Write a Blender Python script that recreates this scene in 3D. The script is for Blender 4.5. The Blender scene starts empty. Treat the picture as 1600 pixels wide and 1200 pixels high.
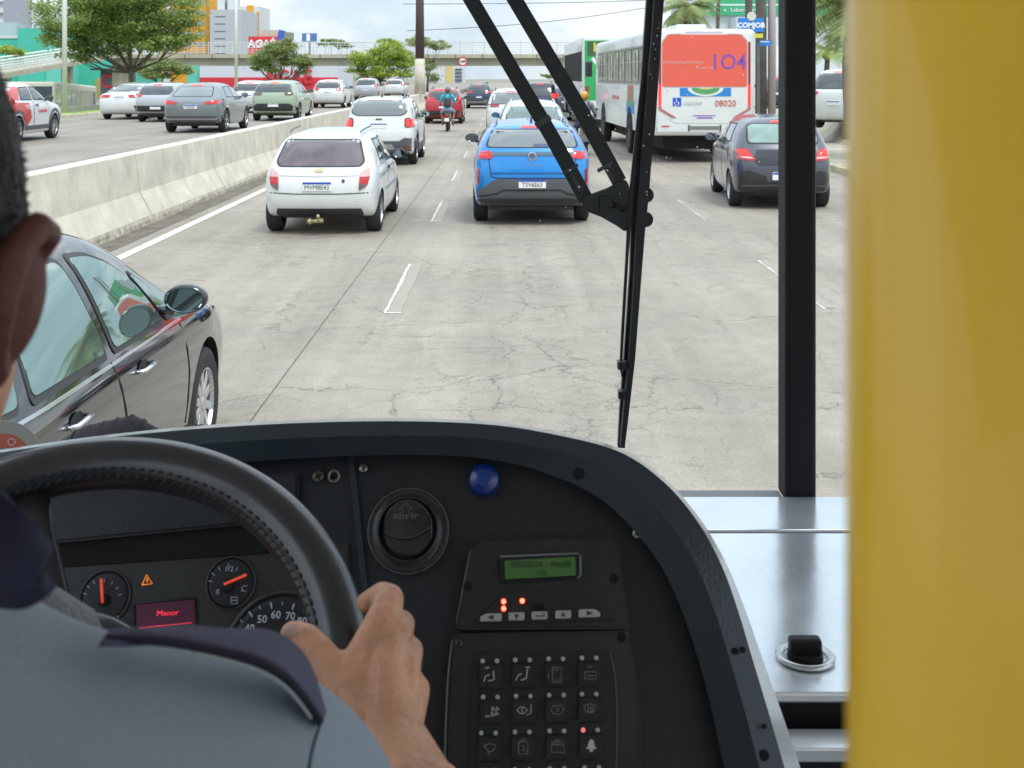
import bpy, bmesh, math, random
from mathutils import Vector, Matrix, Euler, noise as mnoise
from mathutils.bvhtree import BVHTree
from mathutils.geometry import delaunay_2d_cdt
PI = math.pi
S = bpy.context.scene
C = S.collection
random.seed(7)

# ------------------------------------------------------------------ camera
FPX, HX, HY, CH = 1850.0, 789.0, 120.0, 2.2     # focal length in photo pixels, vanishing point, eye height
cd = bpy.data.cameras.new('camera'); cam = bpy.data.objects.new('camera', cd); C.objects.link(cam)
cam.location = (0, 0, CH); cam.rotation_euler = (math.radians(90), 0, 0)
cd.sensor_width = 36; cd.lens = 36 * FPX / 1600
cd.shift_x = (800 - HX) / 1600; cd.shift_y = -(600 - HY) / 1600
cd.clip_start = 0.02; cd.clip_end = 3000
cd.dof.use_dof = True; cd.dof.focus_distance = 3.0; cd.dof.aperture_fstop = cd.lens / 2.5
S.camera = cam

# ------------------------------------------------------------------ sky and sun
SUN_EL, SUN_AZ = math.radians(58), math.radians(150)      # azimuth clockwise from +Y
w = bpy.data.worlds.new('World'); S.world = w; w.use_nodes = True
nt = w.node_tree; nt.nodes.clear(); N = nt.nodes.new; L = nt.links.new
out = N('ShaderNodeOutputWorld'); bg = N('ShaderNodeBackground'); bg.inputs['Strength'].default_value = 0.1
sky = N('ShaderNodeTexSky'); sky.sky_type = 'NISHITA'; sky.sun_disc = False
sky.sun_elevation = SUN_EL; sky.sun_rotation = SUN_AZ
tc = N('ShaderNodeTexCoord'); sep = N('ShaderNodeSeparateXYZ'); L(tc.outputs['Generated'], sep.inputs[0])
mp = N('ShaderNodeMapping'); mp.inputs['Scale'].default_value = (1.0, 1.0, 3.4); mp.inputs['Location'].default_value = (.35, .1, .2)
L(tc.outputs['Generated'], mp.inputs[0])
nz = N('ShaderNodeTexNoise'); nz.inputs['Scale'].default_value = 3.2; nz.inputs['Detail'].default_value = 7; nz.inputs['Roughness'].default_value = .55; nz.inputs['Distortion'].default_value = .4
L(mp.outputs[0], nz.inputs['Vector'])
rp = N('ShaderNodeValToRGB'); L(nz.outputs['Fac'], rp.inputs[0])
rp.color_ramp.elements[0].position = .36; rp.color_ramp.elements[0].color = (.46, .56, .67, 1)
rp.color_ramp.elements[1].position = .66; rp.color_ramp.elements[1].color = (.92, .94, .96, 1)
e = rp.color_ramp.elements.new(.5); e.color = (.60, .69, .78, 1)
# overcast skies brighten towards the zenith
mz = N('ShaderNodeMath'); mz.operation = 'MAXIMUM'; L(sep.outputs['Z'], mz.inputs[0]); mz.inputs[1].default_value = 0
ma = N('ShaderNodeMath'); ma.operation = 'MULTIPLY_ADD'; L(mz.outputs[0], ma.inputs[0]); ma.inputs[1].default_value = 12.5; ma.inputs[2].default_value = 9.5
vs = N('ShaderNodeVectorMath'); vs.operation = 'SCALE'; L(rp.outputs['Color'], vs.inputs[0]); L(ma.outputs[0], vs.inputs['Scale'])
mx = N('ShaderNodeMix'); mx.data_type = 'RGBA'; mx.inputs[0].default_value = .92
L(sky.outputs['Color'], mx.inputs[6]); L(vs.outputs[0], mx.inputs[7]); L(mx.outputs[2], bg.inputs['Color']); L(bg.outputs[0], out.inputs[0])
sl = bpy.data.lights.new('sun', 'SUN'); sl.energy = 1.5; sl.angle = math.radians(14); sl.color = (1, .96, .9)
so = bpy.data.objects.new('sun', sl); C.objects.link(so)
sd = Vector((math.sin(SUN_AZ) * math.cos(SUN_EL), math.cos(SUN_AZ) * math.cos(SUN_EL), math.sin(SUN_EL)))
so.rotation_euler = sd.to_track_quat('Z', 'Y').to_euler(); so.location = (0, 0, 60)
S.view_settings.view_transform = 'Standard'; S.view_settings.look = 'None'
S.view_settings.exposure = 0.4; S.view_settings.gamma = 1; S.view_settings.use_curve_mapping = False
S.render.engine = 'CYCLES'; S.cycles.use_denoising = True
S.cycles.max_bounces = 8; S.cycles.volume_bounces = 0; S.cycles.diffuse_bounces = 4; S.cycles.glossy_bounces = 4; S.cycles.transparent_max_bounces = 12
S.cycles.caustics_reflective = False; S.cycles.caustics_refractive = False; S.cycles.sample_clamp_indirect = 8

# ------------------------------------------------------------------ helpers
def W(px, py, z):                      # a point of the place measured from the photo at distance z
    return Vector(((px - HX) * z / FPX, z, CH - (py - HY) * z / FPX))
_m = {}
def mat(name, col, rough=.5, metal=0, coat=0, var=0, scale=6, bump=0, bscale=None, emit=0, ecol=None, spec=.5, sss=0, dirt=0, crough=.04):
    if name in _m: return _m[name]
    m = bpy.data.materials.new(name); m.use_nodes = True; _m[name] = m
    t = m.node_tree; b = t.nodes['Principled BSDF']
    b.inputs['Base Color'].default_value = (*col, 1); b.inputs['Roughness'].default_value = rough
    b.inputs['Metallic'].default_value = metal; b.inputs['Coat Weight'].default_value = coat
    b.inputs['Coat Roughness'].default_value = crough; b.inputs['Specular IOR Level'].default_value = spec
    if sss:
        b.inputs['Subsurface Weight'].default_value = sss; b.inputs['Subsurface Radius'].default_value = (.012, .004, .002); b.inputs['Subsurface Scale'].default_value = 1
    if emit:
        b.inputs['Emission Color'].default_value = (*(ecol or col), 1); b.inputs['Emission Strength'].default_value = emit
    if var or bump or dirt:
        tcn = t.nodes.new('ShaderNodeTexCoord')
    if var or dirt:
        n = t.nodes.new('ShaderNodeTexNoise'); n.inputs['Scale'].default_value = scale; n.inputs['Detail'].default_value = 6; n.inputs['Roughness'].default_value = .6
        t.links.new(tcn.outputs['Object'], n.inputs['Vector'])
        r = t.nodes.new('ShaderNodeMapRange'); r.inputs['From Min'].default_value = .3; r.inputs['From Max'].default_value = .7
        r.inputs['To Min'].default_value = 1 - var; r.inputs['To Max'].default_value = 1 + var
        t.links.new(n.outputs['Fac'], r.inputs['Value'])
        v = t.nodes.new('ShaderNodeVectorMath'); v.operation = 'SCALE'; v.inputs[0].default_value = col
        t.links.new(r.outputs[0], v.inputs['Scale']); t.links.new(v.outputs[0], b.inputs['Base Color'])
        r2 = t.nodes.new('ShaderNodeMapRange'); r2.inputs['From Min'].default_value = .3; r2.inputs['From Max'].default_value = .7
        r2.inputs['To Min'].default_value = max(0, rough - var * .3); r2.inputs['To Max'].default_value = min(1, rough + var * .3)
        t.links.new(n.outputs['Fac'], r2.inputs['Value']); t.links.new(r2.outputs[0], b.inputs['Roughness'])
    if bump:
        n2 = t.nodes.new('ShaderNodeTexNoise'); n2.inputs['Scale'].default_value = bscale or scale * 4; n2.inputs['Detail'].default_value = 4
        t.links.new(tcn.outputs['Object'], n2.inputs['Vector'])
        bp = t.nodes.new('ShaderNodeBump'); bp.inputs['Strength'].default_value = bump; bp.inputs['Distance'].default_value = .01
        t.links.new(n2.outputs['Fac'], bp.inputs['Height']); t.links.new(bp.outputs[0], b.inputs['Normal'])
    return m

def meta(o, label=None, cat=None, group=None, kind=None):
    if label: o['label'] = label
    if cat: o['category'] = cat
    if group: o['group'] = group
    if kind: o['kind'] = kind
    return o
def empty(name, loc, label, cat, group=None, rz=0, rx=0):
    o = bpy.data.objects.new(name, None); C.objects.link(o); o.location = loc; o.rotation_euler = (rx, 0, rz)
    o.empty_display_size = .1
    return meta(o, label, cat, group)
def link(name, me, m=None, parent=None, loc=None, smooth=False):
    o = bpy.data.objects.new(name, me); C.objects.link(o)
    if m is not None:
        for mm in (m if isinstance(m, (list, tuple)) else [m]): me.materials.append(mm)
    if parent is not None: o.parent = parent
    if loc is not None: o.location = loc
    if smooth: me.shade_smooth()
    return o
def bobj(name, bm, m=None, parent=None, loc=None, smooth=False, recalc=True):
    if recalc: bmesh.ops.recalc_face_normals(bm, faces=bm.faces[:])
    me = bpy.data.meshes.new(name); bm.to_mesh(me); bm.free()
    return link(name, me, m, parent, loc, smooth)
def pobj(name, vs, fs, m=None, parent=None, smooth=False, recalc=False):
    me = bpy.data.meshes.new(name); me.from_pydata([tuple(v) for v in vs], [], fs)
    if recalc:
        bm = bmesh.new(); bm.from_mesh(me); bmesh.ops.recalc_face_normals(bm, faces=bm.faces[:]); bm.to_mesh(me); bm.free()
    me.update()
    return link(name, me, m, parent, None, smooth)
def box(bm, x0, x1, y0, y1, z0, z1, bev=0, M=None):
    r = bmesh.ops.create_cube(bm, size=1); vs = r['verts']
    bmesh.ops.scale(bm, vec=(x1 - x0, y1 - y0, z1 - z0), verts=vs)
    bmesh.ops.translate(bm, vec=((x0 + x1) / 2, (y0 + y1) / 2, (z0 + z1) / 2), verts=vs)
    if bev:
        es = list({e for v in vs for e in v.link_edges})
        r2 = bmesh.ops.bevel(bm, geom=es, offset=bev, segments=2, affect='EDGES', profile=.5)
        vs = list({v for f in r2['faces'] for v in f.verts} | {v for v in vs if v.is_valid})
    if M is not None: bmesh.ops.transform(bm, matrix=M, verts=vs)
    return vs
def boxo(name, x0, x1, y0, y1, z0, z1, m, parent=None, bev=0):
    bm = bmesh.new(); box(bm, x0, x1, y0, y1, z0, z1, bev); return bobj(name, bm, m, parent)
def tube(bm, pts, rads, seg=8, cap=True, closed=False, flat=1.0, up=None):
    pts = [Vector(p) for p in pts]; n = len(pts)
    if not isinstance(rads, (list, tuple)): rads = [rads] * n
    rings = []; prev = None
    for i, p in enumerate(pts):
        if closed: t = pts[(i + 1) % n] - pts[i - 1]
        else: t = pts[min(i + 1, n - 1)] - pts[max(i - 1, 0)]
        t.normalize()
        if prev is None:
            a = Vector(up) if up else (Vector((0, 0, 1)) if abs(t.z) < .9 else Vector((1, 0, 0)))
        else: a = prev
        b = t.cross(a).normalized(); a = b.cross(t).normalized(); prev = a
        rings.append([bm.verts.new(p + (a * math.cos(2 * PI * k / seg) * flat + b * math.sin(2 * PI * k / seg)) * rads[i]) for k in range(seg)])
    rng = range(n) if closed else range(n - 1)
    for i in rng:
        A, B = rings[i], rings[(i + 1) % n]
        for k in range(seg): bm.faces.new((A[k], A[(k + 1) % seg], B[(k + 1) % seg], B[k]))
    if cap and not closed:
        bm.faces.new(rings[0][::-1]); bm.faces.new(rings[-1])
    return rings
def lathe(bm, prof, seg=24, axis='Z', c=(0, 0, 0), M=None):
    """prof: list of (radius, height)"""
    rings = []
    for r, h in prof:
        if r < 1e-6: rings.append([bm.verts.new((0, 0, h))])
        else: rings.append([bm.verts.new((r * math.cos(2 * PI * k / seg), r * math.sin(2 * PI * k / seg), h)) for k in range(seg)])
    for A, B in zip(rings, rings[1:]):
        for k in range(seg):
            if len(A) == 1 and len(B) == 1: continue
            if len(A) == 1: bm.faces.new((A[0], B[(k + 1) % seg], B[k]))
            elif len(B) == 1: bm.faces.new((A[k], A[(k + 1) % seg], B[0]))
            else: bm.faces.new((A[k], A[(k + 1) % seg], B[(k + 1) % seg], B[k]))
    vs = [v for r in rings for v in r]
    if axis == 'X': bmesh.ops.rotate(bm, verts=vs, matrix=Matrix.Rotation(PI / 2, 3, 'Y'), cent=(0, 0, 0))
    if axis == 'Y': bmesh.ops.rotate(bm, verts=vs, matrix=Matrix.Rotation(PI / 2, 3, 'X'), cent=(0, 0, 0))
    if M is not None: bmesh.ops.transform(bm, matrix=M, verts=vs)
    bmesh.ops.translate(bm, vec=c, verts=vs)
    return vs
def prism(bm, poly3, d):
    """a slab from a planar polygon (3-D points) extruded by the vector d"""
    a = [bm.verts.new(p) for p in poly3]; b = [bm.verts.new(Vector(p) + Vector(d)) for p in poly3]
    n = len(a); bm.faces.new(a); bm.faces.new(b[::-1])
    for i in range(n): bm.faces.new((a[i], b[i], b[(i + 1) % n], a[(i + 1) % n]))
def rpoly(poly, r, seg=4):
    """round the corners of a 2-D polygon"""
    o = []; n = len(poly)
    for i in range(n):
        p0, p, p1 = Vector(poly[i - 1]), Vector(poly[i]), Vector(poly[(i + 1) % n])
        a, b = p0 - p, p1 - p
        rr = min(r, a.length * .45, b.length * .45)
        A, B = p + a.normalized() * rr, p + b.normalized() * rr
        for k in range(seg + 1):
            t = k / seg; o.append(tuple(A * (1 - t) ** 2 + p * 2 * t * (1 - t) + B * t * t))
    return o
def ellipse(cx, cy, rx, ry, n=24, a0=0):
    return [(cx + rx * math.cos(2 * PI * k / n + a0), cy + ry * math.sin(2 * PI * k / n + a0)) for k in range(n)]
def text_mesh(name, s, size, Mx, m, parent=None, extrude=.0008, align='CENTER', sx=1.0, bold=0):
    cu = bpy.data.curves.new(name, 'FONT'); cu.body = s; cu.size = size; cu.extrude = extrude; cu.offset = bold
    cu.align_x = align; cu.align_y = 'CENTER'; cu.resolution_u = 2
    to = bpy.data.objects.new(name + '_c', cu); C.objects.link(to)
    bpy.context.view_layer.update()
    me = bpy.data.meshes.new_from_object(to); bpy.data.objects.remove(to)
    me.transform(Mx @ Matrix.Diagonal((sx, 1, 1, 1)))
    me.name = name
    return link(name, me, m, parent)
FACE_BACK = Matrix.Rotation(PI / 2, 4, 'X')      # letters standing up, read from behind (facing -Y)

def evaluated(o):
    dg = bpy.context.evaluated_depsgraph_get(); dg.update()
    me = bpy.data.meshes.new_from_object(o.evaluated_get(dg)); return me
def capsule(bm, p0, r0, p1, r1, seg=14, flat=1.0, up=None):
    p0, p1 = Vector(p0), Vector(p1); d = p1 - p0; n = d.normalized() if d.length > 1e-6 else Vector((0, 0, 1))
    pts, rr = [], []
    for k in range(5):
        a = PI / 2 * (1 - k / 4 * .999); pts.append(p0 - n * r0 * math.sin(a)); rr.append(max(r0 * math.cos(a), 1e-4))
    for k in range(5):
        a = PI / 2 * k / 4 * .999; pts.append(p1 + n * r1 * math.sin(a)); rr.append(max(r1 * math.cos(a), 1e-4))
    # consistent frame along the straight axis
    a = Vector(up) if up else (Vector((0, 0, 1)) if abs(n.z) < .9 else Vector((1, 0, 0)))
    b = n.cross(a).normalized(); a = b.cross(n).normalized(); rings = []
    for p, r in zip(pts, rr):
        rings.append([bm.verts.new(p + (a * math.cos(2 * PI * k / seg) * flat + b * math.sin(2 * PI * k / seg)) * r) for k in range(seg)])
    for A, B in zip(rings, rings[1:]):
        for k in range(seg): bm.faces.new((A[k], A[(k + 1) % seg], B[(k + 1) % seg], B[k]))
    bm.faces.new(rings[0][::-1]); bm.faces.new(rings[-1])
def ellipsoid(bm, c, r, M=None):
    v = bmesh.ops.create_icosphere(bm, subdivisions=3, radius=1)['verts']
    bmesh.ops.scale(bm, vec=r, verts=v)
    if M is not None: bmesh.ops.transform(bm, matrix=M, verts=v)
    bmesh.ops.translate(bm, vec=c, verts=v)
def fuse(name, bm, voxel, smooth_it, m, parent=None, fac=.5):
    """one continuous skin around overlapping volumes"""
    bmesh.ops.recalc_face_normals(bm, faces=bm.faces[:])
    me = bpy.data.meshes.new(name); bm.to_mesh(me); bm.free()
    o = bpy.data.objects.new(name, me); C.objects.link(o)
    r = o.modifiers.new('r', 'REMESH'); r.mode = 'VOXEL'; r.voxel_size = voxel
    s = o.modifiers.new('s', 'SMOOTH'); s.iterations = smooth_it; s.factor = fac
    me2 = evaluated(o); bpy.data.objects.remove(o)
    me2.name = name; me2.materials.clear()
    return link(name, me2, m, parent, None, True)

# patches that hug a surface -------------------------------------------------
def patch(bvh, poly, axis, off, name, m, parent, step=.09, depth=.02, side=1, maxd=None, smooth=True):
    """poly: 2-D outline; axis 'Y' = seen from behind (x,z); axis 'X' = seen from a side (y,z); lays a plate on the body"""
    n = len(poly); vs = [Vector(p) for p in poly]
    # subdivide the outline
    ov = []
    for i in range(n):
        a, b = vs[i], vs[(i + 1) % n]; k = max(1, int((b - a).length / step))
        for j in range(k): ov.append(a.lerp(b, j / k))
    xs = [v.x for v in ov]; ys = [v.y for v in ov]
    pts = list(ov); es = [(i, (i + 1) % len(ov)) for i in range(len(ov))]
    def inside(x, y):
        c = False; k = len(ov)
        for i in range(k):
            a, b = ov[i], ov[i - 1]
            if (a.y > y) != (b.y > y) and x < (b.x - a.x) * (y - a.y) / (b.y - a.y) + a.x: c = not c
        return c
    x = min(xs) + step * .5
    while x < max(xs):
        y = min(ys) + step * .5
        while y < max(ys):
            if inside(x, y) and min((Vector((x, y)) - o).length for o in ov) > step * .35: pts.append(Vector((x, y)))
            y += step
        x += step
    rv, re_, rf, *_ = delaunay_2d_cdt(pts, es, [list(range(len(ov)))], 1, 1e-5)
    bm = bmesh.new(); out = []; last = None
    for p in rv:
        if axis == 'Y': o, d = Vector((p.x, -6, p.y)), Vector((0, 1, 0))
        elif axis == 'X': o, d = Vector((6 * side, p.x, p.y)), Vector((-side, 0, 0))
        else: o, d = Vector((p.x, p.y, 9)), Vector((0, 0, -1))
        h, nn, _, _ = bvh.ray_cast(o, d)
        if h is None: h = None
        out.append((h, d))
    good = [h for h, d in out if h is not None]
    if not good: bm.free(); return None
    ax = 1 if axis == 'Y' else 0 if axis == 'X' else 2
    for i, (h, d) in enumerate(out):
        if h is None:
            p = rv[i]
            near = min(good, key=lambda g: ((g.x if axis != 'X' else g.y) - p.x) ** 2 + ((g.z if axis != 'Z' else g.y) - p.y) ** 2)
            h = Vector((p.x, near.y, p.y)) if axis == 'Y' else Vector((near.x, p.x, p.y)) if axis == 'X' else Vector((p.x, p.y, near.z))
        bm.verts.new(h - d * off)
    bm.verts.ensure_lookup_table()
    for f in rf:
        try: bm.faces.new([bm.verts[i] for i in f])
        except ValueError: pass
    d = out[0][1]
    bmesh.ops.recalc_face_normals(bm, faces=bm.faces[:])
    if bm.faces and sum((f.normal.dot(d) for f in bm.faces)) > 0: bmesh.ops.reverse_faces(bm, faces=bm.faces[:])
    be = [e for e in bm.edges if e.is_boundary]
    r = bmesh.ops.extrude_edge_only(bm, edges=be)
    nv = [g for g in r['geom'] if isinstance(g, bmesh.types.BMVert)]
    bmesh.ops.translate(bm, vec=d * depth, verts=nv)
    o = bobj(name, bm, m, parent, recalc=False)
    if smooth:
        for p in o.data.polygons: p.use_smooth = True
        o.data.set_sharp_from_angle(angle=math.radians(50))
    return o
def hit(bvh, x, z, axis='Y', side=1):
    if axis == 'Y': h = bvh.ray_cast(Vector((x, -6, z)), Vector((0, 1, 0)))[0]; return h.y if h else 0
    h = bvh.ray_cast(Vector((6 * side, x, z)), Vector((-side, 0, 0)))[0]; return h.x if h else 0
# ------------------------------------------------------------------ materials
ASPH = bpy.data.materials.new('worn_asphalt'); ASPH.use_nodes = True
def asphalt(m, base, seed=0.0, crack=1.0, band=.1):
    t = m.node_tree; b = t.nodes['Principled BSDF']; N = t.nodes.new; L = t.links.new
    tc = N('ShaderNodeTexCoord'); mp = N('ShaderNodeMapping'); mp.inputs['Location'].default_value = (seed, seed * 2, 0); L(tc.outputs['Object'], mp.inputs[0])
    def noise(scale, det=5, vec=None, rough=.6):
        n = N('ShaderNodeTexNoise'); n.inputs['Scale'].default_value = scale; n.inputs['Detail'].default_value = det; n.inputs['Roughness'].default_value = rough
        L(vec or mp.outputs[0], n.inputs['Vector']); return n
    def mr(src, a, b_, c, d):
        r = N('ShaderNodeMapRange'); r.inputs['From Min'].default_value = a; r.inputs['From Max'].default_value = b_; r.inputs['To Min'].default_value = c; r.inputs['To Max'].default_value = d
        L(src, r.inputs['Value']); return r.outputs[0]
    def mul(a, b_):
        r = N('ShaderNodeMath'); r.operation = 'MULTIPLY'; L(a, r.inputs[0]); L(b_, r.inputs[1]); return r.outputs[0]
    big = mr(noise(.45, 4).outputs['Fac'], .3, .7, .86, 1.12)
    mid = mr(noise(5, 6).outputs['Fac'], .3, .7, .9, 1.1)
    fine = mr(noise(48, 3, rough=.85).outputs['Fac'], .25, .75, .70, 1.28)
    ms = N('ShaderNodeMapping'); ms.inputs['Scale'].default_value = (1, .035, 1); L(tc.outputs['Object'], ms.inputs[0])
    streak = mr(noise(1.6, 6, ms.outputs[0]).outputs['Fac'], .3, .7, .78, 1.12)
    # cracks: warped cells, only in worn areas
    wv = N('ShaderNodeVectorMath'); wv.operation = 'SCALE'; wv.inputs['Scale'].default_value = .5
    wn = noise(1.7, 8, rough=.7); L(wn.outputs['Color'], wv.inputs[0])
    ad = N('ShaderNodeVectorMath'); ad.operation = 'ADD'; L(mp.outputs[0], ad.inputs[0]); L(wv.outputs[0], ad.inputs[1])
    cr = None
    for sc, th in ((.55, .0045), (1.3, .008), (3.2, .016)):
        v = N('ShaderNodeTexVoronoi'); v.feature = 'DISTANCE_TO_EDGE'; v.inputs['Scale'].default_value = sc; L(ad.outputs[0], v.inputs['Vector'])
        k = mr(v.outputs['Distance'], th * .3, th, 1 - (.50 if sc < 3 else .28) * crack, 1.0)
        mk = mr(noise(.5 if sc < 1 else .35, 4).outputs['Fac'], .42 if sc < 1 else .44, .54 if sc < 1 else .57, 0, 1)
        if crack > .5:          # alligator cracking along the wheel path of the middle lane
            sx = N('ShaderNodeSeparateXYZ'); L(tc.outputs['Object'], sx.inputs[0]); a1 = N('ShaderNodeMath'); a1.operation = 'SUBTRACT'; L(sx.outputs['X'], a1.inputs[0]); a1.inputs[1].default_value = band
            a2 = N('ShaderNodeMath'); a2.operation = 'ABSOLUTE'; L(a1.outputs[0], a2.inputs[0])
            bd = mul(mr(a2.outputs[0], .35, .95, 1, 0), mr(noise(.8, 3).outputs['Fac'], .36, .5, 0, 1)); mxx = N('ShaderNodeMath'); mxx.operation = 'MAXIMUM'; L(mk, mxx.inputs[0]); L(bd, mxx.inputs[1]); mk = mxx.outputs[0]
        mm = N('ShaderNodeMix'); mm.inputs[2].default_value = 1; L(mk, mm.inputs[0]); L(k, mm.inputs[3])
        cr = mm.outputs[0] if cr is None else mul(cr, mm.outputs[0])
    allf = mul(mul(mul(big, mid), mul(fine, streak)), cr)
    hue = N('ShaderNodeMix'); hue.data_type = 'RGBA'; L(noise(1.1, 4).outputs['Fac'], hue.inputs[0])
    hue.inputs[6].default_value = (base[0] * 1.03, base[1], base[2] * .96, 1); hue.inputs[7].default_value = (base[0] * .97, base[1], base[2] * 1.05, 1)
    vs = N('ShaderNodeVectorMath'); vs.operation = 'SCALE'; L(hue.outputs[2], vs.inputs[0]); L(allf, vs.inputs['Scale']); L(vs.outputs[0], b.inputs['Base Color'])
    b.inputs['Roughness'].default_value = .72
    bp = N('ShaderNodeBump'); bp.inputs['Strength'].default_value = .5; bp.inputs['Distance'].default_value = .008; L(mul(fine, cr), bp.inputs['Height']); L(bp.outputs[0], b.inputs['Normal'])
asphalt(ASPH, (.328, .289, .240))
ASPH2 = bpy.data.materials.new('worn_asphalt_far_side'); ASPH2.use_nodes = True; asphalt(ASPH2, (.295, .258, .22), 31, .3)
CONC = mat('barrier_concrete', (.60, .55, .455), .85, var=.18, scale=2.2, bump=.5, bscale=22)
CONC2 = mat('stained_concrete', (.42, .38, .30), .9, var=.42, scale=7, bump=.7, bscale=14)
DIRT = mat('gutter_dirt', (.15, .13, .105), .95, var=.45, scale=3, bump=.8, bscale=9)
PAINT = mat('road_paint', (.62, .60, .55), .75, var=.35, scale=14)
PAINTW = mat('worn_road_paint', (.335, .30, .25), .75, var=.15, scale=30)
GRASS = mat('verge_grass', (.24, .34, .07), .9, var=.4, scale=1.5, bump=.6)
SOIL = mat('ground_soil', (.24, .22, .17), .95, var=.25, scale=.3)
RUB = mat('tyre_rubber', (.022, .021, .021), .75, var=.3, scale=9)
RIM = mat('alloy_rim', (.55, .56, .58), .3, metal=.85)
STEELR = mat('dark_rim', (.10, .10, .11), .45, metal=.5)
BLKP = mat('black_plastic_trim', (.035, .036, .038), .55, var=.2, scale=8)
GLS = mat('tinted_car_glass', (.018, .024, .027), .03, spec=.9, coat=1)
GLSL = mat('pale_car_glass', (.12, .18, .17), .05, spec=.9, coat=1)
GLSM = mat('mauve_car_glass', (.085, .055, .065), .06, spec=.8, coat=1, var=.5, scale=2.2)
SEDG = mat('sedan_glass', (.27, .38, .35), .02, metal=.8, spec=1)
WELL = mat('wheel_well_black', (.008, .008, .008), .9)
RED = mat('tail_lamp_red', (.42, .010, .016), .12, coat=1, var=.4, scale=26, emit=.10, ecol=(1, .03, .03))
REDL = mat('lit_brake_lamp', (.8, .03, .03), .2, emit=.75, ecol=(1, .05, .04))
REDD = mat('unlit_tail_lamp', (.30, .02, .025), .15, coat=1)
LAMPW = mat('clear_lamp', (.55, .52, .50), .12, coat=1)
PLW = mat('plate_white', (.80, .81, .80), .45)
PLB = mat('plate_blue', (.03, .08, .42), .4)
PLK = mat('plate_letters', (.03, .03, .035), .5)
CHR = mat('chrome', (.75, .76, .78), .12, metal=1)
MIRG = mat('mirror_glass', (.30, .36, .38), .03, metal=1)

# ------------------------------------------------------------------ the ground and roads
def sheet(name, x0, x1, y0, y1, z, m, kind='structure', parent=None, nx=1, ny=1):
    vs = [(x0 + (x1 - x0) * i / nx, y0 + (y1 - y0) * j / ny, z) for j in range(ny + 1) for i in range(nx + 1)]
    fs = [(j * (nx + 1) + i, j * (nx + 1) + i + 1, (j + 1) * (nx + 1) + i + 1, (j + 1) * (nx + 1) + i) for j in range(ny) for i in range(nx)]
    o = pobj(name, vs, fs, m, parent)
    if kind and parent is None: o['kind'] = kind
    return o
sheet('ground', -900, 900, -60, 1800, -1.5, SOIL)
meta(boxo('road', -5.62, 7.6, -20, 420, -1.49, 0, ASPH), kind='structure')
meta(boxo('far_carriageway', -18.2, -5.9, -20, 420, -1.49, .5, ASPH2), kind='structure')
sheet('gutter', -5.29, -4.95, -10, 120, .004, DIRT, ny=1)
# right-hand bank, kerb and pavement
meta(boxo('kerb', 7.603, 7.78, -20, 300, -1.4, .14, mat('kerb_yellowish', (.46, .42, .28), .85, var=.3, scale=3)), kind='structure')
vs = [(7.78, -20, .12), (10.2, -20, .16), (10.8, -20, .7), (60, -20, .8)]
pv = []; ys = [-20, 20, 60, 140, 300]
for y in ys:
    for (x, _, z) in vs: pv.append((x, y, z))
pobj('pavement', pv, [(j * 4 + i, j * 4 + i + 1, (j + 1) * 4 + i + 1, (j + 1) * 4 + i) for j in range(4) for i in range(3)], mat('pavement_concrete', (.42, .39, .31), .9, var=.25, scale=1.2))['kind'] = 'structure'
# left verge
meta(boxo('verge_kerb', -18.4, -18.203, 20, 300, -1.4, .62, CONC), kind='structure')
gb = bmesh.new()
gx, gy = 14, 60
gv = [[gb.verts.new((-18.41 - 5.2 * i / gx, 30 + 110 * j / gy, .55 + .12 * math.sin(i * .8) * random.uniform(.5, 1) - (1.9 * (i / gx) ** 3))) for i in range(gx + 1)] for j in range(gy + 1)]
for j in range(gy):
    for i in range(gx): gb.faces.new((gv[j][i], gv[j + 1][i], gv[j + 1][i + 1], gv[j][i + 1]))
bobj('verge', gb, GRASS)['kind'] = 'structure'
# grass blades on the verge
gb = bmesh.new(); rnd = random.Random(3)
for _ in range(9000):
    x = -18.5 - 3.6 * rnd.random(); y = 44 + 42 * rnd.random(); h = rnd.uniform(.05, .16); a = rnd.uniform(0, PI); dx, dy = .035 * math.cos(a), .035 * math.sin(a)
    z = .52 - 1.9 * ((-18.41 - x) / 5.2) ** 3
    gb.faces.new([gb.verts.new(p) for p in ((x - dx, y - dy, z), (x + dx, y + dy, z), (x + rnd.uniform(-.05, .05), y, z + h))])
bobj('grass', gb, GRASS, recalc=False)['kind'] = 'stuff'
# markings
meta(sheet('edge_line', -4.75, -4.6, 4, 110, .006, PAINT), kind='structure')
def dash(x, y0, y1, wdt, clear):
    bm = bmesh.new()
    def strip(xa, xb, ya, yb, z=.004):
        n = max(2, int((yb - ya) / .12)); L_, R_ = [], []
        for k in range(n + 1):
            y = ya + (yb - ya) * k / n
            L_.append(bm.verts.new((xa + random.uniform(-.006, .006), y, z))); R_.append(bm.verts.new((xb + random.uniform(-.008, .008), y, z)))
        for k in range(n): bm.faces.new((L_[k], R_[k], R_[k + 1], L_[k + 1]))
    strip(x, x + wdt * .18, y0, y1)
    if clear: strip(x + wdt * .22, x + wdt, y0, y0 + .05, .0045)
    o = bobj('lane_dash', bm, PAINT); o['kind'] = 'structure'
    bm = bmesh.new(); strip(x + wdt * .22, x + wdt, y0 + .05, y1, .0042)
    o = bobj('worn_lane_dash', bm, PAINTW); o['kind'] = 'structure'
for k in range(9):
    dash(-1.13, 11 + 7 * k, 13.9 + 7 * k, .16, True)
    dash(3.02 + .05 * (k % 2), 11.2 + 7 * k, 14.2 + 7 * k, .12, False)
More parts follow.
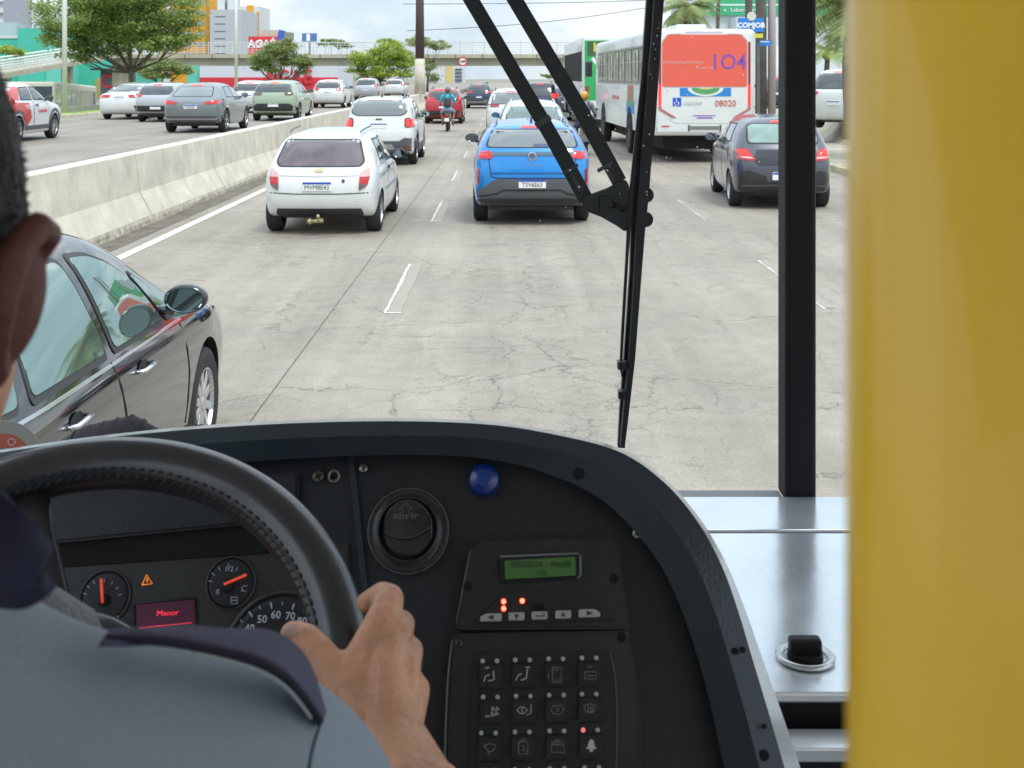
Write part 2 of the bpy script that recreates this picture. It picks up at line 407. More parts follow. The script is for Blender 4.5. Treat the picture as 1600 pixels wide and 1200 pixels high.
# faded dashes on the far carriageway
for k in range(9): sheet('far_lane_dash', -11.2, -11.05, 16 + 8 * k, 19 + 8 * k, .506, PAINTW)
for k in range(9): sheet('far_lane_dash', -14.6, -14.45, 18 + 8 * k, 21 + 8 * k, .506, PAINTW)
# long repair joint on the road
sheet('road_joint', -1.628, -1.620, 3, 60, .005, DIRT)


# ------------------------------------------------------------------ concrete barrier
bar = empty('concrete_barrier', (-5.6, 0, 0), 'long grey concrete median barrier with stained foot beside the left lane', 'barrier')
prof = [(.31, 0), (.30, .07), (.27, .12), (.15, .34), (.085, .46), (.015, 1.03), (-.005, 1.06), (-.12, 1.06), (-.14, 1.03), (-.2, .5), (-.3, .4), (-.3, 0)]
def barrier_seg(n, y0, y1):
    bm = bmesh.new(); K = 5; rings = []
    for k in range(K + 1):
        y = y0 + (y1 - y0) * k / K
        rings.append([bm.verts.new((x + (random.uniform(-.008, .008) if z < .4 else 0), y, z)) for x, z in prof])
    for A, B in zip(rings, rings[1:]):
        for i in range(len(prof)): 
            f = bm.faces.new((A[i], A[(i + 1) % len(prof)], B[(i + 1) % len(prof)], B[i]))
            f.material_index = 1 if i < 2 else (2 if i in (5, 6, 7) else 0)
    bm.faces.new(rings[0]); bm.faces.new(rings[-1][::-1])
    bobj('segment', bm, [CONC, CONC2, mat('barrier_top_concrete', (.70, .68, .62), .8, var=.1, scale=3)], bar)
y = 4.1
while y < 84:
    barrier_seg(0, y, y + 4.57); y += 4.6

# ------------------------------------------------------------------ cars
_tyre = {}
def wheel(parent, x, y, r, wd, side, rim=RIM, nspoke=5, zc=None):
    if 't' not in _tyre:
        bm = bmesh.new()
        lathe(bm, [(.62, -.5), (.66, -.52), (.86, -.54), (.96, -.46), (1.0, -.33), (1.0, .33), (.96, .46), (.86, .54), (.66, .52), (.62, .5), (.62, -.5)], 28, 'X')
        me = bpy.data.meshes.new('tyre'); bmesh.ops.recalc_face_normals(bm, faces=bm.faces[:]); bm.to_mesh(me); bm.free(); me.materials.append(RUB); me.shade_smooth(); me.set_sharp_from_angle(angle=.7); _tyre['t'] = me
    key = (rim.name, nspoke)
    if key not in _tyre:
        bm = bmesh.new()
        lathe(bm, [(.655, .40), (.64, .50), (.60, .50), (.585, .40), (.57, .05)], 28, 'X')
        lathe(bm, [(.57, .05), (0, .05)], 20, 'X')
        lathe(bm, [(.15, .1), (.15, .42), (.10, .46), (0, .46)], 14, 'X')
        for k in range(nspoke):
            M = Matrix.Rotation(2 * PI * k / nspoke, 4, 'X')
            box(bm, .26, .43, -.075, .075, .1, .62, .02, M)
        me = bpy.data.meshes.new('rim'); bmesh.ops.recalc_face_normals(bm, faces=bm.faces[:]); bm.to_mesh(me); bm.free(); me.materials.append(rim); _tyre[key] = me
    o = bpy.data.objects.new('wheel', _tyre['t']); C.objects.link(o); o.parent = parent
    o.location = (x, y, zc or r); o.scale = (wd, r, r)
    c = bpy.data.objects.new('rim', _tyre[key]); C.objects.link(c); c.parent = o
    if side < 0: c.rotation_euler = (0, 0, PI)
    return o

def level_pts(hw, zb, belt, top, wr, k5=.985, k6=.945, mid=None):
    z8 = top - .05
    w6, z6 = hw * k6, belt
    m7 = ((w6 + wr) / 2 + .02, (z6 + z8) / 2) if mid is None else mid
    return [(0, zb), (hw * .62, zb), (hw * .93, zb), (hw * .985, zb + .13), (hw, (zb + belt) / 2 + .08), (hw * k5, belt - .09), (w6, z6), m7, (wr, z8), (wr * .68, top), (0, top + .02)]
def car_body(P):
    L_, hw, H, belt, zb, typ = P['L'], P['W'] / 2, P['H'], P['belt'], P.get('zb', .28) - .07, P['type']
    wr = P.get('wr', .70) * hw; re = P['rear']       # rear profile: y of levels 2..8
    st = []
    def ring(y, lv, off=None):
        return [Vector((x, (y if off is None else off[i]), z)) for i, (x, z) in enumerate(lv)]
    deck = P.get('deck')
    if typ == 'sedan':
        lv = level_pts(hw * .95, zb + .04, belt - .02, deck, hw * .74, mid=(hw * .86, (belt + deck) / 2 + .0))
        off = [re[0], re[0]] + re + [re[-1] + .02, re[-1] + .02]
        st.append(ring(0, lv, off))
        st.append(ring(.55, level_pts(hw, zb, belt, deck + .01, hw * .74, mid=(hw * .87, (belt + deck) / 2 + .01))))
        st.append(ring(.95, level_pts(hw, zb, belt, deck + (H - deck) * .52, wr * 1.05)))
        st.append(ring(1.45, level_pts(hw, zb, belt, H - .05, wr)))
        st.append(ring(2.1, level_pts(hw, zb, belt, H, wr * 1.02)))
        y1 = 2.1
    else:
        lv = level_pts(hw * P.get('rw', .955), zb + .05, belt + P.get('bl', 0), H - P.get('drop', .05), wr * .97)
        off = [re[0], re[0]] + re + [re[-1] - .02, re[-1] - .04]
        st.append(ring(0, lv, off))
        st.append(ring(max(.72, re[-1] + .2), level_pts(hw, zb, belt, H - .015, wr)))
        st.append(ring(1.55, level_pts(hw, zb, belt, H, wr * 1.03)))
        y1 = 1.55
    yf = P.get('yroof', L_ * .55); yc = P.get('ycowl', L_ - 1.2)
    st.append(ring((y1 + yf) / 2, level_pts(hw, zb, belt - .01, H, wr * 1.03)))
    st.append(ring(yf, level_pts(hw, zb, belt - .02, H - .04, wr)))
    hz = belt + .02
    st.append(ring((yf + yc) / 2 + .05, level_pts(hw, zb, belt - .03, H - (H - hz) * .48, wr * 1.08)))
    st.append(ring(yc, level_pts(hw, zb, belt - .04, hz, hw * .78, mid=(hw * .88, hz - .03))))
    st.append(ring(L_ - .6, level_pts(hw * .99, zb, belt - .1, hz - .08, hw * .74, mid=(hw * .86, hz - .12))))
    lv = level_pts(hw * .88, zb + .05, belt - .2, hz - .22, hw * .62, mid=(hw * .74, hz - .25))
    st.append(ring(0, lv, [L_ - .12, L_ - .12, L_ - .12, L_ - .02, L_, L_ - .05, L_ - .1, L_ - .13, L_ - .18, L_ - .16, L_ - .14]))
    bm = bmesh.new(); R = []
    for r in st:
        right = [bm.verts.new(v) for v in r]
        left = [None] + [bm.verts.new((-v.x, v.y, v.z)) for v in r[1:-1]] + [None]
        left[0] = right[0]; left[-1] = right[-1]
        R.append((right, left))
    for (A, Al), (B, Bl) in zip(R, R[1:]):
        for i in range(10):
            bm.faces.new((A[i], A[i + 1], B[i + 1], B[i])); bm.faces.new((Al[i + 1], Al[i], Bl[i], Bl[i + 1]))
    bulge = P.get('bulge', .06)
    for (A, Al), s in ((R[0], -1), (R[-1], 1)):
        rows = [[A[2], A[1], A[0], Al[1], Al[2]]]
        for k in range(3, 8):
            p = A[k].co; b_ = bulge
            rows.append([A[k], bm.verts.new((p.x * .66, p.y + s * b_ * .75, p.z)), bm.verts.new((0, p.y + s * b_, p.z)), bm.verts.new((-p.x * .66, p.y + s * b_ * .75, p.z)), Al[k]])
        rows.append([A[8], A[9], A[10], Al[9], Al[8]])
        for a, b_ in zip(rows, rows[1:]):
            for i in range(4): bm.faces.new((a[i], a[i + 1], b_[i + 1], b_[i]))
    # crease shoulder and sill
    cl = bm.edges.layers.float.new('crease_edge')
    for (A, Al), (B, Bl) in zip(R, R[1:]):
        for i, cv in ((6, .35), (2, .6), (5, .15)):
            for a, b_ in ((A, B), (Al, Bl)):
                e = bm.edges.get((a[i], b_[i])); e[cl] = cv
    bmesh.ops.recalc_face_normals(bm, faces=bm.faces[:])
    me = bpy.data.meshes.new('body'); bm.to_mesh(me); bm.free()
    o = bpy.data.objects.new('body_tmp', me); C.objects.link(o)
    sm = o.modifiers.new('s', 'SUBSURF'); sm.levels = P.get('sub', 2); sm.render_levels = P.get('sub', 2)
    tmp = []
    wr_ = P['wheel_r']
    for yy in (P['yr'], P['yf']):
        for s in (1, -1):
            b2 = bmesh.new(); lathe(b2, [(0, -.16), (wr_ * 1.13, -.16), (wr_ * 1.13, .3), (0, .3)], 28, 'X', c=(0, 0, 0))
            if s < 0: bmesh.ops.scale(b2, vec=(-1, 1, 1), verts=b2.verts[:])
            bmesh.ops.translate(b2, vec=(s * (hw - .14), yy, wr_ * 1.03), verts=b2.verts[:])
            bmesh.ops.recalc_face_normals(b2, faces=b2.faces[:])
            mc = bpy.data.meshes.new('c'); b2.to_mesh(mc); b2.free(); oc = bpy.data.objects.new('c', mc); C.objects.link(oc); tmp.append(oc)
            bo = o.modifiers.new('b', 'BOOLEAN'); bo.operation = 'DIFFERENCE'; bo.object = oc; bo.solver = 'EXACT'
    m2 = evaluated(o)
    for t_ in tmp: bpy.data.objects.remove(t_)
    bpy.data.objects.remove(o)
    m2.name = 'body'; m2.materials.clear()
    return m2
def flipx(poly): return [(-x, z) for x, z in poly][::-1]

def car(name, label, pos, P, paint, group, rz=0, cat='car'):
    root = empty(name, pos, label, cat, group, rz)
    me = car_body(P); hw, H, belt, L_ = P['W'] / 2, P['H'], P['belt'], P['L']
    body = link('body', me, [paint, WELL], root)
    me.shade_smooth(); me.set_sharp_from_angle(angle=math.radians(38))
    wr_ = P['wheel_r']
    for p in me.polygons:
        c = p.center
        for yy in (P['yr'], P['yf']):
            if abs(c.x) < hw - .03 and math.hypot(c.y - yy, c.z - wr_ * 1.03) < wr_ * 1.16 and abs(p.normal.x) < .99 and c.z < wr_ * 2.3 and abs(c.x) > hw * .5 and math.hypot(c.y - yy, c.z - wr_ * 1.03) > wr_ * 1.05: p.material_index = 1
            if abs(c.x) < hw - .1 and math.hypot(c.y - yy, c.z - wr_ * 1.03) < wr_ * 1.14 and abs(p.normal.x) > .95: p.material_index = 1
    bvh = BVHTree.FromPolygons([v.co for v in me.vertices], [tuple(p.vertices) for p in me.polygons])
    glass = P.get('glass', GLS); det = P.get('detail', 1)
    st = .065 if det else .11
    # rear window
    rwp = P.get('rwin')
    if rwp:
        o = patch(bvh, rpoly(rwp, .07), 'Y', .007, 'window_seal', BLKP, root, st)
        cx_, cz_ = 0, sum(p[1] for p in rwp) / len(rwp)
        inner = [(x * .955, cz_ + (z - cz_) * .9) for x, z in rwp]
        patch(bvh, rpoly(inner, .07), 'Y', .013, 'rear_window', glass, root, st)
    for nm, poly, m, off in P.get('rear_parts', []):
        patch(bvh, poly, 'Y', off + .003, nm, m, root, .06 if det else .1, depth=.035)
    # brake light
    if P.get('brake'):
        bx, bz = P['brake']; patch(bvh, [(-bx, bz - .015), (bx, bz - .015), (bx, bz + .02), (-bx, bz + .02)], 'Y', .012, 'high_brake_light', REDL, root)
    # number plate
    if P.get('plate'):
        pz, txt = P['plate']; py = hit(bvh, 0, pz) - .018
        px = P.get('plate_x', 0)
        pl = boxo('number_plate', px - .2, px + .2, py, py + .03, pz - .065, pz + .065, PLW, root, .006)
        boxo('plate_band', px - .195, px + .195, py - .003, py, pz + .03, pz + .06, PLB, pl)
        if txt: text_mesh('plate_lettering', txt, .092, Matrix.Translation((px, py - .002, pz - .017)) @ FACE_BACK, PLK, pl, .001, sx=.9)
    # side windows and trims
    for side in (1, -1):
        for poly in P.get('swins', []):
            patch(bvh, rpoly(poly, .04, 3), 'X', .006, 'window_seal', BLKP, root, st, side=side)
            cy = sum(p[0] for p in poly) / len(poly); cz = sum(p[1] for p in poly) / len(poly)
            w_ = max(p[0] for p in poly) - min(p[0] for p in poly); h_ = max(p[1] for p in poly) - min(p[1] for p in poly)
            inner = [(cy + (a - cy) * (1 - .05 / w_), cz + (b - cz) * (1 - .05 / h_)) for a, b in poly]
            patch(bvh, rpoly(inner, .04, 3), 'X', .011, 'side_window', P.get('sglass', glass), root, st, side=side)
        for nm, poly, m, off in P.get('side_parts', []):
            patch(bvh, poly, 'X', off, nm, m, root, .1, side=side, depth=.03)
        # door mirror
        my, mz = P.get('mirror', (P.get('ycowl', L_ - 1.2) - .28, belt + .03))
        hx = abs(hit(bvh, my, mz - .06, 'X', side))
        bm = bmesh.new(); ellipsoid(bm, (side * (hx + .12), my, mz + .04), (.115, .085, .078))
        for v in bm.verts: v.co.y = max(v.co.y, my - .035)
        box(bm, *( (hx - .06, hx + .06) if side > 0 else (-hx - .06, -hx + .06)), my - .02, my + .05, mz - .04, mz + .0)
        mo = bobj('door_mirror', bm, P.get('mirror_mat', paint), root, smooth=True)
        g = bmesh.new(); lathe(g, [(0, 0), (.080, 0), (.085, .008)], 20, 'Y', M=Matrix.Diagonal((1.15, 1, .76, 1)), c=(side * (hx + .12), my - .037, mz + .04)); bobj('mirror_glass', g, MIRG, mo)
        # wheels
        for yy in (P['yr'], P['yf']):
            wheel(root, side * (hw - .12), yy, wr_, P.get('wheel_w', .2), side, P.get('rim', RIM), P.get('spokes', 5))
    # underside block, so that no light shows through the car
    boxo('underbody', -hw * .72, hw * .72, .45, L_ - .5, .2, P.get('zb', .28) + .1, BLKP, root)
    if P.get('rails'):
        for s in (1, -1):
            bm = bmesh.new(); pts = []
            for k in range(9):
                yy = .55 + (P.get('yroof', L_ * .55) - .45) * k / 8; h = bvh.ray_cast(Vector((s * hw * .62, yy, 4)), Vector((0, 0, -1)))[0]
                pts.append((s * hw * .62, yy, (h.z if h else H) + (.05 if 0 < k < 8 else .0)))
            tube(bm, pts, .017, 6); bobj('roof_rail', bm, P['rails'], root)
    if P.get('antenna'):
        h = bvh.ray_cast(Vector((0, .75, 4)), Vector((0, 0, -1)))[0]; bm = bmesh.new()
        prism(bm, [(-.02, .70, h.z - .01), (-.02, .86, h.z - .01), (-.02, .72, h.z + .07)], (.04, 0, 0)); bobj('antenna_fin', bm, P['antenna'], root)
    return root, bvh
def strip2(pts, w_):
    """a ribbon polygon of width w_ along 2-D points"""
    a, b = [], []
    for i, p in enumerate(pts):
        t = Vector(pts[min(i + 1, len(pts) - 1)]) - Vector(pts[max(i - 1, 0)]); t.normalize(); n = Vector((-t.y, t.x)) * w_ / 2
        a.append(tuple(Vector(p) + n)); b.append(tuple(Vector(p) - n))
    return a + b[::-1]
def both(nm, poly, m, off): return [(nm, poly, m, off), (nm, flipx(poly), m, off)]
SEAM = mat('panel_gap', (.02, .02, .02), .8)
def std_suv(W_=1.78, H=1.6, L_=4.25, belt=1.05, wr_=.33, **k):
    hw = W_ / 2
    P = dict(type='suv', W=W_, H=H, L=L_, belt=belt, wheel_r=wr_, yr=.80, yf=L_ - .85, zb=.30, rear=[.16, .05, .0, .04, .07, .22, .40],
             rwin=[(-.80 * hw, belt + .03), (.80 * hw, belt + .03), (.70 * hw, H - .14), (-.70 * hw, H - .14)],
             brake=(.17, H - .10), plate=(.80, ''), wr=.72,
             swins=[[(1.0, belt + .03), (1.75, belt + .02), (1.75, H - .11), (1.15, H - .13)], [(1.82, belt + .02), (L_ - 1.5, belt + .02), (L_ - 1.95, H - .12), (1.82, H - .11)]],
             mirror_mat=BLKP, rails=BLKP)
    P.update(k); return P
def std_sedan(W_=1.75, H=1.47, L_=4.5, belt=.96, wr_=.32, **k):
    hw = W_ / 2; deck = k.get('deck', 1.08)
    P = dict(type='sedan', W=W_, H=H, L=L_, belt=belt, deck=deck, wheel_r=wr_, yr=.95, yf=L_ - .85, zb=.26, rear=[.14, .04, 0, .03, .06, .1, .16],
             rwin=[(-.74 * hw, deck + .04), (.74 * hw, deck + .04), (.60 * hw, H - .10), (-.60 * hw, H - .10)], plate=(.55, ''), wr=.70, yroof=2.5, ycowl=L_ - 1.3,
             swins=[[(.98, belt + .06), (1.95, belt + .03), (1.95, H - .11), (1.45, H - .16)], [(2.0, belt + .03), (L_ - 1.5, belt + .0), (2.65, H - .13), (2.0, H - .11)]])
    P.update(k); return P
# ------------------------------------------------------------------ the traffic
def paint(name, col, rough=.28, metal=0., coat=1, var=.05): return mat(name, col, rough, metal, coat, var, 3)
WHITE = paint('white_car_paint', (.74, .76, .76)); WHITE2 = paint('cool_white_car_paint', (.66, .69, .71))
SILV = paint('silver_car_paint', (.48, .51, .55), .3, .4); GREYP = paint('grey_blue_car_paint', (.20, .235, .25), .3, .35)
GREENP = paint('sage_green_car_paint', (.34, .43, .31), .32); BLUEP = paint('bright_blue_car_paint', (.004, .23, .66), .22, .1)
REDP = paint('red_car_paint', (.45, .02, .035)); NAVY = paint('navy_car_paint', (.03, .045, .085)); DARKP = paint('dark_grey_car_paint', (.085, .092, .115), .25, .3)
BLACKP = paint('black_car_paint', (.010, .010, .012), .06, .0, 1, .02)
GREYT = mat('grey_bumper_plastic', (.105, .11, .12), .6, var=.12, scale=5)
G_R, G_L = 'cars queuing in the same direction on the near road', 'cars on the far carriageway beyond the barrier'
def lamp_white(s): return s

# white hatchback, nearest in the next lane
L_poly = [(-.68, .93), (-.565, .86), (-.56, .64), (-.65, .70), (-.70, .80)]
def quarter(yz): return yz
PH = dict(type='hatch', W=1.64, H=1.43, L=3.79, belt=.93, zb=.26, wheel_r=.285, yr=.62, yf=3.06, rear=[.16, .05, .0, .05, .09, .26, .46], rw=.97, wr=.70, bulge=.07, drop=.05,
  rwin=[(-.57, .95), (.57, .95), (.625, 1.02), (.525, 1.325), (-.525, 1.325), (-.625, 1.02)], glass=GLSM, sglass=GLS, brake=None, plate=(.69, 'MVM8E43'), plate_x=-.02,
  swins=[[(.82, 1.0), (1.42, .98), (1.42, 1.30), (.96, 1.30)], [(1.52, .96), (2.42, .94), (2.05, 1.31), (1.52, 1.31)]], spokes=6, mirror_mat=BLKP,
  rear_parts=both('tail_light_clear', [(-.69, .90), (-.675, .945), (-.565, .875), (-.562, .82), (-.70, .82)], mat('pink_lamp_glass', (.62, .40, .40), .15, coat=1), .018)
   + both('tail_light', [(-.70, .815), (-.562, .815), (-.558, .72), (-.675, .72)], RED, .018)
   + both('tail_light_lower', [(-.675, .715), (-.558, .715), (-.558, .635), (-.64, .675)], mat('smoked_lamp', (.12, .07, .07), .2, coat=1), .018)
   + [('bumper_insert', [(-.63, .24), (.63, .24), (.58, .375), (-.58, .375)], BLKP, .012),
      ('emblem', rpoly([(-.06, .885), (.06, .885), (.06, .925), (-.06, .925)], .02), mat('gold_emblem', (.55, .42, .2), .3, metal=.6), .012),
      ('panel_gap', strip2([(-.73, .60), (-.3, .585), (.3, .585), (.73, .60)], .012), SEAM, .002),
      ('tailgate_crease', strip2([(-.55, .835), (0, .822), (.55, .835)], .009), mat('crease_shade', (.36, .38, .39), .5), .002),  # grey strip paints the shade of the crease on the white tailgate
      ('wiper_hub', ellipse(.0, .0, 1, 1, 4), BLKP, .01)][:4]
   + [('lock', ellipse(.34, .765, .022, .022, 10), BLKP, .01)],
  side_parts=[('door_seam', strip2([(1.47, .32), (1.45, .9), (1.46, 1.0)], .012), SEAM, .002), ('door_seam', strip2([(2.5, .34), (2.5, .92)], .012), SEAM, .002), ('door_handle', [(1.55, .82), (1.72, .82), (1.72, .86), (1.55, .86)], BLKP, .02), ('rub_strip', [(1.0, .55), (2.6, .55), (2.6, .60), (1.0, .60)], mat('grey_rub_strip', (.4, .42, .42), .5), .012)])
hroot, hb = car('white_hatchback', 'small white hatchback with tow ball and mauve rear window beside the barrier', (-2.57, 16.35, 0), PH, WHITE, G_R, rz=math.radians(0))
bm = bmesh.new(); tube(bm, [(0, .35, .24), (0, .02, .22), (0, -.06, .23)], .022, 8); ellipsoid(bm, (0, -.07, .28), (.027, .027, .03)); tube(bm, [(-.12, .02, .2), (.06, .02, .21)], .03, 8); ellipsoid(bm, (-.13, .02, .2), (.04, .05, .045))
bobj('tow_ball', bm, mat('worn_brass', (.42, .36, .22), .45, metal=.6), hroot, smooth=True)
for s in (-1, 1):
    bm = bmesh.new(); tube(bm, [(s * .50, .62, 1.41), (s * .52, .9, 1.44), (s * .53, 1.6, 1.455)], .012, 6); bobj('roof_gutter', bm, GREYT, hroot)

# bright blue SUV straight ahead
PB = std_suv(1.78, 1.52, 4.15, 1.10, .335, glass=mat('grey_car_glass', (.15, .17, .175), .05, spec=.9, coat=1), sglass=GLS, plate=(.635, 'TSV6E63'),
  rear=[.16, .07, .0, .06, .08, .20, .36], yr=.86, rw=.965, wr=.72,
  rwin=[(-.70, 1.155), (.70, 1.155), (.60, 1.425), (-.60, 1.425)], brake=(.16, 1.452), rails=mat('rail_grey', (.22, .27, .33), .4), antenna=mat('navy_fin', (.03, .06, .14), .4),
  rear_parts=both('tail_light', [(-.83, 1.10), (-.62, 1.115), (-.57, 1.05), (-.60, 1.0), (-.82, .99)], RED, .016)
   + both('lit_lamp', [(-.78, 1.065), (-.66, 1.07), (-.655, 1.035), (-.77, 1.03)], REDL, .024)
   + [('light_bar', [(-.60, 1.045), (.60, 1.045), (.60, 1.095), (-.60, 1.095)], mat('smoked_bar', (.07, .12, .17), .25, coat=1), .010),
      ('bumper_cladding', [(-.90, .28), (.90, .28), (.90, .46), (.60, .66), (.52, .70), (-.52, .70), (-.60, .66), (-.90, .46)], GREYT, .010),
      ('skid_panel', strip2([(-.8, .43), (-.5, .49), (-.42, .54), (-.2, .535), (.2, .535), (.42, .54), (.5, .49), (.8, .43)], .02), SEAM, .016),
      ('lower_valance', [(-.84, .26), (.84, .26), (.80, .39), (.3, .405), (-.3, .405), (-.80, .39)], BLKP, .018),
      ('tailgate_shelf', strip2([(-.60, .79), (.60, .79)], .018), mat('dark_blue_shadow_gap', (.01, .10, .30), .4), .004),  # darker body blue paints the shadow line across the tailgate
      ('panel_gap', strip2([(-.64, 1.0), (-.60, .74), (-.50, .715), (.50, .715), (.60, .74), (.64, 1.0)], .012), SEAM, .003),
      ('window_sticker', [(.02, 1.175), (.30, 1.175), (.30, 1.215), (.02, 1.215)], mat('navy_sticker', (.03, .05, .15), .4), .014)]
   + both('reflector', [(-.83, .60), (-.785, .62), (-.785, .84), (-.83, .86)], RED, .016),
  side_parts=[('sill_cladding', [(.5, .27), (3.6, .27), (3.6, .42), (.5, .42)], GREYT, .010)])
broot, bb = car('blue_suv', 'bright blue compact SUV with grey bumper straight ahead behind the wiper arms', (.40, 17.35, 0), PB, BLUEP, G_R)
by = hit(bb, 0, 1.03) - .022
bm = bmesh.new(); lathe(bm, [(.062, 0), (.062, .012), (.052, .014), (.052, 0)], 24, 'Y', c=(0, by + .006, 1.035)); bobj('emblem_ring', bm, CHR, broot)
bm = bmesh.new()
for pts in ([(-.034, .036), (-.016, -.004), (0, .018), (.016, -.004), (.034, .036)], [(-.045, .012), (-.02, -.048), (0, -.01), (.02, -.048), (.045, .012)]):
    o2 = strip2(pts, .011); prism(bm, [(x, by, 1.035 + z) for x, z in o2], (0, .008, 0))
bobj('emblem', bm, CHR, broot)
ty = hit(bb, 0, .90) - .006
for i, ch in enumerate('TERA'):
    text_mesh('badge_letter', ch, .055, Matrix.Translation((-.12 + i * .08, ty, .905)) @ FACE_BACK, CHR, broot, .003)

# white boxy SUV ahead of the hatchback
sq = rpoly([(-.87, .95), (-.63, .95), (-.63, 1.19), (-.87, 1.19)], .05, 3)
sqi = rpoly([(-.84, .98), (-.66, .98), (-.66, 1.16), (-.84, 1.16)], .03, 2)
PJ = std_suv(1.80, 1.70, 4.23, 1.13, .355, glass=mat('grey_car_glass', (0, 0, 0)), sglass=GLS, plate=(.995, ''), rwin=[(-.56, 1.235), (.56, 1.235), (.70, 1.31), (.66, 1.62), (-.66, 1.62), (-.70, 1.31)],
  rear=[.2, .06, 0, .05, .05, .10, .2], wr=.78, rails=GREYT, brake=(.14, 1.66), antenna=BLKP,
  rear_parts=both('tail_light', sq, mat('red_lamp_frame', (.10, .01, .012), .2, coat=1), .014) + both('lit_lamp', sqi, REDL, .022) + both('lamp_cross', strip2([(-.83, 1.0), (-.67, 1.14)], .02), REDD, .027) + both('lamp_cross', strip2([(-.83, 1.14), (-.67, 1.0)], .02), REDD, .029)
   + [('bumper_cladding', [(-.92, .28), (.92, .28), (.92, .68), (.62, .70), (.5, .62), (-.5, .62), (-.62, .70), (-.92, .68)], GREYT, .01),
      ('bumper_silver', [(-.40, .40), (.40, .40), (.32, .54), (-.32, .54)], mat('satin_silver', (.45, .46, .47), .4, metal=.5), .018),
      ('emblem', rpoly([(-.08, 1.145), (.08, 1.145), (.08, 1.175), (-.08, 1.175)], .01), BLKP, .014)]
   + both('reflector', [(-.78, .42), (-.62, .42), (-.62, .47), (-.78, .47)], REDD, .02),
  side_parts=[('sill_cladding', [(.5, .3), (3.7, .3), (3.7, .5), (.5, .5)], GREYT, .012), ('arch_cladding', strip2([(.40, .36), (.45, .62), (.6, .78), (.8, .83), (1.0, .78), (1.15, .62), (1.2, .36)], .07), GREYT, .012), ('arch_cladding', strip2([(L_0, z0) for L_0, z0 in ((2.98, .36), (3.03, .62), (3.18, .78), (3.38, .83), (3.58, .78), (3.73, .62), (3.78, .36))], .07), GREYT, .012)])
car('white_suv', 'white boxy SUV with square red tail lights and black mirrors ahead of the white hatchback', (-3.10, 29.1, 0), PJ, WHITE, G_R)
# fine: grey glass is shared by name

# dark hatchback on the right
PG = dict(type='hatch', W=1.68, H=1.53, L=3.95, belt=1.03, zb=.27, wheel_r=.30, yr=.68, yf=3.15, rear=[.14, .04, .0, .07, .11, .26, .42], rw=.96, wr=.70, bulge=.07,
  rwin=[(-.60, 1.09), (.60, 1.09), (.57, 1.38), (.50, 1.42), (-.50, 1.42), (-.57, 1.38)], glass=mat('pale_green_car_glass', (.20, .30, .26), .08, spec=.8, coat=1, var=.35, scale=1.6), sglass=GLS, brake=(.16, 1.445), plate=(.565, 'KV'), mirror_mat=DARKP,
  swins=[[(.85, 1.08), (1.55, 1.06), (1.55, 1.40), (1.0, 1.40)], [(1.62, 1.06), (2.55, 1.03), (2.15, 1.40), (1.62, 1.40)]],
  rear_parts=both('tail_light', [(-.80, 1.01), (-.60, 1.02), (-.46, .84), (-.50, .815), (-.76, .84)], RED, .014) + both('lit_lamp', [(-.76, .985), (-.62, .99), (-.55, .905), (-.72, .905)], REDL, .022) + both('clear_lamp', [(-.74, .885), (-.54, .885), (-.50, .85), (-.73, .86)], mat('pink_lamp_glass', (0, 0, 0)), .022)
   + [('tailgate_panel', [(-.44, 1.0), (.44, 1.0), (.50, .82), (.42, .74), (-.42, .74), (-.50, .82)], mat('black_gloss_panel', (.018, .018, .022), .2, coat=1), .006),
      ('bumper_insert', [(-.74, .30), (.74, .30), (.74, .62), (.58, .655), (.30, .56), (.28, .46), (-.28, .46), (-.30, .56), (-.58, .655), (-.74, .62)], BLKP, .008),
      ('bumper_lip', strip2([(-.68, .40), (-.3, .41), (.3, .41), (.68, .40)], .03), DARKP, .02)],
  side_parts=[('door_seam', strip2([(1.58, .34), (1.58, 1.04)], .012), SEAM, .002), ('door_seam', strip2([(2.6, .36), (2.6, 1.0)], .012), SEAM, .002), ('door_handle', [(1.68, .93), (1.86, .93), (1.86, .97), (1.68, .97)], DARKP, .025)])
car('dark_hatchback', 'dark grey hatchback with lit red lamps, cut by the black windscreen post', (4.60, 19.5, 0), PG, DARKP, G_R, rz=math.radians(-3.5))

def suv_lamps(z, h=.12, x0=.5, x1=.86, m=RED): return both('tail_light', [(-x1, z + h / 2), (-x0, z + h * .45), (-x0 - .03, z - h * .3), (-x1, z - h / 2)], m, .016)
# red SUV, navy SUV, white cars further on
car('red_suv', 'red SUV with black bumper behind the scooter rider in cyan shirt', (-2.88, 55.2, 0), std_suv(1.82, 1.68, 4.3, 1.12, .36, detail=0, sub=1, rear_parts=suv_lamps(1.12, .26, .42, .88) + [('bumper_cladding', [(-.9, .28), (.9, .28), (.9, .62), (-.9, .62)], BLKP, .012)]), REDP, G_R)
car('navy_suv', 'navy blue SUV seen furthest away in the middle of the road', (-1.80, 82, 0), std_suv(1.85, 1.72, 4.4, 1.14, .36, detail=0, sub=1, rear_parts=suv_lamps(1.12, .16, .45, .88) + [('bumper_cladding', [(-.9, .28), (.9, .28), (.9, .5), (-.9, .5)], mat('satin_silver', (0, 0, 0)), .012)]), NAVY, G_R)
car('white_crossover', 'white crossover with open-looking pale rear window just beyond the blue SUV', (.70, 29.2, 0), std_suv(1.76, 1.60, 4.2, 1.10, .34, detail=0, glass=GLSL, rails=mat('pale_rail', (.6, .62, .6), .3), brake=None, rear_parts=suv_lamps(1.05)), WHITE, G_R)
car('tall_white_suv', 'tall white SUV with thin dark red lamps beyond the white crossover', (.22, 43.5, 0), std_suv(1.86, 1.76, 4.5, 1.16, .37, detail=0, sub=1, glass=mat('grey_car_glass', (0, 0, 0)), rear_parts=suv_lamps(1.14, .13, .42, .9, REDD)), WHITE, G_R)
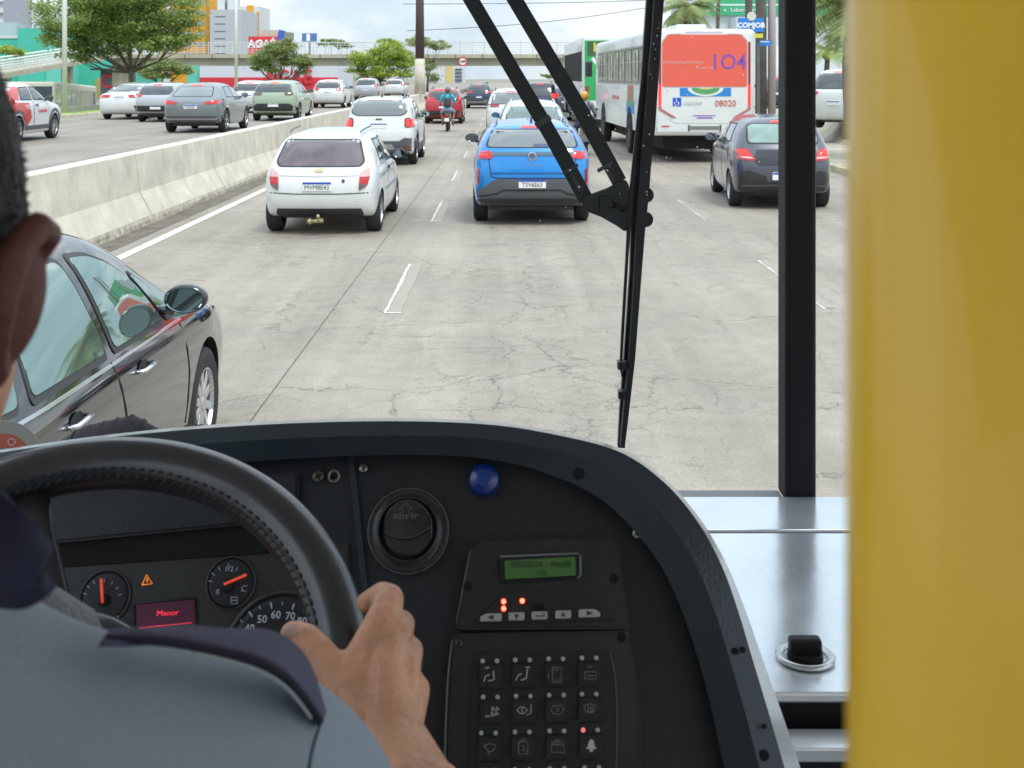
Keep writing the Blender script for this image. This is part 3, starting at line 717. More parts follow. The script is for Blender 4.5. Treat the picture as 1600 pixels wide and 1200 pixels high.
car('black_suv', 'black SUV with glowing red lamps glimpsed between the two wiper arms', (1.75, 58, 0), std_suv(1.86, 1.95, 4.5, 1.2, .37, detail=0, sub=1, rear_parts=suv_lamps(1.25, .26, .5, .9, REDL)), NAVY, G_R)
car('charcoal_car', 'charcoal car with red lamps partly hidden by the helmeted rider', (3.35, 66, 0), std_suv(1.8, 1.62, 4.3, 1.1, .34, detail=0, sub=1, rear_parts=suv_lamps(1.08, .16, .5, .88)), DARKP, G_R)

# far carriageway, road surface at .5
Z5 = .5
car('grey_coupe_suv', 'grey blue sloping-roof SUV with silver skid trim, nearest beyond the barrier', (-9.45, 35.6, Z5), std_suv(1.84, 1.52, 4.4, 1.04, .35, detail=1, glass=mat('grey_car_glass', (0, 0, 0)), rails=None, rear=[.18, .06, 0, .02, .10, .42, .80], plate=(.80, 'RXB2E87'), brake=(.17, 1.44), wr=.68,
    rwin=[(-.62, 1.10), (.62, 1.10), (.54, 1.40), (-.54, 1.40)],
    rear_parts=both('tail_light', [(-.88, 1.03), (-.62, .99), (-.40, .93), (-.45, .87), (-.86, .89)], RED, .016) + both('lit_lamp', [(-.85, .99), (-.70, .97), (-.70, .92), (-.84, .92)], REDL, .024) + [('bumper_cladding', [(-.92, .26), (.92, .26), (.92, .52), (-.92, .52)], GREYT, .01), ('bumper_silver', strip2([(-.84, .47), (-.7, .42), (.7, .42), (.84, .47)], .05), mat('satin_silver', (0, 0, 0)), .02)]), GREYP, G_L)
car('white_sedan', 'white sedan with wide red tail lights beside the grass verge', (-15.25, 46.8, Z5), std_sedan(1.80, 1.46, 4.5, detail=0, plate=(.86, ''), rear_parts=suv_lamps(.93, .14, .35, .86)), WHITE, G_L)
car('silver_hatchback', 'silver car with black lower bumper between white sedan and grey SUV', (-13.05, 44.2, Z5), std_suv(1.70, 1.50, 4.0, 1.0, .31, detail=0, rails=None, plate=(.55, ''), rear_parts=suv_lamps(1.0, .14, .5, .82) + [('bumper_cladding', [(-.86, .28), (.86, .28), (.86, .62), (-.86, .62)], BLKP, .012)]), SILV, G_L)
car('sage_green_suv', 'sage green SUV with black bumper beyond the barrier under the small tree', (-8.85, 45.2, Z5), std_suv(1.80, 1.57, 4.3, 1.08, .35, detail=0, rails=None, plate=(.62, ''), rear_parts=suv_lamps(1.04, .12, .42, .84, mat('smoked_lamp', (0, 0, 0))) + [('bumper_cladding', [(-.92, .26), (.92, .26), (.92, .52), (.6, .68), (-.6, .68), (-.92, .52)], BLKP, .012)]), GREENP, G_L)
car('pale_silver_car', 'pale silver car half hidden between the grey blue and green SUVs', (-11.95, 55, Z5), std_suv(1.76, 1.52, 4.2, 1.02, .33, detail=0, sub=1, rails=None, rear_parts=suv_lamps(1.0)), WHITE2, G_L)
car('dark_sedan', 'dark sedan roof showing above the grey blue SUV bonnet', (-14.6, 66, Z5), std_sedan(1.76, 1.5, 4.4, detail=0, sub=1, rear_parts=suv_lamps(.93)), DARKP, G_L)
car('white_compact', 'white compact with red high brake light to the right of the sage green SUV', (-9.6, 64, Z5), std_suv(1.74, 1.55, 4.1, 1.05, .32, detail=0, sub=1, rails=None, rear_parts=suv_lamps(1.02, .18, .45, .86)), WHITE, G_L)
car('silver_minivan', 'silver car with one red lamp behind the white compact', (-9.9, 84, Z5), std_suv(1.76, 1.62, 4.2, 1.08, .33, detail=0, sub=1, rails=None, rear_parts=suv_lamps(1.1, .2, .62, .86)), SILV, G_L)
car('distant_white_car', 'small white car furthest off beyond the barrier, left of the utility pole', (-9.2, 98, Z5), std_suv(1.74, 1.55, 4.2, 1.05, .33, detail=0, sub=1, rails=None, rear_parts=suv_lamps(1.05)), WHITE2, G_L)
# red and white rental-looking SUV
KR = mat('red_vehicle_wrap', (.62, .05, .035), .35, coat=1)
kroot, kb = car('red_and_white_suv', 'white SUV with red wrapped rear quarter and lettering on its door', (-13.35, 29.6, Z5), std_suv(1.76, 1.56, 4.1, 1.06, .33, detail=1, rails=None, plate=(.8, ''),
    rear_parts=suv_lamps(1.08, .16, .5, .86) + [('wrap', [(-.62, .60), (.86, .60), (.8, 1.0), (-.6, 1.0)], KR, .006)],
    side_parts=[('wrap', [(.03, .62), (.45, .66), (.9, .86), (1.15, .40), (1.3, .36), (1.62, .62), (1.5, 1.02), (.9, 1.03), (.1, 1.1)], KR, .005), ('roof_wrap', [(.25, 1.14), (.92, 1.08), (1.2, 1.49), (.6, 1.52)], KR, .005),
                ('arch_cladding', strip2([(.36, .34), (.42, .6), (.58, .76), (.8, .81), (1.02, .76), (1.18, .6), (1.24, .34)], .08), GREYT, .013), ('arch_cladding', strip2([(2.81, .34), (2.87, .6), (3.03, .76), (3.25, .81), (3.47, .76), (3.63, .6), (3.69, .34)], .08), GREYT, .013), ('sill_cladding', [(1.2, .3), (2.85, .3), (2.85, .42), (1.2, .42)], GREYT, .014),
                ('door_seam', strip2([(1.78, .4), (1.78, 1.05)], .014), SEAM, .007), ('door_handle', [(1.9, .93), (2.08, .93), (2.08, .97), (1.9, .97)], BLKP, .02)]), WHITE, G_L)
SIDE_R = Matrix.Rotation(PI / 2, 4, 'Z') @ Matrix.Rotation(PI / 2, 4, 'X')     # letters on a right-hand side, read from +X
text_mesh('door_lettering', 'Locações', .16, Matrix.Translation((hit(kb, 2.35, .8, 'X', 1) + .012, 2.35, .80)) @ SIDE_R, KR, kroot, .003)
text_mesh('wrap_lettering', 'red', .26, Matrix.Translation((hit(kb, 1.4, .9, 'X', 1) + .012, 1.38, .93)) @ SIDE_R, mat('wrap_white_letters', (.8, .76, .74), .4), kroot, .003)
# parked on the right bank
car('parked_white_pickup', 'white pickup parked on the right bank beyond the windscreen post', (10.0, 36, .6), std_suv(1.9, 1.85, 4.9, 1.2, .38, detail=0, rails=None, rear_parts=suv_lamps(1.1)), WHITE, 'vehicles parked on the right bank', rz=math.radians(-38))
car('parked_dark_car', 'dark car parked on the right bank beside the utility poles', (13.0, 56, .62), std_suv(1.8, 1.6, 4.3, 1.05, .34, detail=0, sub=1, rails=None, rear_parts=suv_lamps(1.0)), NAVY, 'vehicles parked on the right bank', rz=math.radians(-8))

# black sedan alongside, closest
PS = std_sedan(1.80, 1.49, 4.63, .93, .325, detail=1, glass=SEDG, sglass=SEDG, deck=1.06, yr=1.02, yf=3.68, ycowl=3.62, yroof=2.75, brake=None, plate=(.75, ''), sub=3, wr=.66,
  spokes=10, rim=mat('bright_alloy', (.62, .63, .64), .25, metal=.9), mirror=(3.02, 1.01), mirror_mat=BLACKP,
  swins=[[(.92, .985), (1.20, .97), (1.34, 1.20), (1.42, 1.295), (1.22, 1.235), (1.03, 1.12)], [(1.30, .965), (2.12, .95), (2.12, 1.405), (1.95, 1.405), (1.75, 1.388), (1.57, 1.345), (1.44, 1.25)], [(2.20, .95), (3.00, .93), (2.88, 1.13), (2.76, 1.235), (2.60, 1.318), (2.40, 1.385), (2.20, 1.405)], [(3.04, .93), (3.36, .92), (3.12, 1.08), (2.86, 1.225), (2.85, 1.19)]],
  rear_parts=suv_lamps(.93, .14, .4, .84, REDD),
  side_parts=[('chrome_strip', strip2([(.90, .955), (1.4, .935), (2.2, .92), (3.25, .90)], .012), CHR, .006),
   ('door_seam', strip2([(2.20, .30), (2.24, .6), (2.14, .93)], .012), SEAM, .004), ('door_seam', strip2([(3.25, .34), (3.28, .6), (3.22, .88)], .012), SEAM, .004), ('door_seam', strip2([(1.20, .70), (1.05, .82), (1.02, .95)], .012), SEAM, .004), ('door_seam', strip2([(1.20, .70), (1.38, .48), (1.42, .30)], .012), SEAM, .004),
   ('fuel_flap', strip2(rpoly([(.72, .70), (.90, .70), (.90, .86), (.72, .86)], .03) + [(.75, .70)], .007), SEAM, .004)])
sroot, sb = car('black_sedan', 'glossy black sedan alongside the bus, mirror and alloy front wheel showing', (-2.60, 3.12, 0), PS, BLACKP, G_R)
for hy in (1.52, 2.40):
    hx = hit(sb, hy + .08, .82, 'X', 1)
    bm = bmesh.new(); lathe(bm, [(0, .0), (.055, .0), (.05, .002)], 16, 'X', c=(hx + .002, hy + .10, .815), M=Matrix.Diagonal((1, 1.4, .8, 1)))
    bobj('handle_recess', bm, SEAM, sroot)
    bm = bmesh.new(); tube(bm, [(hx - .005, hy, .82), (hx + .035, hy + .02, .825), (hx + .042, hy + .10, .83), (hx + .035, hy + .18, .825), (hx - .005, hy + .20, .82)], .014, 8, flat=.7); bobj('door_handle', bm, CHR, sroot, smooth=True)
bm = bmesh.new()

# ------------------------------------------------------------------ buses
BUSW = mat('bus_white', (.70, .72, .71), .4, coat=.5, var=.06, scale=1.2)
BUSG = mat('bus_window_glass', (.02, .02, .02), .08, spec=.8, var=.5, scale=1.5)
def bus_shell(root, W_, L_, zb, H, m, bev=.16):
    bm = bmesh.new(); box(bm, -W_ / 2, W_ / 2, 0, L_, zb, H)
    bmesh.ops.bevel(bm, geom=[e for e in bm.edges if (e.verts[0].co - e.verts[1].co).normalized().y ** 2 < .5 or e.verts[0].co.z > 1], offset=bev, segments=5, profile=.6, affect='EDGES')
    o = bobj('body', bm, m, root); o.data.shade_smooth(); o.data.set_sharp_from_angle(angle=.6)
    bvh = BVHTree.FromPolygons([v.co for v in o.data.vertices], [tuple(p.vertices) for p in o.data.polygons])
    return o, bvh
bus = empty('city_bus', (5.06, 30.0, 0), 'white city bus with red rear window panel reading 104 in the right lane', 'bus', rz=math.radians(2.1))
bus_shell(bus, 2.6, 13, .70, 3.42, BUSW)
_, bvb = None, None
bo = [c for c in bus.children if c.name.startswith('body')][0]
bvb = BVHTree.FromPolygons([v.co for v in bo.data.vertices], [tuple(p.vertices) for p in bo.data.polygons])
def bp(nm, poly, m, off=.012, **k): return patch(bvb, poly, 'Y', off, nm, m, bus, .15, **k)
REDW = mat('coral_red_window_film', (.76, .115, .075), .45, coat=.15, var=.04, scale=1)
bp('rear_window_panel', rpoly([(-1.08, 1.95), (1.08, 1.95), (1.08, 3.08), (.92, 3.27), (-.92, 3.27), (-1.08, 3.08)], .06), REDW, .015)
bp('roof_band', [(-.5, 3.315), (.45, 3.315), (.45, 3.36), (-.5, 3.36)], mat('lilac_band', (.42, .42, .58), .4), .012)
for s in (1, -1):
    f = (lambda p: p) if s > 0 else flipx
    bp('lamp_strip', f([(1.11, 1.97), (1.17, 1.97), (1.17, 3.1), (1.11, 3.1)]), mat('dark_red_strip', (.28, .03, .05), .3), .014)
    bp('tail_light', f([(1.105, 1.47), (1.175, 1.45), (1.175, 2.0), (1.105, 2.0)]), REDL, .02)
    bp('lamp_corner', f([(1.105, 1.455), (1.175, 1.435), (1.17, 1.37), (.83, 1.16), (.72, 1.17), (1.10, 1.39)]), mat('rosy_reflector', (.45, .16, .15), .3), .018)
    bp('corner_fin', f(strip2([(1.14, 3.08), (.96, 3.29), (.6, 3.32)], .04)), WHITE, .022)
bp('blue_panel', [(-.63, 1.71), (.67, 1.71), (.67, 1.92), (-.63, 1.92)], mat('bus_blue', (.02, .22, .62), .4), .013)
arc = lambda r, k0=0: [(.02 + r * math.cos(a), 1.92 - (r * .46) * math.sin(a)) for a in [PI * i / 16 for i in range(17)]]
bp('white_arc', arc(.46), mat('arc_white', (.72, .74, .7), .4), .016); bp('green_arc', arc(.36), mat('arc_green', (.10, .34, .13), .4), .019); bp('yellow_arc', [(.02 + .2 * math.cos(a), 1.922 - .04 * math.sin(a)) for a in [PI * i / 8 for i in range(9)]], mat('arc_yellow', (.65, .6, .25), .4), .022)
bp('access_sign', [(-.81, 1.46), (-.60, 1.46), (-.60, 1.67), (-.81, 1.67)], mat('sign_blue', (.02, .09, .55), .4), .014)
def flat2(nm, polys, y, m, parent):
    bm = bmesh.new()
    for pl in polys: prism(bm, [(x, y, z) for x, z in pl], (0, .004, 0))
    return bobj(nm, bm, m, parent)
SWHT = mat('sign_white', (.78, .79, .8), .5)
flat2('wheelchair_symbol', [ellipse(-.725, 1.64, .016, .016, 10), strip2([(-.725, 1.62), (-.72, 1.56), (-.67, 1.555), (-.645, 1.50)], .016), strip2([(-.725 + .05 * math.cos(a), 1.525 + .05 * math.sin(a)) for a in [2.2 + i * .4 for i in range(11)]], .012)], -.017, SWHT, bus)
text_mesh('fleet_number', '08020', .23, Matrix.Translation((.53, -.012, 1.52)) @ FACE_BACK, mat('fleet_red', (.58, .10, .07), .4), bus, .003, sx=.95)
text_mesh('route_number', '1O4', .56, Matrix.Translation((.60, -.018, 2.56)) @ FACE_BACK, mat('violet_print', (.22, .08, .42), .4), bus, .003, sx=.92, bold=.004)
text_mesh('slogan', 'AUTORAZ ELETRÔNICA', .095, Matrix.Translation((-.55, -.018, 2.56)) @ FACE_BACK, mat('pale_print', (.72, .45, .42), .4), bus, .003)
text_mesh('slogan', 'CONSULTORIA', .07, Matrix.Translation((.02, -.018, 2.42)) @ FACE_BACK, mat('pale_print', (0, 0, 0)), bus, .003)
flat2('panel_seam', [strip2([(-.93, 1.13), (-.75, 1.02), (.75, 1.02), (.93, 1.13)], .012), strip2([(-1.25, .80), (1.25, .80)], .008)], -.002, mat('seam_grey', (.3, .31, .3), .6), bus)
flat2('lower_print', [[(-.30, 1.20), (.28, 1.20), (.28, 1.225), (-.30, 1.225)], [(-.2, 1.14), (.2, 1.14), (.2, 1.175), (-.2, 1.175)]], -.004, mat('violet_print', (0, 0, 0)), bus)
bp('exhaust_grille', [(-.36, .86), (.36, .86), (.36, .95), (-.36, .95)], mat('grille_grey', (.18, .18, .17), .7), .012)
for s in (1, -1): bp('grille_clip', [(s * .40 - .02, .83), (s * .40 + .02, .83), (s * .40 + .02, .98), (s * .40 - .02, .98)], BLKP, .02)
bp('maker_badge', [(-1.1, .93), (-.9, .93), (-.9, .965), (-1.1, .965)], KR, .008)
text_mesh('small_print', 'LIGAÇÃO', .11, Matrix.Translation((-.30, -.010, 1.52)) @ FACE_BACK, mat('faint_grey_print', (.42, .44, .44), .5), bus, .002)
# side glazing
xl = -1.3
def sidebox(nm, y0, y1, z0, z1, m, t=.012, side=-1, bev=.0, dx=0):
    x = side * 1.3
    return boxo(nm, *( (x - t, x + .004) if side < 0 else (x - .004, x + t)), y0, y1, z0, z1, m, bus, bev)
for side in (-1, 1):
    sidebox('window_band', .9, 12.2, 1.98, 3.05, mat('bus_band_grey', (.30, .31, .30), .5), .006, side)
    for k in range(8):
        y0 = 1.05 + k * 1.38
        fr = sidebox('window', y0, y0 + 1.2, 2.04, 3.0, BUSG, .014, side)
        for j in range(2):
            wv = boxo('sliding_pane', *((side * 1.3 - .02, side * 1.3 - .012) if side < 0 else (side * 1.3 + .012, side * 1.3 + .02)), y0 + .12 + j * .56, y0 + .50 + j * .56, 2.08, 2.95, mat('painted_reflection_pane', (.40, .40, .34), .15, var=.7, scale=1.6), fr)  # pale mottled colour paints reflections onto the dark window
        boxo('window_bar', *((-1.324, -1.3) if side < 0 else (1.3, 1.324)), y0, y0 + 1.2, 2.60, 2.625, mat('satin_silver', (0, 0, 0)), fr)
    for yy in (4.3, 10.6):
        bm = bmesh.new(); lathe(bm, [(0, 0), (.62, 0), (.62, .006), (0, .006)], 24, 'X', c=(side * 1.3 if side > 0 else side * 1.306, yy, .72)); bobj('wheel_arch', bm, WELL, bus)
        wheel(bus, side * 1.20, yy, .50, .27, side, STEELR, 8)
    sidebox('logo_green', 3.5, 4.75, 1.35, 1.96, mat('arc_green', (0, 0, 0)), .008, side)
    sidebox('logo_blue', 3.35, 4.95, 1.15, 1.5, mat('bus_blue', (0, 0, 0)), .006, side)
    sidebox('logo_red', 3.8, 4.45, 1.5, 1.96, mat('fleet_red', (0, 0, 0)), .011, side)
    sidebox('side_lettering_band', 6.6, 8.3, 1.5, 1.62, mat('rosy_reflector', (0, 0, 0)), .008, side)
boxo('roof_unit', -.5, .3, 1.2, 2.6, 3.43, 3.58, BUSW, bus, .05)
boxo('chassis', -1.0, 1.0, .4, 12.4, .35, .75, WELL, bus)
boxo('mud_flap', -1.2, -.7, 3.4, 3.43, .15, .6, BLKP, bus); boxo('mud_flap', .7, 1.2, 3.4, 3.43, .15, .6, BLKP, bus)
for s in (-1, 1): boxo('side_mirror', s * 1.55 - .12, s * 1.55 + .12, 12.9, 13.05, 2.2, 2.75, BLKP, bus, .03)

gb_ = empty('green_backed_bus', (4.62, 50.5, 0), 'white bus with bright green rear end in front of the 104 bus', 'bus', rz=math.radians(1))
o_, _ = bus_shell(gb_, 2.6, 12, .5, 3.95, BUSW)
boxo('rear_panel', -1.22, 1.22, -.012, 0, 1.2, 3.75, mat('bus_green', (.035, .36, .10), .4, var=.25, scale=.8), gb_, 0)
boxo('rear_window', -1.1, 1.1, -.02, -.012, 3.1, 3.7, mat('dark_green_film', (.06, .11, .06), .3), gb_)
text_mesh('rear_lettering', 'IC', .5, Matrix.Translation((-.62, -.024, 3.45)) @ FACE_BACK, mat('yellow_print', (.62, .60, .06), .4), gb_, .004, bold=.02)
flat2('white_swoosh', [strip2([(-.9, 3.0), (-.5, 2.5), (-.35, 2.0), (-.2, 1.5)], .14)], -.02, SWHT, gb_)
boxo('side_window', -1.325, -1.30, .6, 11.2, 2.0, 3.3, WELL, gb_)
for yy in (3.3, 9.5):
    for s in (-1, 1): wheel(gb_, s * 1.2, yy, .5, .27, s, STEELR, 8)
for s in (-1, 1): boxo('tail_light', s * 1.12 - .07, s * 1.12 + .07, -.03, -.012, 1.3, 1.8, REDD, gb_)

# oncoming bus on the lower service road, roofline just showing
ob = empty('service_road_bus', (-23.6, 62, -1.45), 'long cream bus with dark windscreen on the low road beyond the grass verge', 'bus', rz=math.radians(9), rx=math.radians(-1.6))
bus_shell(ob, 2.5, 12, .4, 3.4, mat('cream_bus_paint', (.55, .53, .45), .5))
for c in list(ob.children): c.location = (-1.25, 0, 0)
WSC = mat('bus_windscreen', (.02, .03, .04), .1, coat=1)
boxo('windscreen', -2.38, -.12, -.03, 0, 1.7, 3.15, WSC, ob, 0)
text_mesh('route_sign', '0-331', .3, Matrix.Translation((-1.3, -.04, 3.0)) @ FACE_BACK, mat('dim_route_letters', (.35, .42, .55), .5), ob, .003)
for k in range(9): boxo('window', 0, .014, .5 + k * 1.27, 1.5 + k * 1.27, 2.05, 3.05, mat('blue_grey_bus_pane', (.16, .20, .22), .15, coat=1), ob)
for yy in (2.3, 9): 
    wheel(ob, -.08, yy, .48, .27, 1, STEELR, 8); wheel(ob, -2.42, yy, .48, .27, -1, STEELR, 8)
# ------------------------------------------------------------------ motorcycles and their riders
def motorcycle(name, label, pos, tankm, rz=0):
    r = empty(name, pos, label, 'motorcycle', None, rz)
    for y in (.30, 1.55): 
        bm = bmesh.new(); lathe(bm, [(.22, -.04), (.29, -.05), (.31, 0), (.29, .05), (.22, .04), (.22, -.04)], 24, 'X', c=(0, y, .31)); w_ = bobj('wheel', bm, RUB, r, smooth=True)
        bm = bmesh.new(); lathe(bm, [(0, -.05), (.05, -.05), (.05, .05), (0, .05)], 12, 'X', c=(0, y, .31))
        for k in range(6): box(bm, -.012, .012, -.012, .012, .04, .23, 0, Matrix.Translation((0, y, .31)) @ Matrix.Rotation(k * PI / 3, 4, 'X'))
        lathe(bm, [(.205, -.03), (.225, -.03), (.225, .03), (.205, .03), (.205, -.03)], 20, 'X', c=(0, y, .31)); bobj('rim', bm, STEELR, w_)
    bm = bmesh.new(); tube(bm, [(0, .02, .62), (0, .35, .74), (0, .8, .76)], [.06, .12, .12], 12, flat=.6); bobj('seat', bm, BLKP, r, smooth=True)
    bm = bmesh.new(); tube(bm, [(0, .75, .80), (0, .95, .88), (0, 1.2, .84)], [.09, .15, .09], 12); bobj('tank', bm, tankm, r, smooth=True)
    bm = bmesh.new(); tube(bm, [(0, .06, .60), (0, .0, .50), (0, -.04, .38)], [.07, .06, .05], 8, flat=.4); bobj('rear_fender', bm, BLKP, r, smooth=True)
    boxo('tail_light', -.06, .06, -.03, .02, .62, .70, RED, r, .01); boxo('number_plate', -.09, .09, -.075, -.06, .42, .56, PLW, r, .004)
    bm = bmesh.new(); ellipsoid(bm, (0, .85, .42), (.13, .22, .18)); box(bm, -.05, .05, .4, 1.3, .45, .70); bobj('engine', bm, mat('engine_grey', (.12, .12, .12), .4, metal=.6), r, smooth=True)
    for s in (1, -1):
        bm = bmesh.new(); tube(bm, [(s * .09, .30, .31), (s * .09, .9, .40)], .02, 6); bobj('swing_arm', bm, BLKP, r)
        bm = bmesh.new(); tube(bm, [(s * .07, 1.55, .31), (s * .07, 1.28, .95)], .022, 8); bobj('fork', bm, CHR, r)
        bm = bmesh.new(); tube(bm, [(s * .30, 1.16, 1.04), (s * .34, 1.18, 1.22)], .008, 5); ellipsoid(bm, (s * .36, 1.18, 1.26), (.06, .02, .04)); bobj('mirror', bm, BLKP, r)
        bm = bmesh.new(); ellipsoid(bm, (s * .13, .0, .60), (.03, .03, .02)); bobj('indicator', bm, mat('amber_indicator', (.7, .25, .02), .3), r)
    bm = bmesh.new(); tube(bm, [(-.36, 1.06, 1.03), (-.15, 1.2, 1.0), (.15, 1.2, 1.0), (.36, 1.06, 1.03)], .014, 8); bobj('handlebar', bm, BLKP, r)
    bm = bmesh.new(); tube(bm, [(.13, .9, .30), (.14, .1, .36)], [.03, .045], 10); bobj('exhaust', bm, CHR, r, smooth=True)
    bm = bmesh.new(); lathe(bm, [(0, 0), (.08, .01), (.09, .06), (0, .12)], 16, 'Y', c=(0, 1.42, .92)); bobj('headlight', bm, LAMPW, r)
    return r
def rider(label, pos, shirtm, trom, helm, packm, shorts, rz=0):
    r = empty('person', pos, label, 'person', None, rz); sk = mat('rider_skin', (.30, .16, .10), .6)
    bm = bmesh.new()
    capsule(bm, (0, .50, .92), .13, (0, .58, 1.20), .13); capsule(bm, (0, .58, 1.2), .13, (0, .62, 1.38), .12); capsule(bm, (-.16, .62, 1.42), .065, (.16, .62, 1.42), .065)
    capsule(bm, (0, .63, 1.45), .055, (0, .66, 1.58), .055); ellipsoid(bm, (0, .67, 1.64), (.085, .10, .12)); ellipsoid(bm, (0, .775, 1.62), (.012, .02, .02))
    for s in (1, -1):
        capsule(bm, (s * .19, .62, 1.41), .055, (s * .31, .72, 1.14), .042); capsule(bm, (s * .31, .72, 1.14), .040, (s * .33, 1.02, 1.06), .028)
        capsule(bm, (s * .33, 1.02, 1.06), .034, (s * .32, 1.09, 1.05), .030)
        for k in range(4): capsule(bm, (s * (.29 + .022 * k), 1.09, 1.06), .010, (s * (.29 + .022 * k), 1.11, 1.025), .009, seg=8)
        capsule(bm, (s * .26, 1.05, 1.05), .011, (s * .27, 1.04, 1.02), .009, seg=8)
        capsule(bm, (s * .10, .50, .88), .095, (s * .24, .88, .78), .062); capsule(bm, (s * .24, .88, .78), .058, (s * .21, .62, .40), .038)
        capsule(bm, (s * .21, .60, .33), .036, (s * .22, .80, .30), .030)
    fuse('body', bm, .012, 4, sk, r)
    bm = bmesh.new(); capsule(bm, (0, .50, .96), .15, (0, .58, 1.20), .155); capsule(bm, (0, .58, 1.2), .155, (0, .62, 1.37), .14); capsule(bm, (-.17, .62, 1.41), .082, (.17, .62, 1.41), .082)
    for s in (1, -1): capsule(bm, (s * .19, .62, 1.40), .075, (s * .29, .70, 1.18), .062)
    if not shorts:
        for s in (1, -1): capsule(bm, (s * .29, .70, 1.18), .058, (s * .33, 1.0, 1.06), .042)
    fuse('shirt', bm, .014, 5, shirtm, r)
    bm = bmesh.new(); ellipsoid(bm, (0, .50, .88), (.19, .17, .12))
    for s in (1, -1):
        capsule(bm, (s * .10, .50, .88), .11, (s * .24, .88, .78), .078)
        if not shorts: capsule(bm, (s * .24, .88, .78), .072, (s * .21, .62, .40), .052)
    fuse('shorts' if shorts else 'trousers', bm, .014, 5, trom, r)
    bm = bmesh.new(); ellipsoid(bm, (0, .66, 1.665), (.125, .15, .135)); bobj('helmet', bm, helm, r, smooth=True)
    bm = bmesh.new(); ellipsoid(bm, (0, .765, 1.655), (.095, .05, .05)); bobj('visor', bm, GLS, r, smooth=True)
    bm = bmesh.new(); box(bm, -.15, .15, .26, .42, .98, 1.36, .06); bp_ = bobj('backpack', bm, packm, r, smooth=True)
    for s in (1, -1):
        bm = bmesh.new(); tube(bm, [(s * .10, .42, 1.34), (s * .11, .52, 1.50), (s * .11, .72, 1.50)], .02, 6); bobj('strap', bm, packm, bp_)
        bm = bmesh.new(); ellipsoid(bm, (s * .215, .74, .29), (.045, .13, .05)); bobj('shoe', bm, BLKP, r, smooth=True)
    return r
P1 = ((699 - HX) * 47.6 / FPX, 47.2, 0)
motorcycle('motorcycle', 'small motorcycle with white plate under the rider in cyan shirt', P1, REDP)
rider('motorcyclist in cyan shirt and pale shorts with dark backpack behind the red SUV', P1, mat('cyan_shirt', (.03, .42, .52), .8, var=.12), mat('pale_blue_shorts', (.28, .34, .46), .8), mat('grey_helmet', (.10, .10, .11), .3, coat=.5), mat('dark_backpack', (.05, .06, .075), .8, var=.3), True)
P2 = ((914 - HX) * 33.5 / FPX, 33.0, 0)
motorcycle('motorcycle', 'black motorcycle between the white crossover and the 104 bus', P2, BLKP)
rr_ = rider('motorcyclist in mustard yellow helmet, grey hooded top and dark backpack beside the bus', P2, mat('grey_hoodie', (.24, .25, .28), .85, var=.15), mat('navy_trousers', (.03, .045, .12), .8, var=.2), mat('mustard_helmet', (.58, .30, .03), .35, coat=.5), mat('patterned_backpack', (.06, .07, .10), .8, var=.7, scale=22), False)
# ------------------------------------------------------------------ buildings
def bldg(name, label, x0, x1, ytop, z, m, depth=18, zb=-1.5, cat='building'):
    a, b = W(x0, ytop, z), W(x1, ytop, z)
    root = empty(name, ((a.x + b.x) / 2, z, zb), label, cat)
    w_ = (b.x - a.x) / 2; h = a.z - zb
    boxo('wall', -w_, w_, 0, depth, 0, h, m, root)
    return root, w_, h
def px2l(root, px, py, z): p = W(px, py, z); return p.x - root.location.x, p.z - root.location.z
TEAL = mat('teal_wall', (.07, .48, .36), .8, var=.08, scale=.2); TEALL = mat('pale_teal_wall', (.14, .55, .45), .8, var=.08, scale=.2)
ORN = mat('orange_wall', (.72, .34, .025), .7, var=.06, scale=.1); WWL = mat('white_wall', (.62, .64, .66), .8, var=.07, scale=.1); GWL = mat('grey_wall', (.46, .48, .51), .8, var=.06, scale=.1)
REDB = mat('red_store_wall', (.60, .03, .045), .6, var=.06, scale=.2); WIN = mat('far_window_glass', (.10, .12, .14), .2, spec=.7); WIN2 = mat('pale_far_window', (.34, .34, .33), .3)
CREAM = mat('cream_wall', (.50, .47, .38), .8, var=.12, scale=.15)
def far_windows(root, w_, h, cols, rows, x0, x1, z0, z1, ww, wh, m=WIN):
    me = None
    for i in range(cols):
        for j in range(rows):
            cx = x0 + (x1 - x0) * (i + .5) / cols; cz = z0 + (z1 - z0) * (j + .5) / rows
            if me is None:
                o = boxo('window', -ww / 2, ww / 2, -.06, .0, -wh / 2, wh / 2, m, root); me = o.data
            else:
                o = bpy.data.objects.new('window', me); C.objects.link(o); o.parent = root
            o.location = (cx, 0, cz)
r, w_, h = bldg('teal_building', 'long low teal building behind the sloping ramp at far left', -120, 28, 57, 190, TEAL)
boxo('parapet', -w_, w_, -.15, 0, h - .3, h + .15, WWL, r)
boxo('rooftop_tank', w_ - 6, w_ - 1.5, 3, 7, h, h + 2.4, GWL, r)
r, w_, h = bldg('tall_teal_building', 'taller teal block with pale right face beside the ramp', 28, 70, 44, 188, TEAL, 14)
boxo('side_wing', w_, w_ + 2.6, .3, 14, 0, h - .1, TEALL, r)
r, w_, h = bldg('teal_wall_building', 'teal building wall seen below the ramp and the big tree', 74, 214, 88, 196, TEAL, 14)
boxo('gate_panel', 0.5, 2, -.2, 0, 0, 3.4, mat('tan_door', (.40, .33, .14), .8), r)
r, w_, h = bldg('dark_shopfront', 'dark grey shopfront with red ring logo behind the tree trunks', 157, 186, 110, 176, mat('charcoal_cladding', (.09, .10, .12), .6), 8)
bm = bmesh.new(); lathe(bm, [(1.0, 0), (1.0, .1), (.72, .1), (.72, 0)], 24, 'Y', c=(-.3, -.02, h - 1.6)); bobj('ring_logo', bm, REDB, r)
boxo('canopy', -w_ - 1, w_ + 1, -1.5, 0, h, h + .3, BLKP, r)
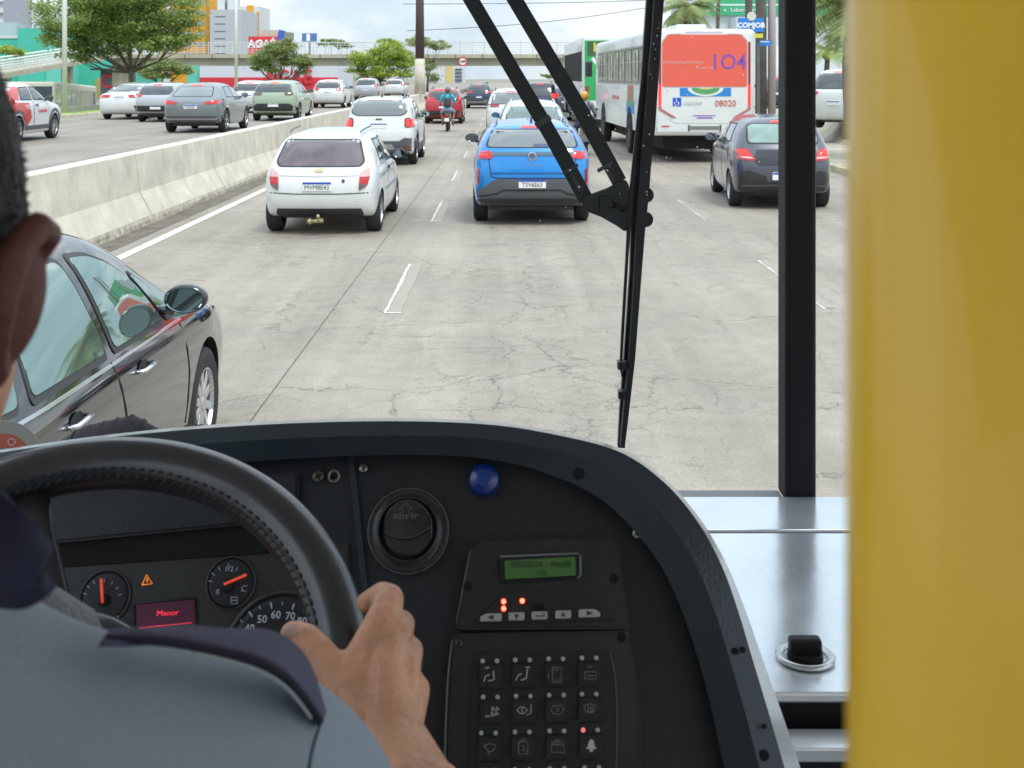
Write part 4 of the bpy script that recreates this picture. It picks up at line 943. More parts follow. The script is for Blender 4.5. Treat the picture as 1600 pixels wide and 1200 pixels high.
r, w_, h = bldg('teal_store_corner', 'narrow teal store end beside the red and white store', 292, 312, 101, 205, TEALL, 10)
r, w_, h = bldg('red_and_white_store', 'white store with red lower wall and large red letters under the footbridge', 312, 528, 99, 204, mat('white_store_wall', (.60, .62, .68), .7), 20)
boxo('red_band', -w_, w_, -.12, 0, 0, px2l(r, 0, 121, 204)[1], REDB, r)
x_, z_ = px2l(r, 450, 121, 204)
text_mesh('store_lettering', 'AGAÉ', 3.3, Matrix.Translation((x_, -.3, z_)) @ FACE_BACK, REDB, r, .1, bold=.05)
r, w_, h = bldg('red_billboard_building', 'red sign box with white capital letters above the footbridge rail', 388, 432, 57, 212, REDB, 4, zb=-1.5, cat='sign building')
x_, z_ = px2l(r, 409, 69, 212)
text_mesh('sign_lettering', 'AGAÉ', 1.9, Matrix.Translation((x_, -.15, z_)) @ FACE_BACK, SWHT, r, .05, bold=.06)
boxo('rooftop_box', -.6, 2.6, 1, 3.5, h, h + 1.2, CREAM, r)
def sign_on_post(name, label, x0, x1, y0, y1, z, m, tilt=0, zb=-1.5):
    a, b = W(x0, y0, z), W(x1, y1, z); c = (a + b) / 2
    root = empty(name, (c.x, z, zb), label, 'sign'); hw_, hh = (b.x - a.x) / 2, (a.z - b.z) / 2
    bm = bmesh.new(); box(bm, -hw_, hw_, -.2, .2, -hh, hh, .05, Matrix.Translation((0, 0, c.z - zb)) @ Matrix.Rotation(tilt, 4, 'Y')); bobj('panel', bm, m, root)
    bm = bmesh.new(); tube(bm, [(0, .3, 0), (0, .3, c.z - zb)], .18, 8); bobj('post', bm, GREYT, root)
    return root, c.z - zb
r, zc = sign_on_post('tilted_blue_sign', 'blue and olive sign cube tilted on its post beside the red sign', 434, 444, 47, 64, 185, mat('royal_blue_sign', (.06, .12, .52), .5), math.radians(12))
a = W(449, 56, 185); bm = bmesh.new(); box(bm, a.x - r.location.x - .75, a.x - r.location.x + .75, -.1, 1.4, -.8, .8, .04, Matrix.Translation((0, 0, zc - .1)) @ Matrix.Rotation(math.radians(8), 4, 'Y')); bobj('side_panel', bm, mat('olive_sign', (.25, .27, .20), .6), r)
r, zc = sign_on_post('blue_box_sign', 'square blue sign with white emblem standing above the footbridge', 472, 495, 52, 65, 230, mat('steel_blue_sign', (.08, .17, .38), .5))
flat2('emblem', [[(-.55, zc - .7), (.15, zc - .7), (.15, zc + .55), (-.2, zc + .75), (-.55, zc + .55)]], -.21, SWHT, r)
r, w_, h = bldg('orange_tower', 'tall orange office tower with strip windows rising behind the big tree', 250, 327, -60, 300, ORN, 18)
far_windows(r, w_, h, 3, 9, -w_ + 2.8, w_ - .8, 8, h - 1, 2.4, 1.15, WIN2)
boxo('pier', -w_ + 1.0, -w_ + 2.6, -.3, 0, 0, h, WWL, r)
boxo('pier', w_ - .75, w_, -.2, 0, 0, h, mat('amber_trim', (.5, .24, .03), .7), r)
r, w_, h = bldg('pale_grey_tower', 'plain pale grey tower with narrow slot windows beside the orange one', 328, 377, 15, 290, GWL, 20)
far_windows(r, w_, h, 1, 6, -w_ + .9, -w_ + 4.0, 8.5, h - .8, 2.7, .22, WIN)
boxo('rooftop_room', -.5, 1.6, 4, 9, h, h + 4, WWL, r); boxo('rooftop_room', -3, -1.2, 4, 9, h, h + 3.2, WWL, r)
r, w_, h = bldg('orange_striped_tower', 'white tower with orange stripe and curved balconies', 375, 405, 10, 310, WWL, 14)
boxo('orange_stripe', -.6, 1.0, -.4, 0, 4, h + .3, ORN, r); boxo('orange_edge', w_ - .8, w_, -.2, 0, 0, h - 1.4, ORN, r)
for j in range(7):
    for cx in (-1.35, 1.75): boxo('balcony', cx - .55, cx + .55, -.5, 0, h - 2.6 - 1.75 * j, h - 2.0 - 1.75 * j, WIN, r, .06)
r, w_, h = bldg('grey_apartment_tower', 'grey apartment tower at the very left edge with balcony bands', -40, 5, -40, 330, mat('tower_grey', (.38, .40, .48), .8), 20)
for j in range(14): boxo('balcony_band', w_ - 4.2, w_ + .1, -.5, 0, 6 + 3.1 * j, 7.3 + 3.1 * j, WWL, r)
r, w_, h = bldg('low_beige_building', 'low beige building framed under the footbridge between two trees', 505, 600, 112, 230, CREAM, 16)
far_windows(r, w_, h, 4, 1, -w_ + 1, w_ - 1, 1.5, 3, 1.2, 1, WIN)
for nm, xa, xb, mm in (('dark_hoarding', 508, 516, WIN), ('blue_hoarding', 517, 524, mat('steel_blue_sign', (0, 0, 0))), ('peach_hoarding', 525, 532, mat('peach_panel', (.6, .36, .25), .7))):
    p, q = px2l(r, xa, 104, 228), px2l(r, xb, 112, 228); boxo(nm, p[0], q[0], -1.9, -1.7, q[1], p[1], mm, r)
r, w_, h = bldg('striped_white_tower', 'white apartment tower with yellow strip and dark balconies under the footbridge', 662, 724, 92, 330, WWL, 20)
xa, za = px2l(r, 702, 110, 330); boxo('yellow_strip', xa - .9, xa + .9, -.3, 0, 0, h, mat('yellow_strip', (.66, .52, .20), .7), r)
for j in range(6):
    p, q = px2l(r, 711, 107 + 5.6 * j, 330), px2l(r, 722, 109.6 + 5.6 * j, 330); boxo('balcony', p[0], q[0], -.4, 0, q[1], p[1], WIN, r, .05)
    p, q = px2l(r, 668, 124 + 5.6 * j, 330), px2l(r, 684, 126 + 5.6 * j, 330)
    if j < 3: boxo('balcony', p[0], q[0], -.4, 0, q[1], p[1], WIN, r)
# clinic on the right
r, w_, h = bldg('clinic_building', 'white clinic with green fascia lettering behind the bus and poles', 1098, 1290, -70, 84, mat('clinic_white', (.62, .66, .68), .7), 16, zb=.55)
p, q = px2l(r, 1098, 24, 84), px2l(r, 1290, -70, 84)
boxo('green_fascia', -w_ - .2, w_ + .2, -.35, 0, p[1], q[1], mat('clinic_green', (.05, .37, .17), .5), r)
boxo('fascia_line', -w_ - .2, w_ + .2, -.37, -.35, px2l(r, 0, 9, 84)[1], px2l(r, 0, 7, 84)[1], SWHT, r)
x_, z_ = px2l(r, 1140, 16, 84)
for s_, dx_ in (('Clínica', -1.42), ('e', -.40), ('Laboratório', 1.0)): text_mesh('fascia_lettering', s_, .42, Matrix.Translation((x_ + dx_, -.40, z_)) @ FACE_BACK, SWHT, r, .02)
boxo('shopfront_glass', -w_ + .2, -w_ + 1.8, -.1, 0, 0, 5, mat('shop_glass', (.30, .42, .42), .15), r)
boxo('white_volume', -w_ + 1.9, -w_ + 5.2, -2.5, -.1, 0, px2l(r, 0, 27, 82)[1], mat('cool_white_volume', (.60, .64, .72), .7), r)

# ------------------------------------------------------------------ footbridge
BC = mat('bridge_concrete', (.42, .40, .30), .85, var=.15, scale=.4); BC2 = mat('bridge_beam_concrete', (.33, .33, .25), .85, var=.2, scale=.3); RAIL = mat('bridge_rail_paint', (.55, .57, .58), .5)
fb = empty('footbridge', (-20, 150, -1.5), 'concrete footbridge with metal railings crossing over all lanes', 'footbridge')
zt, zm, zb_ = (W(0, 85, 150).z + 1.5), (W(0, 91, 150).z + 1.5), (W(0, 103, 150).z + 1.5)
xa, xb = W(190, 0, 150).x + 20, W(1040, 0, 150).x + 20
boxo('deck', xa, xb, -1.3, 1.3, zm, zt, BC, fb); boxo('beam', xa, xb, -.8, .8, zb_, zm - .003, BC2, fb)
n = int((xb - xa) / 1.5); zr = W(0, 65, 150).z + 1.5
pm = None
for yy in (-1.25, 1.25):
    for k in range(n + 1):
        x = xa + (xb - xa) * k / n
        if pm is None: po = boxo('rail_post', -.035, .035, -.035, .035, 0, zr - zt, RAIL, fb); pm = po.data
        else: po = bpy.data.objects.new('rail_post', pm); C.objects.link(po); po.parent = fb
        po.location = (x, yy, zt)
    for j, hh in enumerate((.25, .55, .85, 1.15, 1.45)):
        boxo('rail', xa, xb, yy - .02, yy + .02, zt + hh, zt + hh + (.07 if j == 4 else .035), RAIL, fb)
for k in range(int((xb - xa) / 3.4)): boxo('deck_joint', xa + 1.5 + k * 3.4, xa + 1.62 + k * 3.4, -1.33, -1.3, zm, zt, mat('joint_dark', (.16, .15, .11), .9), fb)
for px in (191, 1010): 
    x = W(px, 0, 150).x + 20; boxo('pier', x - .65, x + .65, -.6, .6, 0, zb_ - .004, BC, fb)
# ramp towards the camera at the left
rp_ = empty('footbridge_ramp', (-47, 112, -1.5), 'sloping concrete ramp with white slatted railing at far left', 'ramp')
A, B = Vector((-1.2, 2, W(20, 119, 114).z + 1.5)), Vector((-1.0, 37, zt - .1))
def rpt(t, dx, dz): return (A.x + (B.x - A.x) * t + dx, A.y + (B.y - A.y) * t, A.z + (B.z - A.z) * t + dz)
A0 = A - (B - A) * .35
def rpt(t, dx, dz): p = A0.lerp(B, t); return (p.x + dx, p.y, p.z + dz)
bm = bmesh.new(); vs = [bm.verts.new(rpt(t, dx, dz)) for t in (0, 1) for dx, dz in ((-1.2, 0), (1.2, 0), (1.2, .45), (-1.2, .45))]
for f in ((0, 1, 2, 3), (7, 6, 5, 4), (0, 4, 5, 1), (1, 5, 6, 2), (2, 6, 7, 3), (3, 7, 4, 0)): bm.faces.new([vs[i] for i in f])
bobj('slab', bm, BC, rp_)
WR = mat('white_railing', (.68, .69, .66), .6)
for side_ in (1.15, -1.15):
    for hh, th in ((.65, .05), (.9, .05), (1.15, .05), (1.4, .05), (1.7, .09)):
        bm = bmesh.new(); tube(bm, [rpt(0, side_, .0 + hh), rpt(1, side_, hh)], th, 4); bobj('rail', bm, WR, rp_)
    for k in range(27):
        bm = bmesh.new(); tube(bm, [rpt(k / 26, side_, .44), rpt(k / 26, side_, 1.72)], .06, 4); bobj('rail_post', bm, WR, rp_)
for t in (.25, .6, .95):
    p = rpt(t, 0, 0); boxo('pier', p[0] - .5, p[0] + .5, p[1] - .4, p[1] + .4, 0, p[2], BC2, rp_)
# height-limit sign on the beam
a = W(723, 96, 148.6)
hs = empty('height_limit_sign', a, 'round white sign with red ring hung on the footbridge beam', 'sign')
bm = bmesh.new(); lathe(bm, [(0, 0), (.5, 0), (.5, .03), (0, .03)], 28, 'Y'); bobj('disc', bm, SWHT, hs)
bm = bmesh.new(); lathe(bm, [(.44, .02), (.44, .06), (.58, .06), (.58, -.01), (.44, -.01)], 28, 'Y'); bobj('ring', bm, REDB, hs)
text_mesh('sign_lettering', '4,80', .42, Matrix.Translation((0, -.07, 0)) @ FACE_BACK, PLK, hs, .003, bold=.01)

# ------------------------------------------------------------------ poles and signs
def pole(name, label, px, z, r0, h, m, zb, r1=None, cat='lamp post', sect=8):
    p = W(px, 0, z); root = empty(name, (p.x, z, zb), label, cat)
    bm = bmesh.new(); tube(bm, [(0, 0, 0), (0, 0, h)], [r0, r1 or r0 * .7], 12); bobj('shaft', bm, m, root, smooth=True)
    return root
GP = mat('galvanised_pole', (.74, .74, .70), .6)
r = pole('white_lamp_post', 'slim white lamp post on the grass verge in front of the big tree', 101, 58, .13, 11, GP, .45); bm = bmesh.new(); tube(bm, [(0, 0, 10.9), (1.8, 0, 11.4)], .05, 8); ellipsoid(bm, (2.1, 0, 11.4), (.4, .15, .08)); bobj('lamp_arm', bm, GP, r)
r = pole('thin_lamp_post', 'thin pale lamp post in front of the grey tower', 369, 104, .14, 13, GP, .4); bm = bmesh.new(); tube(bm, [(0, 0, 12.9), (-1.8, 0, 13.3)], .05, 8); ellipsoid(bm, (-2.1, 0, 13.3), (.4, .15, .08)); bobj('lamp_arm', bm, GP, r)
p = W(656, 0, 78)
up = empty('utility_pole', (p.x, 78, 1.06), 'thick utility pole, dark brown above and pale concrete below, at the barrier', 'utility pole')
zs = W(0, 92, 78).z - 1.06
bm = bmesh.new(); tube(bm, [(0, 0, 0), (0, 0, zs)], [.36, .33], 14); bobj('concrete_base', bm, CONC, up, smooth=True)
bm = bmesh.new(); tube(bm, [(0, 0, zs + .003), (0, 0, 9)], [.30, .24], 14); bobj('painted_shaft', bm, mat('brown_pole_paint', (.085, .06, .055), .7), up, smooth=True)
WOODP = mat('weathered_pole_wood', (.12, .10, .085), .9, var=.4, scale=2, bump=.4)
for nm, lb, px, r_, m_, cat in (('brown_utility_pole', 'thick dark pole behind the blue shop sign right of the 104 bus', 1189, .23, WOODP, 'utility pole'), ('short_dark_pole', 'dark pole partly behind the top of the blue shop sign', 1170, .17, WOODP, 'utility pole'), ('pale_utility_pole', 'smooth pale pinkish pole right of the dark one', 1206, .16, mat('pinkish_pole', (.42, .36, .36), .8), 'utility pole')):
    z_ = 46 if px != 1170 else 50
    pole(nm, lb, px, z_, r_, 9, m_, .6, r_ * .85, cat)
pole('far_thin_post', 'thin far post between the pale pole and the windscreen post', 1215, 66, .07, 3.2, GP, .7, cat='post')
a, b = W(1153, 28, 44.5), W(1193, 50, 44.5)
sg = empty('shop_sign', ((a.x + b.x) / 2, 44.5, .6), 'blue shop sign with white lettering and round clock-like disc on top', 'sign')
hw_ = (b.x - a.x) / 2; z0_, z1_ = b.z - .6, a.z - .6
boxo('panel', -hw_, hw_, -.06, .06, z0_, z1_, mat('sign_bright_blue', (.03, .20, .60), .4), sg)
text_mesh('lettering', 'COMJOB', .26, Matrix.Translation((0, -.07, (z0_ + z1_) / 2 - .02)) @ FACE_BACK, SWHT, sg, .004, bold=.012)
bm = bmesh.new(); lathe(bm, [(0, 0), (.17, 0), (.17, .05), (0, .05)], 20, 'Y', c=(.02, -.03, z1_ + .06)); bobj('round_disc', bm, mat('disc_cream', (.58, .60, .50), .6), sg)
boxo('yellow_strip', hw_ - .55, hw_ - .03, -.05, .05, z0_ - .22, z0_ - .06, mat('yellow_print', (0, 0, 0)), sg)
boxo('sign_post', hw_ * .55, hw_ * .55 + .1, .07, .17, 0, z1_, GREYT, sg)
a, b = W(1179, 63, 45), W(1203, 72, 45)
ss = empty('street_name_sign', ((a.x + b.x) / 2, 45, .6), 'narrow blue street sign fixed below the shop sign', 'sign')
boxo('panel', a.x - (a.x + b.x) / 2, (b.x - a.x) / 2, -.25, -.2, b.z - .6, a.z - .6, mat('sign_bright_blue', (0, 0, 0)), ss); boxo('panel_line', -.25, .2, -.255, -.25, b.z - .46, b.z - .42, SWHT, ss); boxo('bracket', -.05, .05, -.2, .0, b.z - .55, b.z - .45, GREYT, ss)
# wires
for i, (z_, x0, x1, za, zb2, sag) in enumerate(((60, -60, 10, 9.0, 9.4, .5), (70, -6, 30, 6.5, 8.5, .6), (72, -6, 12, 5.0, 7.0, .4), (49, -60, -2, 6.9, 7.6, .3))):
    bm = bmesh.new(); tube(bm, [(x0 + (x1 - x0) * k / 16, z_, za + (zb2 - za) * k / 16 - sag * math.sin(PI * k / 16)) for k in range(17)], .018, 4)
    meta(bobj('overhead_wire', bm, BLKP), ['thin overhead wire crossing the sky at far left', 'overhead wire sagging right of the utility pole', 'lower overhead wire right of the utility pole', 'short overhead wire left of the lamp post'][i], 'wire', 'overhead wires')

# ------------------------------------------------------------------ trees
def leafmat(n, c, v=.45):
    m = mat(n, c, .6, var=v, scale=1.4)
    t = m.node_tree; b = t.nodes['Principled BSDF']; o = t.nodes['Material Output']
    tr = t.nodes.new('ShaderNodeBsdfTranslucent'); mx_ = t.nodes.new('ShaderNodeMixShader'); mx_.inputs[0].default_value = .38
    t.links.new(b.inputs['Base Color'].links[0].from_socket, tr.inputs['Color'])
    t.links.new(b.outputs[0], mx_.inputs[1]); t.links.new(tr.outputs[0], mx_.inputs[2]); t.links.new(mx_.outputs[0], o.inputs['Surface'])
    return m
LF1 = leafmat('tree_leaf_green', (.29, .39, .11)); LF2 = leafmat('bright_leaf_green', (.36, .46, .08)); LF3 = leafmat('dusty_leaf_green', (.29, .35, .13)); BARK = mat('bark', (.13, .11, .09), .95, var=.35, scale=6, bump=.6)
def tree(name, label, x, y, zb, blobs, nleaf, ls, lm, trunk_r, seed, trunk_top, group=None, cat='tree'):
    """blobs: (dx, dy, dz, rx, ry, rz) crown clumps"""
    rn = random.Random(seed); root = empty(name, (x, y, zb), label, cat, group)
    bm = bmesh.new(); base = Vector((0, 0, 0)); top = Vector((rn.uniform(-.1, .1), 0, trunk_top))
    tube(bm, [base, base.lerp(top, .5) + Vector((rn.uniform(-.08, .08), 0, 0)), top], [trunk_r * 1.25, trunk_r, trunk_r * .85], 9)
    for b in blobs:
        c = Vector(b[:3]); mid = top.lerp(c, .5) + Vector((rn.uniform(-.2, .2), rn.uniform(-.2, .2), -.15 * (c - top).length))
        tube(bm, [top - Vector((0, 0, .15)), mid, c], [trunk_r * .55, trunk_r * .35, trunk_r * .12], 6)
        for _ in range(3):
            e = c + Vector((rn.uniform(-1, 1) * b[3], rn.uniform(-1, 1) * b[4], rn.uniform(-.4, .8) * b[5])) * .8
            tube(bm, [mid, (mid + e) / 2 + Vector((0, 0, -.1)), e], [trunk_r * .22, trunk_r * .14, .015], 5)
    bobj('trunk', bm, BARK, root, smooth=True)
    vs, fs = [], []; vol = [b[3] * b[4] * b[5] for b in blobs]; tot = sum(v ** .75 for v in vol)
    for b, v in zip(blobs, vol):
        k = int(nleaf * v ** .75 / tot); nc = max(5, k // 60)
        cl = []
        for _ in range(nc):
            while True:
                q = Vector((rn.uniform(-1, 1), rn.uniform(-1, 1), rn.uniform(-1, 1)))
                if .25 < q.length < 1: break
            q = q.normalized() * (q.length ** .45)
            if q.z < -.25: q.z *= .55
            cl.append(Vector((b[0] + q.x * b[3], b[1] + q.y * b[4], b[2] + q.z * b[5])))
        for i in range(k):
            c = cl[i % nc]; sp = .20 * min(b[3], b[5]) + .06
            p = c + Vector((rn.gauss(0, sp * 1.25), rn.gauss(0, sp * 1.25), rn.gauss(0, sp * .55)))
            s = ls * rn.uniform(.6, 1.3); R = Euler((rn.uniform(-.9, .9), rn.uniform(-.9, .9), rn.uniform(0, 6.28))).to_matrix()
            n0 = len(vs)
            for q in ((-s, 0, 0), (0, -s * .55, .0), (s, 0, s * .15), (0, s * .55, 0)): vs.append(p + R @ Vector(q))
            fs.append((n0, n0 + 1, n0 + 2, n0 + 3))
    pobj('crown', vs, fs, lm, root)
    return root
def P_(px, z): return (px - HX) * z / FPX
def bl(px0, z, items):
    o = []
    for (px, py, rx, rz) in items:
        p = W(px, py, z); o.append((p.x, py, rx, rz))
    return o
def tree_px(name, label, pxt, z, zb, items, nleaf, ls, lm, tr, seed, ttop, **k):
    x = P_(pxt, z); s = z / FPX
    blobs = [((px - pxt) * s, (((i * 37) % 11) / 11 - .5) * rx * s * 1.3, CH - (py - HY) * s - zb, rx * s, max(rx, rz) * s * 1.0, rz * s) for i, (px, py, rx, rz) in enumerate(items)]
    return tree(name, label, x, z, zb, blobs, nleaf, ls, lm, tr, seed, ttop, **k)
tree_px('broad_tree', 'big spreading green tree on the left verge, tallest of all', 205, 64, .4, [(120, 30, 50, 32), (110, 62, 40, 22), (165, 5, 60, 36), (215, -10, 60, 40), (265, 20, 45, 38), (282, 55, 28, 24), (250, 68, 42, 20), (200, 50, 50, 30), (150, 70, 40, 26), (170, 40, 40, 30), (120, 88, 22, 16), (235, 40, 40, 26)], 52000, .085, LF1, .15, 11, 2.2)
tree_px('ramp_tree', 'small leafy bush-like tree below the big tree, before the store', 250, 86, .0, [(235, 108, 16, 12), (262, 103, 20, 12), (285, 112, 14, 9), (248, 118, 22, 7)], 9000, .075, LF3, .12, 12, 1.6)
tree_px('median_tree', 'open-crowned green tree in front of the red store', 438, 98, .4, [(415, 92, 20, 12), (440, 78, 24, 14), (462, 96, 22, 12), (430, 108, 14, 9), (480, 100, 11, 9), (402, 104, 11, 9), (450, 68, 10, 7), (470, 112, 10, 7)], 12000, .09, LF3, .15, 13, 1.4)
tree_px('bright_tree', 'bright green round tree left of the thick utility pole', 594, 104, .4, [(580, 92, 28, 14), (610, 82, 26, 15), (630, 98, 20, 13), (600, 112, 28, 12), (560, 108, 14, 12), (605, 68, 14, 7), (638, 116, 12, 10), (575, 122, 16, 7)], 15000, .10, LF2, .16, 14, 1.6)
tree_px('sparse_tree', 'sparse darker tree whose branches show right of the utility pole', 668, 128, -.5, [(655, 68, 26, 9), (685, 72, 18, 8), (665, 104, 18, 9), (675, 120, 12, 8), (640, 90, 14, 8)], 6500, .10, LF3, .14, 15, 3)
tree_px('far_teal_side_tree', 'small tree in front of the teal wall at far left', 14, 120, -1.4, [(14, 80, 16, 9), (30, 84, 10, 6)], 2500, .12, LF2, .12, 16, 3)
for k, (px, z_, lb) in enumerate(((905, 240, 'distant low tree under the right end of the footbridge'), (868, 260, 'distant low tree beyond the black SUV'), (520, 250, 'distant tree tops behind the blue box sign'))):
    tree_px('distant_tree', lb, px, z_, -1.5, [(px, 118 if k < 2 else 68, 22, 6 if k < 2 else 6), (px + 16, 121 if k < 2 else 72, 14, 5)], 2500, .3, LF1, .2, 20 + k, 3, group='distant trees')
# palms
def palm(name, label, x, y, zb, h, nf, fl, seed, lm=LF3, tr=.2):
    rn = random.Random(seed); root = empty(name, (x, y, zb), label, 'palm tree')
    bm = bmesh.new(); tube(bm, [(math.sin(k * 1.1) * .03, 0, h * k / 8) for k in range(9)], [tr * (1.15 - .03 * k) for k in range(9)], 10); bobj('trunk', bm, BARK, root, smooth=True)
    for k in range(nf):
        a = 2 * PI * k / nf + rn.uniform(-.2, .2); el = rn.uniform(-.35, 1.1); ln = fl * rn.uniform(.8, 1.1)
        d = Vector((math.cos(a) * math.cos(el), math.sin(a) * math.cos(el), math.sin(el))); pts = []
        p = Vector((0, 0, h))
        for j in range(10):
            pts.append(p.copy()); p += d * ln / 9; d.z -= .16; d.normalize()
        vs, fs = [], []
        for j in range(1, 10):
            t = (pts[j] - pts[j - 1]).normalized(); s_ = t.cross(Vector((0, 0, 1))).normalized(); wl = ln * .30 * math.sin(PI * min(1, (j + .6) / 10))
            for q in range(4):
                o0 = pts[j - 1].lerp(pts[j], q / 4)
                for sd in (1, -1):
                    n0 = len(vs); tip = o0 + s_ * sd * wl + t * wl * .5 - Vector((0, 0, wl * rn.uniform(.25, .6)))
                    vs += [o0, o0 + t * .05 * fl / 2, tip]; fs.append((n0, n0 + 1, n0 + 2))
        pobj('frond', vs, fs, lm, root)
    bm = bmesh.new(); ellipsoid(bm, (0, 0, h - .15), (tr * 2.0, tr * 2.0, tr * 2.6)); bobj('crown_base', bm, mat('dry_frond_brown', (.22, .13, .05), .9, var=.5, scale=5), root)
    return root
a = W(1072, 12, 60); palm('shaggy_palm', 'shaggy palm with brown centre rising above the 104 bus roof', a.x, 60, .6, a.z - .6, 34, 2.0, 5, tr=.17)
a = W(1122, 26, 72); palm('slim_palm', 'slim palm trunk beside the clinic glass front', a.x, 72, .6, a.z + 1.6, 14, 1.6, 6, tr=.12)
a = W(1330, 10, 30); palm('kerbside_palm', 'large palm with drooping fronds right of the windscreen post', a.x, 30, .6, a.z - .6, 30, 2.3, 7, tr=.2)
a = W(1292, 78, 52); palm('bank_palm', 'smaller palm on the right bank above the parked pickup', a.x, 52, .7, a.z - .7, 20, 1.3, 8, lm=LF1, tr=.12)
# low concrete planter wall hiding the service road
sheet('service_road', -34, -23.2, 30, 150, -1.44, ASPH2)
meta(boxo('verge_wall', -23.2, -22.9, 50, 110, -1.4, .62, mat('pale_wall', (.52, .50, .42), .85, var=.2, scale=1)), 'low pale wall between the grass verge and the cream bus', 'wall')
rn = random.Random(5); vs, fs = [], []
for _ in range(5200):
    p = Vector((rn.uniform(-22.8, -21.6), rn.uniform(50, 100), 0)); p.z = .25 + rn.random() ** 1.5 * .22 * (1 + .5 * math.sin(p.y * 1.3)) - .25; s = .06; R = Euler((rn.uniform(-1, 1), rn.uniform(-1, 1), rn.uniform(0, 6))).to_matrix(); n0 = len(vs)
    for q in ((-s, 0, 0), (0, -s * .6, 0), (s, 0, 0), (0, s * .6, 0)): vs.append(p + R @ Vector(q))
    fs.append((n0, n0 + 1, n0 + 2, n0 + 3))
pobj('verge_plants', vs, fs, LF3)['kind'] = 'stuff'
# ------------------------------------------------------------------ our own bus: shell, windscreen, wiper
DK = mat('dark_grey_dash_plastic', (.0085, .0115, .0165), .46, var=.35, scale=9, bump=.10, bscale=420)
DK2 = mat('slate_rim_plastic', (.016, .027, .035), .34, var=.2, scale=7, bump=.12, bscale=260)
DKB = mat('black_recess', (.006, .006, .008), .7)
UNITM = mat('charcoal_unit_plastic', (.017, .019, .021), .34, var=.25, scale=9, bump=.08, bscale=500)
ALU = mat('scuffed_aluminium_sheet', (.82, .85, .88), .20, metal=.7, var=.06, scale=8, bump=.06, bscale=14)
GELW = mat('white_fibreglass_edge', (.62, .63, .62), .3, coat=.4, var=.12, scale=14)
CEIL = mat('bus_ceiling_white', (.78, .78, .76), .6); BWALL = mat('bus_wall_grey', (.68, .68, .66), .6); FLOORM = mat('bus_floor_grey', (.30, .30, .29), .8)
RUBB = mat('windscreen_rubber', (.004, .004, .006), .55, spec=.3)
shell = empty('own_bus', (0, 0, .9), 'the bus we ride in: grey walls, white ceiling, open window bays around the driver', 'bus')
def sh(nm, x0, x1, y0, y1, z0, z1, m, bev=0): return boxo(nm, x0, x1, y0, y1, z0 - .9, z1 - .9, m, shell, bev)
X0, X1, YB, YF = -1.0, 1.60, -6.5, 1.95
sh('floor', X0, X1, YB, 1.9, .80, .90, FLOORM)
sh('ceiling', X0, X1, YB, YF + .05, 2.95, 3.05, CEIL)
sh('rear_wall', X0, X1, YB - .05, YB, .9, 1.5, BWALL)
for side, x in ((-1, X0), (1, X1)):
    a, b = (x - .05, x) if side < 0 else (x, x + .05)
    sh('side_wall', a, b, YB, YF, .45, 1.42, BWALL); sh('window_header', a, b, YB, YF, 2.80, 3.05, BWALL)  # openings of the unseen cab enlarged to let more light inside
    for yy in (-6.4, -4.6, -2.8, -1.0, .35, 1.85): sh('window_post', a, b, yy, yy + .08, 1.42, 2.80, BWALL)
sh('front_panel', X0 - .05, X1 + .05, YF + .06, YF + .12, .4, 1.40, GELW)
sh('front_header', X0 - .05, X1 + .05, YF, YF + .06, 2.78, 3.05, BWALL)
sh('corner_post', X0 - .05, X0 + .07, YF, YF + .06, 1.40, 2.78, RUBB); sh('corner_post', X1 - .07, X1 + .05, YF, YF + .06, 1.40, 2.78, RUBB)
# windscreen, in two halves with the black post between
GLW = bpy.data.materials.new('windscreen_glass'); GLW.use_nodes = True; gt = GLW.node_tree; gt.nodes.clear()
go = gt.nodes.new('ShaderNodeOutputMaterial'); gtr = gt.nodes.new('ShaderNodeBsdfTransparent'); gtr.inputs[0].default_value = (.975, .985, .98, 1); gt.links.new(gtr.outputs[0], go.inputs[0])
ws = empty('windscreen', (.4, YF, 1.4), 'two clear windscreen panes split by a black rubber post', 'windscreen')
pc = W(1249.5, 400, YF).x
for nm, a, b in (('pane', X0 + .07, pc - .026), ('pane', pc + .026, X1 - .07)): boxo(nm, a - .4, b - .4, .015, .021, .12, 1.38, GLW, ws)
bm = bmesh.new(); box(bm, pc - .4 - .0255, pc - .4 + .0255, -.012, .05, .10, 1.40, .008); bobj('centre_post', bm, RUBB, ws)
bm = bmesh.new(); box(bm, X0 - .4 + .07, pc - .4 - .026, .0, .04, .085, .106, .003); box(bm, pc - .4 + .026, X1 - .4 - .07, .0, .04, .07, .092, .003); bobj('bottom_seal', bm, mat('grey_seal', (.20, .22, .24), .5), ws)
# water specks on the outside of the glass
rn = random.Random(8); bm = bmesh.new()
for _ in range(110):
    px = rn.choice([rn.gauss(1025, 12), rn.uniform(1000, 1200), rn.uniform(760, 980)]); py = rn.uniform(20, 640)
    if abs(px - 1025) < 25: py = rn.uniform(40, 320)
    p = W(px, py, YF + .0225); r_ = rn.uniform(.0005, .0014)
    v = bmesh.ops.create_icosphere(bm, subdivisions=1, radius=r_)['verts']; bmesh.ops.scale(bm, vec=(1, .4, 1.15), verts=v); bmesh.ops.translate(bm, vec=p, verts=v)
WD = bpy.data.materials.new('water_drop'); WD.use_nodes = True; _wb = WD.node_tree.nodes['Principled BSDF']; _wb.inputs['Base Color'].default_value = (1, 1, 1, 1); _wb.inputs['Transmission Weight'].default_value = 1; _wb.inputs['IOR'].default_value = 1.33; _wb.inputs['Roughness'].default_value = .02
meta(bobj('water_drops', bm, WD, smooth=True), kind='stuff')

